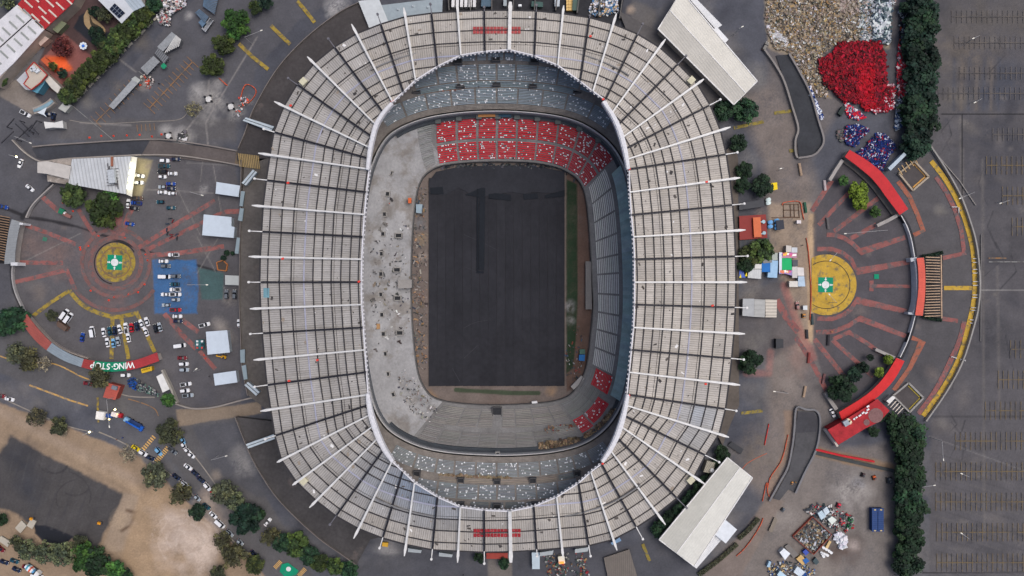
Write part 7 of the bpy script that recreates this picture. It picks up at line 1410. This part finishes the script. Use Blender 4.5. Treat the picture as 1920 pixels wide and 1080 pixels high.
series([(264, 330, -8, S, w_), (262, 343, 0, U, w_), (242, 382, 85, S, w_), (259, 372, 0, P_, 'brown'), (257, 381, 175, P_, 'blue'), (253, 391, -10, S, 'black'), (245, 420, -10, S, 'blue')], 'near the lit side of the fan shaped building', G)
series([(327, 478, 180, P_, w_), (308, 490, 0, S, w_), (312, 499, 0, U, 'grey'), (310, 519, 0, V_, w_), (331, 518, 0, U, 'grey'), (329, 533, 180, S, 'teal'), (330, 543, 180, P_, w_), (312, 552, 180, S, w_), (331, 552, 0, P_, w_), (331, 562, 0, Hb, 'silver'), (313, 572, 180, Hb, 'silver'), (331, 581, 0, P_, 'red')], 'on the blue painted square, top down', G)
series([(334, 593, 0, S, w_), (335, 602, 0, S, 'navy'), (385, 609, 15, P_, w_), (339, 648, 8, V_, w_), (343, 671, 0, S, 'dark red'), (346, 682, 0, U, w_), (347, 693, 0, U, 'silver'), (350, 720, 8, P_, w_), (348, 732, 5, U, w_), (354, 741, 5, P_, 'silver')], 'in the column below the blue square, top down', G)
series([(196, 623, 100, S, w_), (207, 621, 100, S, 'teal'), (216, 620, 95, S, 'navy'), (226, 617, 105, S, w_), (238, 615, 100, P_, w_), (248, 614, 95, S, 'red'), (258, 612, 105, S, 'navy'), (267, 607, 115, S, w_), (277, 603, 110, S, w_)], 'in the upper row between the yellow stripes, left to right', G)
series([(203, 642, 100, S, w_), (214, 643, 95, S, 'light blue'), (223, 640, 100, S, 'silver'), (242, 633, 100, S, w_), (275, 622, 112, S, w_), (293, 616, 105, S, 'black'), (301, 613, 105, S, 'silver')], 'in the lower row by the yellow stripes, left to right', G)
series([(123, 589, 55, V_, w_), (130.5, 596, 55, V_, w_), (120, 610, 145, 'box truck', 'brown'), (156, 632, 80, S, 'blue'), (175, 622, 100, V_, w_)], 'at the left of the lower left plaza', G)
series([(40, 307, -110, S, w_), (58, 353, -38, S, w_), (7, 388, -12, P_, 'blue'), (50, 214, -30, P_, w_), (93, 215, 5, S, 'navy'), (102, 219, 80, Hb, 'navy')], 'on the road at the far upper left', 'cars on the upper left roads')
series([(20, 748, -12, S, w_), (3, 742, -10, S, 'dark red'), (167, 719, -10, S, 'dark red'), (237, 703, 0, U, w_)], 'on the street below the curved roof', 'cars on the lower left street')
series([(256, 840, -30, S, 'yellow'), (270, 849, -30, U, w_), (283, 858, -25, S, 'navy'), (332, 894, -38, S, 'navy'), (348, 908, -38, U, w_), (371, 933, -45, Hb, 'silver'), (388, 949, -38, S, 'teal'), (401, 965, -42, S, w_), (414, 981, -42, V_, w_), (431, 999, -38, U, 'silver'), (451, 1016, -38, Hb, 'silver'), (477, 1038, -45, S, 'navy')], 'on the near kerb of the curving street, top down', 'cars on the lower left street')
series([(325, 844, -40, P_, 'grey'), (344, 826, -65, Hb, 'light blue'), (346, 836, -60, Hb, w_), (353, 845, -40, Hb, w_), (360, 853, -35, Hb, w_), (354, 875, -35, S, w_), (367, 887, -40, S, 'navy'), (378, 899, -40, S, 'navy'), (390, 912, -50, U, w_), (401, 924, -50, Hb, 'red'), (299, 846, -50, U, 'light blue')], 'on the far side of the curving street, top down', 'cars on the lower left street')
series([(503, 978, 50, S, w_), (3, 1028, -40, S, 'dark red'), (10, 1053, -20, S, 'navy'), (30, 1052, -20, S, 'teal'), (33, 1066, -25, S, 'navy'), (52, 1063, -20, S, 'dark red'), (72, 1078, -15, V_, w_), (1560, 774, -65, S, w_)], 'near the edge of the bottom streets or alone', 'cars on the bottom streets') if False else None
for x, y, a, k, c, lb in ((503, 978, 50, S, w_, 'white car half under the trees beside the lower left concourse'), (3, 1028, -40, S, 'dark red', 'dark red car cut by the left edge at the bottom left corner'), (10, 1053, -20, S, 'navy', 'dark car leftmost of the bottom left corner traffic'), (29, 1051, -20, S, 'teal', 'teal car in the bottom left corner traffic'), (33, 1067, -25, S, 'navy', 'dark car lowest of the bottom left corner traffic'), (52, 1063, -20, S, 'dark red', 'dark red car beside the mixer truck'), (72, 1079, -15, V_, w_, 'white van cut by the bottom edge'), (1560, 774, -65, S, w_, 'white car alone beside the lower right plaza'), (1494, 573, 95, Hb, 'dark red', 'dark red car with white boxes near the market'), (426, 552, 90, U, 'grey', 'grey car under the pale grey canopy, left'), (441, 552, 90, U, 'grey', 'grey car under the pale grey canopy, right'), (1912, 1, 0, S, 'red', 'red car') , (1434, 88, 60, U, 'black', 'black vehicle by the debris field'), (449, 606, 90, Hb, w_, 'white car beside the west concourse wall'), (100, 402, 0, Hb, 'grey', 'small')):
    if lb not in ('red car', 'small'): car(x, y, a, k, c, lb)
# special trucks
mx = empty('mixer_truck', W(66, 1066, 0), 'white mixer truck with coloured drum in the bottom left corner', 'truck', rz=R(-35)); mb = MB(); mb.box((3, 0, 1.6), (2.2, 2.3, 2.2), top=.9); mb.build('cab', mat((214, 214, 210), .4), mx, False)
mb = MB(); mb.box((-1, 0, .8), (6, 2.2, .4)); mb.build('chassis', mat((50, 50, 54)), mx, False); mb = MB()
for k in range(6): mb.box((-3.4+k*.85, 0, 2), (.86, 1.3+.9*math.sin((k+.6)/6*3.14), 1.2+.8*math.sin((k+.6)/6*3.14)), col=[(206, 214, 220), (60, 150, 170), (206, 214, 220), (200, 90, 60), (214, 214, 214), (90, 150, 190)][k])
mb.build('drum', mat(None, .5, .05, vcol=True), mx, False)
ct = empty('crane_truck', W(252, 792, 0), 'blue crane truck with long folded boom on the lower left street', 'crane truck', rz=R(-28)); mb = MB(); mb.box((0, 0, 1.0), (9, 2.3, .9)); mb.build('chassis', mat((30, 50, 90), .6), ct, False)
mb = MB(); mb.box((-3.2, .2, 2.0), (2.4, 2.2, 1.4), top=.85); mb.build('cab', mat((120, 160, 190), .4), ct, False); mb = MB(); mb.beam((-3, -.3, 3.0), (4.8, -.4, 3.1), .7, .6); mb.box((5.2, -.3, 1.8), (1.4, 2.4, 1.2)); mb.build('boom_arm', mat((24, 84, 170), .4), ct, False)
for sx in (-3, -1, 2, 3.4):
    for sy in (-1, 1): mb = MB(); mb.cyl((sx, sy*1.05-.15, 0), .5, .9, 10); mb.build('wheel', TYRE, ct, False)
wt = empty('flatbed_truck', W(198, 778, 0), 'white roofed stall truck with lit lamps beside the zebra street', 'truck', rz=R(-8)); mb = MB(); mb.box((-1, 0, 1.8), (4, 3.8, 2.4)); mb.build('box_body', mat((214, 212, 206), .5), wt, False); mb = MB(); mb.box((2.6, .3, 1.2), (3, 1.8, 1.4)); mb.build('cab', mat((40, 70, 130), .4), wt, False); mb = MB(); mb.cyl((3.4, -1.2, 2.4), .35, .4, 8); mb.build('lamp', mat((255, 230, 150), .5, 0, emis=6), wt, False)
et = empty('service_truck', W(219, 776, 0), 'white and red service truck ahead of the blue crane truck', 'truck', rz=R(-15)); mb = MB(); mb.box((0, 0, 1.4), (3.4, 2.3, 1.8), top=.9); mb.build('body', mat((214, 206, 200), .4), et, False); mb = MB(); mb.box((2.6, 0, 1.1), (1.8, 2.2, 1.4), top=.8); mb.build('cab', mat((150, 30, 40), .4), et, False); mb = MB(); mb.box((1.5, .6, 2.4), (.5, .5, .3)); mb.build('lamp', mat((255, 160, 90), .5, 0, emis=5), et, False)
for sx in (-1, 1.8):
    for sy in (-1, 1): mb = MB(); mb.box((sx, sy*1.05, .4), (.8, .25, .8)); mb.build('wheel', TYRE, et, False)
hp = empty('folded_stall', W(124, 402, 0), 'green and brown folded stall beside the round tree, left plaza', 'stall', rz=R(-25)); mb = MB(); mb.box((-2, .6, .9), (2.4, 2.6, 1.2)); mb.build('green_cover', mat((30, 110, 80), .6), hp, False); mb = MB(); mb.box((1.2, 0, .9), (4.2, 1.6, 1.0)); mb.build('brown_cover', mat((130, 90, 84), .7), hp, False); mb = MB(); mb.cyl((-.2, .4, 1), .8, .7, 12, .3); mb.build('white_cap', mat((210, 210, 210)), hp, False)
gs = empty('merchandise_stall', W(375, 646, 0), 'teal and dark merchandise stall left of the square white canopy', 'stall'); mb = MB(); mb.box(W(375, 646, 1.5), (4.0, 4.6, 1.6), .08); mb.build('body', mat((40, 96, 100), .6, .3, 1), gs)
mb = MB()
for k in range(6): mb.box(W(370+(k % 2)*9, 640+(k//2)*6, 2.6), (.9, .9, .5), col=random.choice([(190, 60, 50), (206, 206, 206), (30, 40, 50)]))
mb.build('goods', mat(None, .6, vcol=True), gs)
# round bushes/white cone, motorbikes, cones
for i, (x, y, a) in enumerate(((320, 410, 10), (325, 415, 60), (314, 431, 80), (315, 438, 70), (322, 440, 0), (332, 440, 20), (333, 447, 80), (322, 445, 30), (315, 420, 0))):
    r = empty('motorbike', W(x, y, 0), '%s motorbike of the loose group right of the blue car' % ordn(i), 'motorbike', 'motorbikes on the left plaza', R(a)); mb = MB(); mb.beam((-.8, 0, .95), (.8, 0, .9), .4, .45); mb.box((.6, 0, 1.1), (.15, .8, .12)); mb.build('body', mat([(40, 44, 50), (110, 30, 34), (30, 50, 70)][i % 3], .4), r, False)
    for sx in (-.75, .75): mb = MB(); mb.box((sx, 0, .32), (.62, .14, .62), top=.8); mb.build('wheel', TYRE, r, False)
ci = 0
for x, y in ((1477, 545), (1571, 470)): pass
for x, y in ((118, 380), (137, 396), (150, 464), (151, 468), (166, 461), (185, 442), (235, 446), (273, 477), (277, 488), (172, 687+0) if False else (170, 545), (214, 557), (204, 563), (241, 552), (259, 548), (271, 533), (163, 379), (386, 672), (383, 666), (168, 258), (190, 255), (213, 255), (238, 254), (262, 253), (285, 256), (303, 252)):
    r = empty('traffic_cone', W(x, y, 0), '%s orange traffic cone, counted across the left side' % (ordn(ci) if ci < 20 else ['twenty first', 'twenty second', 'twenty third', 'twenty fourth', 'twenty fifth'][ci-20]), 'traffic cone', 'traffic cones on the left side'); ci += 1
    mb = MB(); p = W(x, y, 0); mb.box((p[0], p[1], .05), (.8, .8, .1)); mb.cyl((p[0], p[1], .1), .36, .9, 8, .06); mb.build('cone_body', mat((224, 66, 40), .6), r)
# floodlight / street lamps: mast, arm, head
def lamp(x, y, x2, y2, z, label, c=(150, 150, 150)):
    """(x,y) photo place of the foot, (x2,y2) of the lamp head at height z"""
    r = empty('street_lamp', W(x, y, 0), label, 'street lamp'); f = W(x, y, 0); t = W(x2, y2, z)
    mb = MB(); mb.cyl(f, .16, z, 8, .09); mb.build('pole', mat(c, .6), r); mb = MB(); mb.beam((f[0], f[1], z), (t[0], t[1], z), .14, .14); mb.build('arm', mat(c, .6), r)
    a = math.atan2(t[1]-f[1], t[0]-f[0]); mb = MB(); mb.box((t[0], t[1], z), (1.1, .45, .2), a); mb.build('lamp_head', mat((214, 212, 200), .5), r)
for a in ((472, 82, 490, 57, 9, 'tall lamp with pale head by the yellow stripes, upper left'), (1375, 66, 1392, 50, 9, 'lamp beside the dark pit, upper right'), (1458, 320, 1464, 316, 8, 'lamp by the slim planter, upper right road'), (1805, 365, 1800, 372, 9, 'lamp on the long curved pale wall, upper right'), (1814, 79, 1825, 72, 9, 'lamp in the east car park near the top'), (1818, 194, 1828, 192, 9, 'lamp in the east car park beside the dark stain'), (1868, 380, 1876, 381, 9, 'lamp in the east car park, right of the plaza'), (1795, 885, 1803, 888, 9, 'lamp in the lower east car park, upper one'), (1795, 998, 1803, 1000, 9, 'lamp in the lower east car park, lower one'), (1745, 820, 1769, 862, 9, 'lamp beside the lower right tree row'), (1556, 475, 1557, 488, 8, 'lamp standing on the yellow disc, upper'), (1555, 567, 1555, 552, 8, 'lamp standing on the yellow disc, lower'), (1466, 733, 1452, 734, 8, 'lamp on the road below the dark cabin'), (1648, 434, 1585, 438, 8, 'lamp with a long arm across the upper right plaza'), (370, 364, 379, 366, 8, 'lamp between the car columns and the uppermost canopy'), (376, 693, 368, 692, 8, 'lamp beside the lowest canopy, left plaza'), (365, 534, 388, 534, 8, 'lamp over the blue painted square'), (409, 855, 424, 855, 8, 'lamp in the lower left yard'), (222, 743, 205, 800, 10, 'tall lamp with a long arm over the lower left street'), (48, 262, 57, 268, 8, 'lamp at the left end of the ramp wall'), (30, 294, 31, 294, 5, 'lit lamp at the far left road'), (166, 812, 168, 810, 5, 'lit lamp on the kerb of the bare earth bank'), (1710, 905, 1752, 910, 8, 'lamp reaching out of the lower right trees')): lamp(*a)
for x, y, z in ((31, 294, 5.3), (168, 810, 5.3), (216, 768, 5)):
    mb = MB(); mb.cyl(W(x, y, z), .4, .25, 10); tag(mb.build('lit_bulb', mat((255, 240, 170), .5, 0, emis=9)), {31: 'bright yellow lamp glow at the far left road', 168: 'bright lamp glow on the kerb of the bare earth bank', 216: 'bright lamp glow between the two trucks'}[x], 'lamp'); l = bpy.data.lights.new('lamp_light', 'POINT'); l.energy = 220; l.color = (1, .85, .5); o = bpy.data.objects.new('lamp_light', l); C.objects.link(o); o.location = W(x, y, z+.8)
# people: small standing figures (a few pixels each in the photo)
def person_mesh(c):
    mb = MB()
    for s in (-1, 1): mb.cyl((0, s*.1, 0), .07, .85, 6, .1, (38, 40, 50)); mb.cyl((.02, s*.24, .78), .045, .62, 6, .06, c)
    mb.cyl((0, 0, .82), .17, .6, 8, .22, c); mb.cyl((0, 0, 1.42), .07, .1, 6, .07, (150, 110, 90)); mb.cyl((0, 0, 1.5), .08, .12, 8, .11, (150, 110, 90)); mb.cyl((0, 0, 1.62), .11, .12, 8, .05, (30, 26, 24)); return mb
for x, y, c, lb in ((232, 820, (40, 70, 140), 'person in blue crossing near the crane truck'), (221, 823, (120, 60, 50), 'person in dark red on the lower left street'), (1558, 621+1, (200, 160, 60), 'person in yellow on the lower right plaza'), (394, 705, (40, 40, 44), 'person in dark clothes near the lowest canopy'), (1490, 903, (200, 150, 60), 'person in orange on the ramp road'), (1503, 460, (40, 40, 44), 'person in dark clothes on the bare earth'), (869, 1077, (60, 60, 60), 'person in grey at the bottom edge'), (300, 158, (30, 30, 34), 'person in black in the upper left car park'), (731, 382, (196, 70, 40), 'worker in orange on the pale terrace'), (1101, 520, (30, 120, 90), 'worker in green beside the pitch')):
    mb = person_mesh(c); o = mb.build('person', mat(None, .8, 0, vcol=True)); o.location = W(x, y, 0 if x != 731 else 10.5); o.rotation_euler.z = random.uniform(0, 6); o.scale = (1.05,)*3; tag(o, lb, 'person')
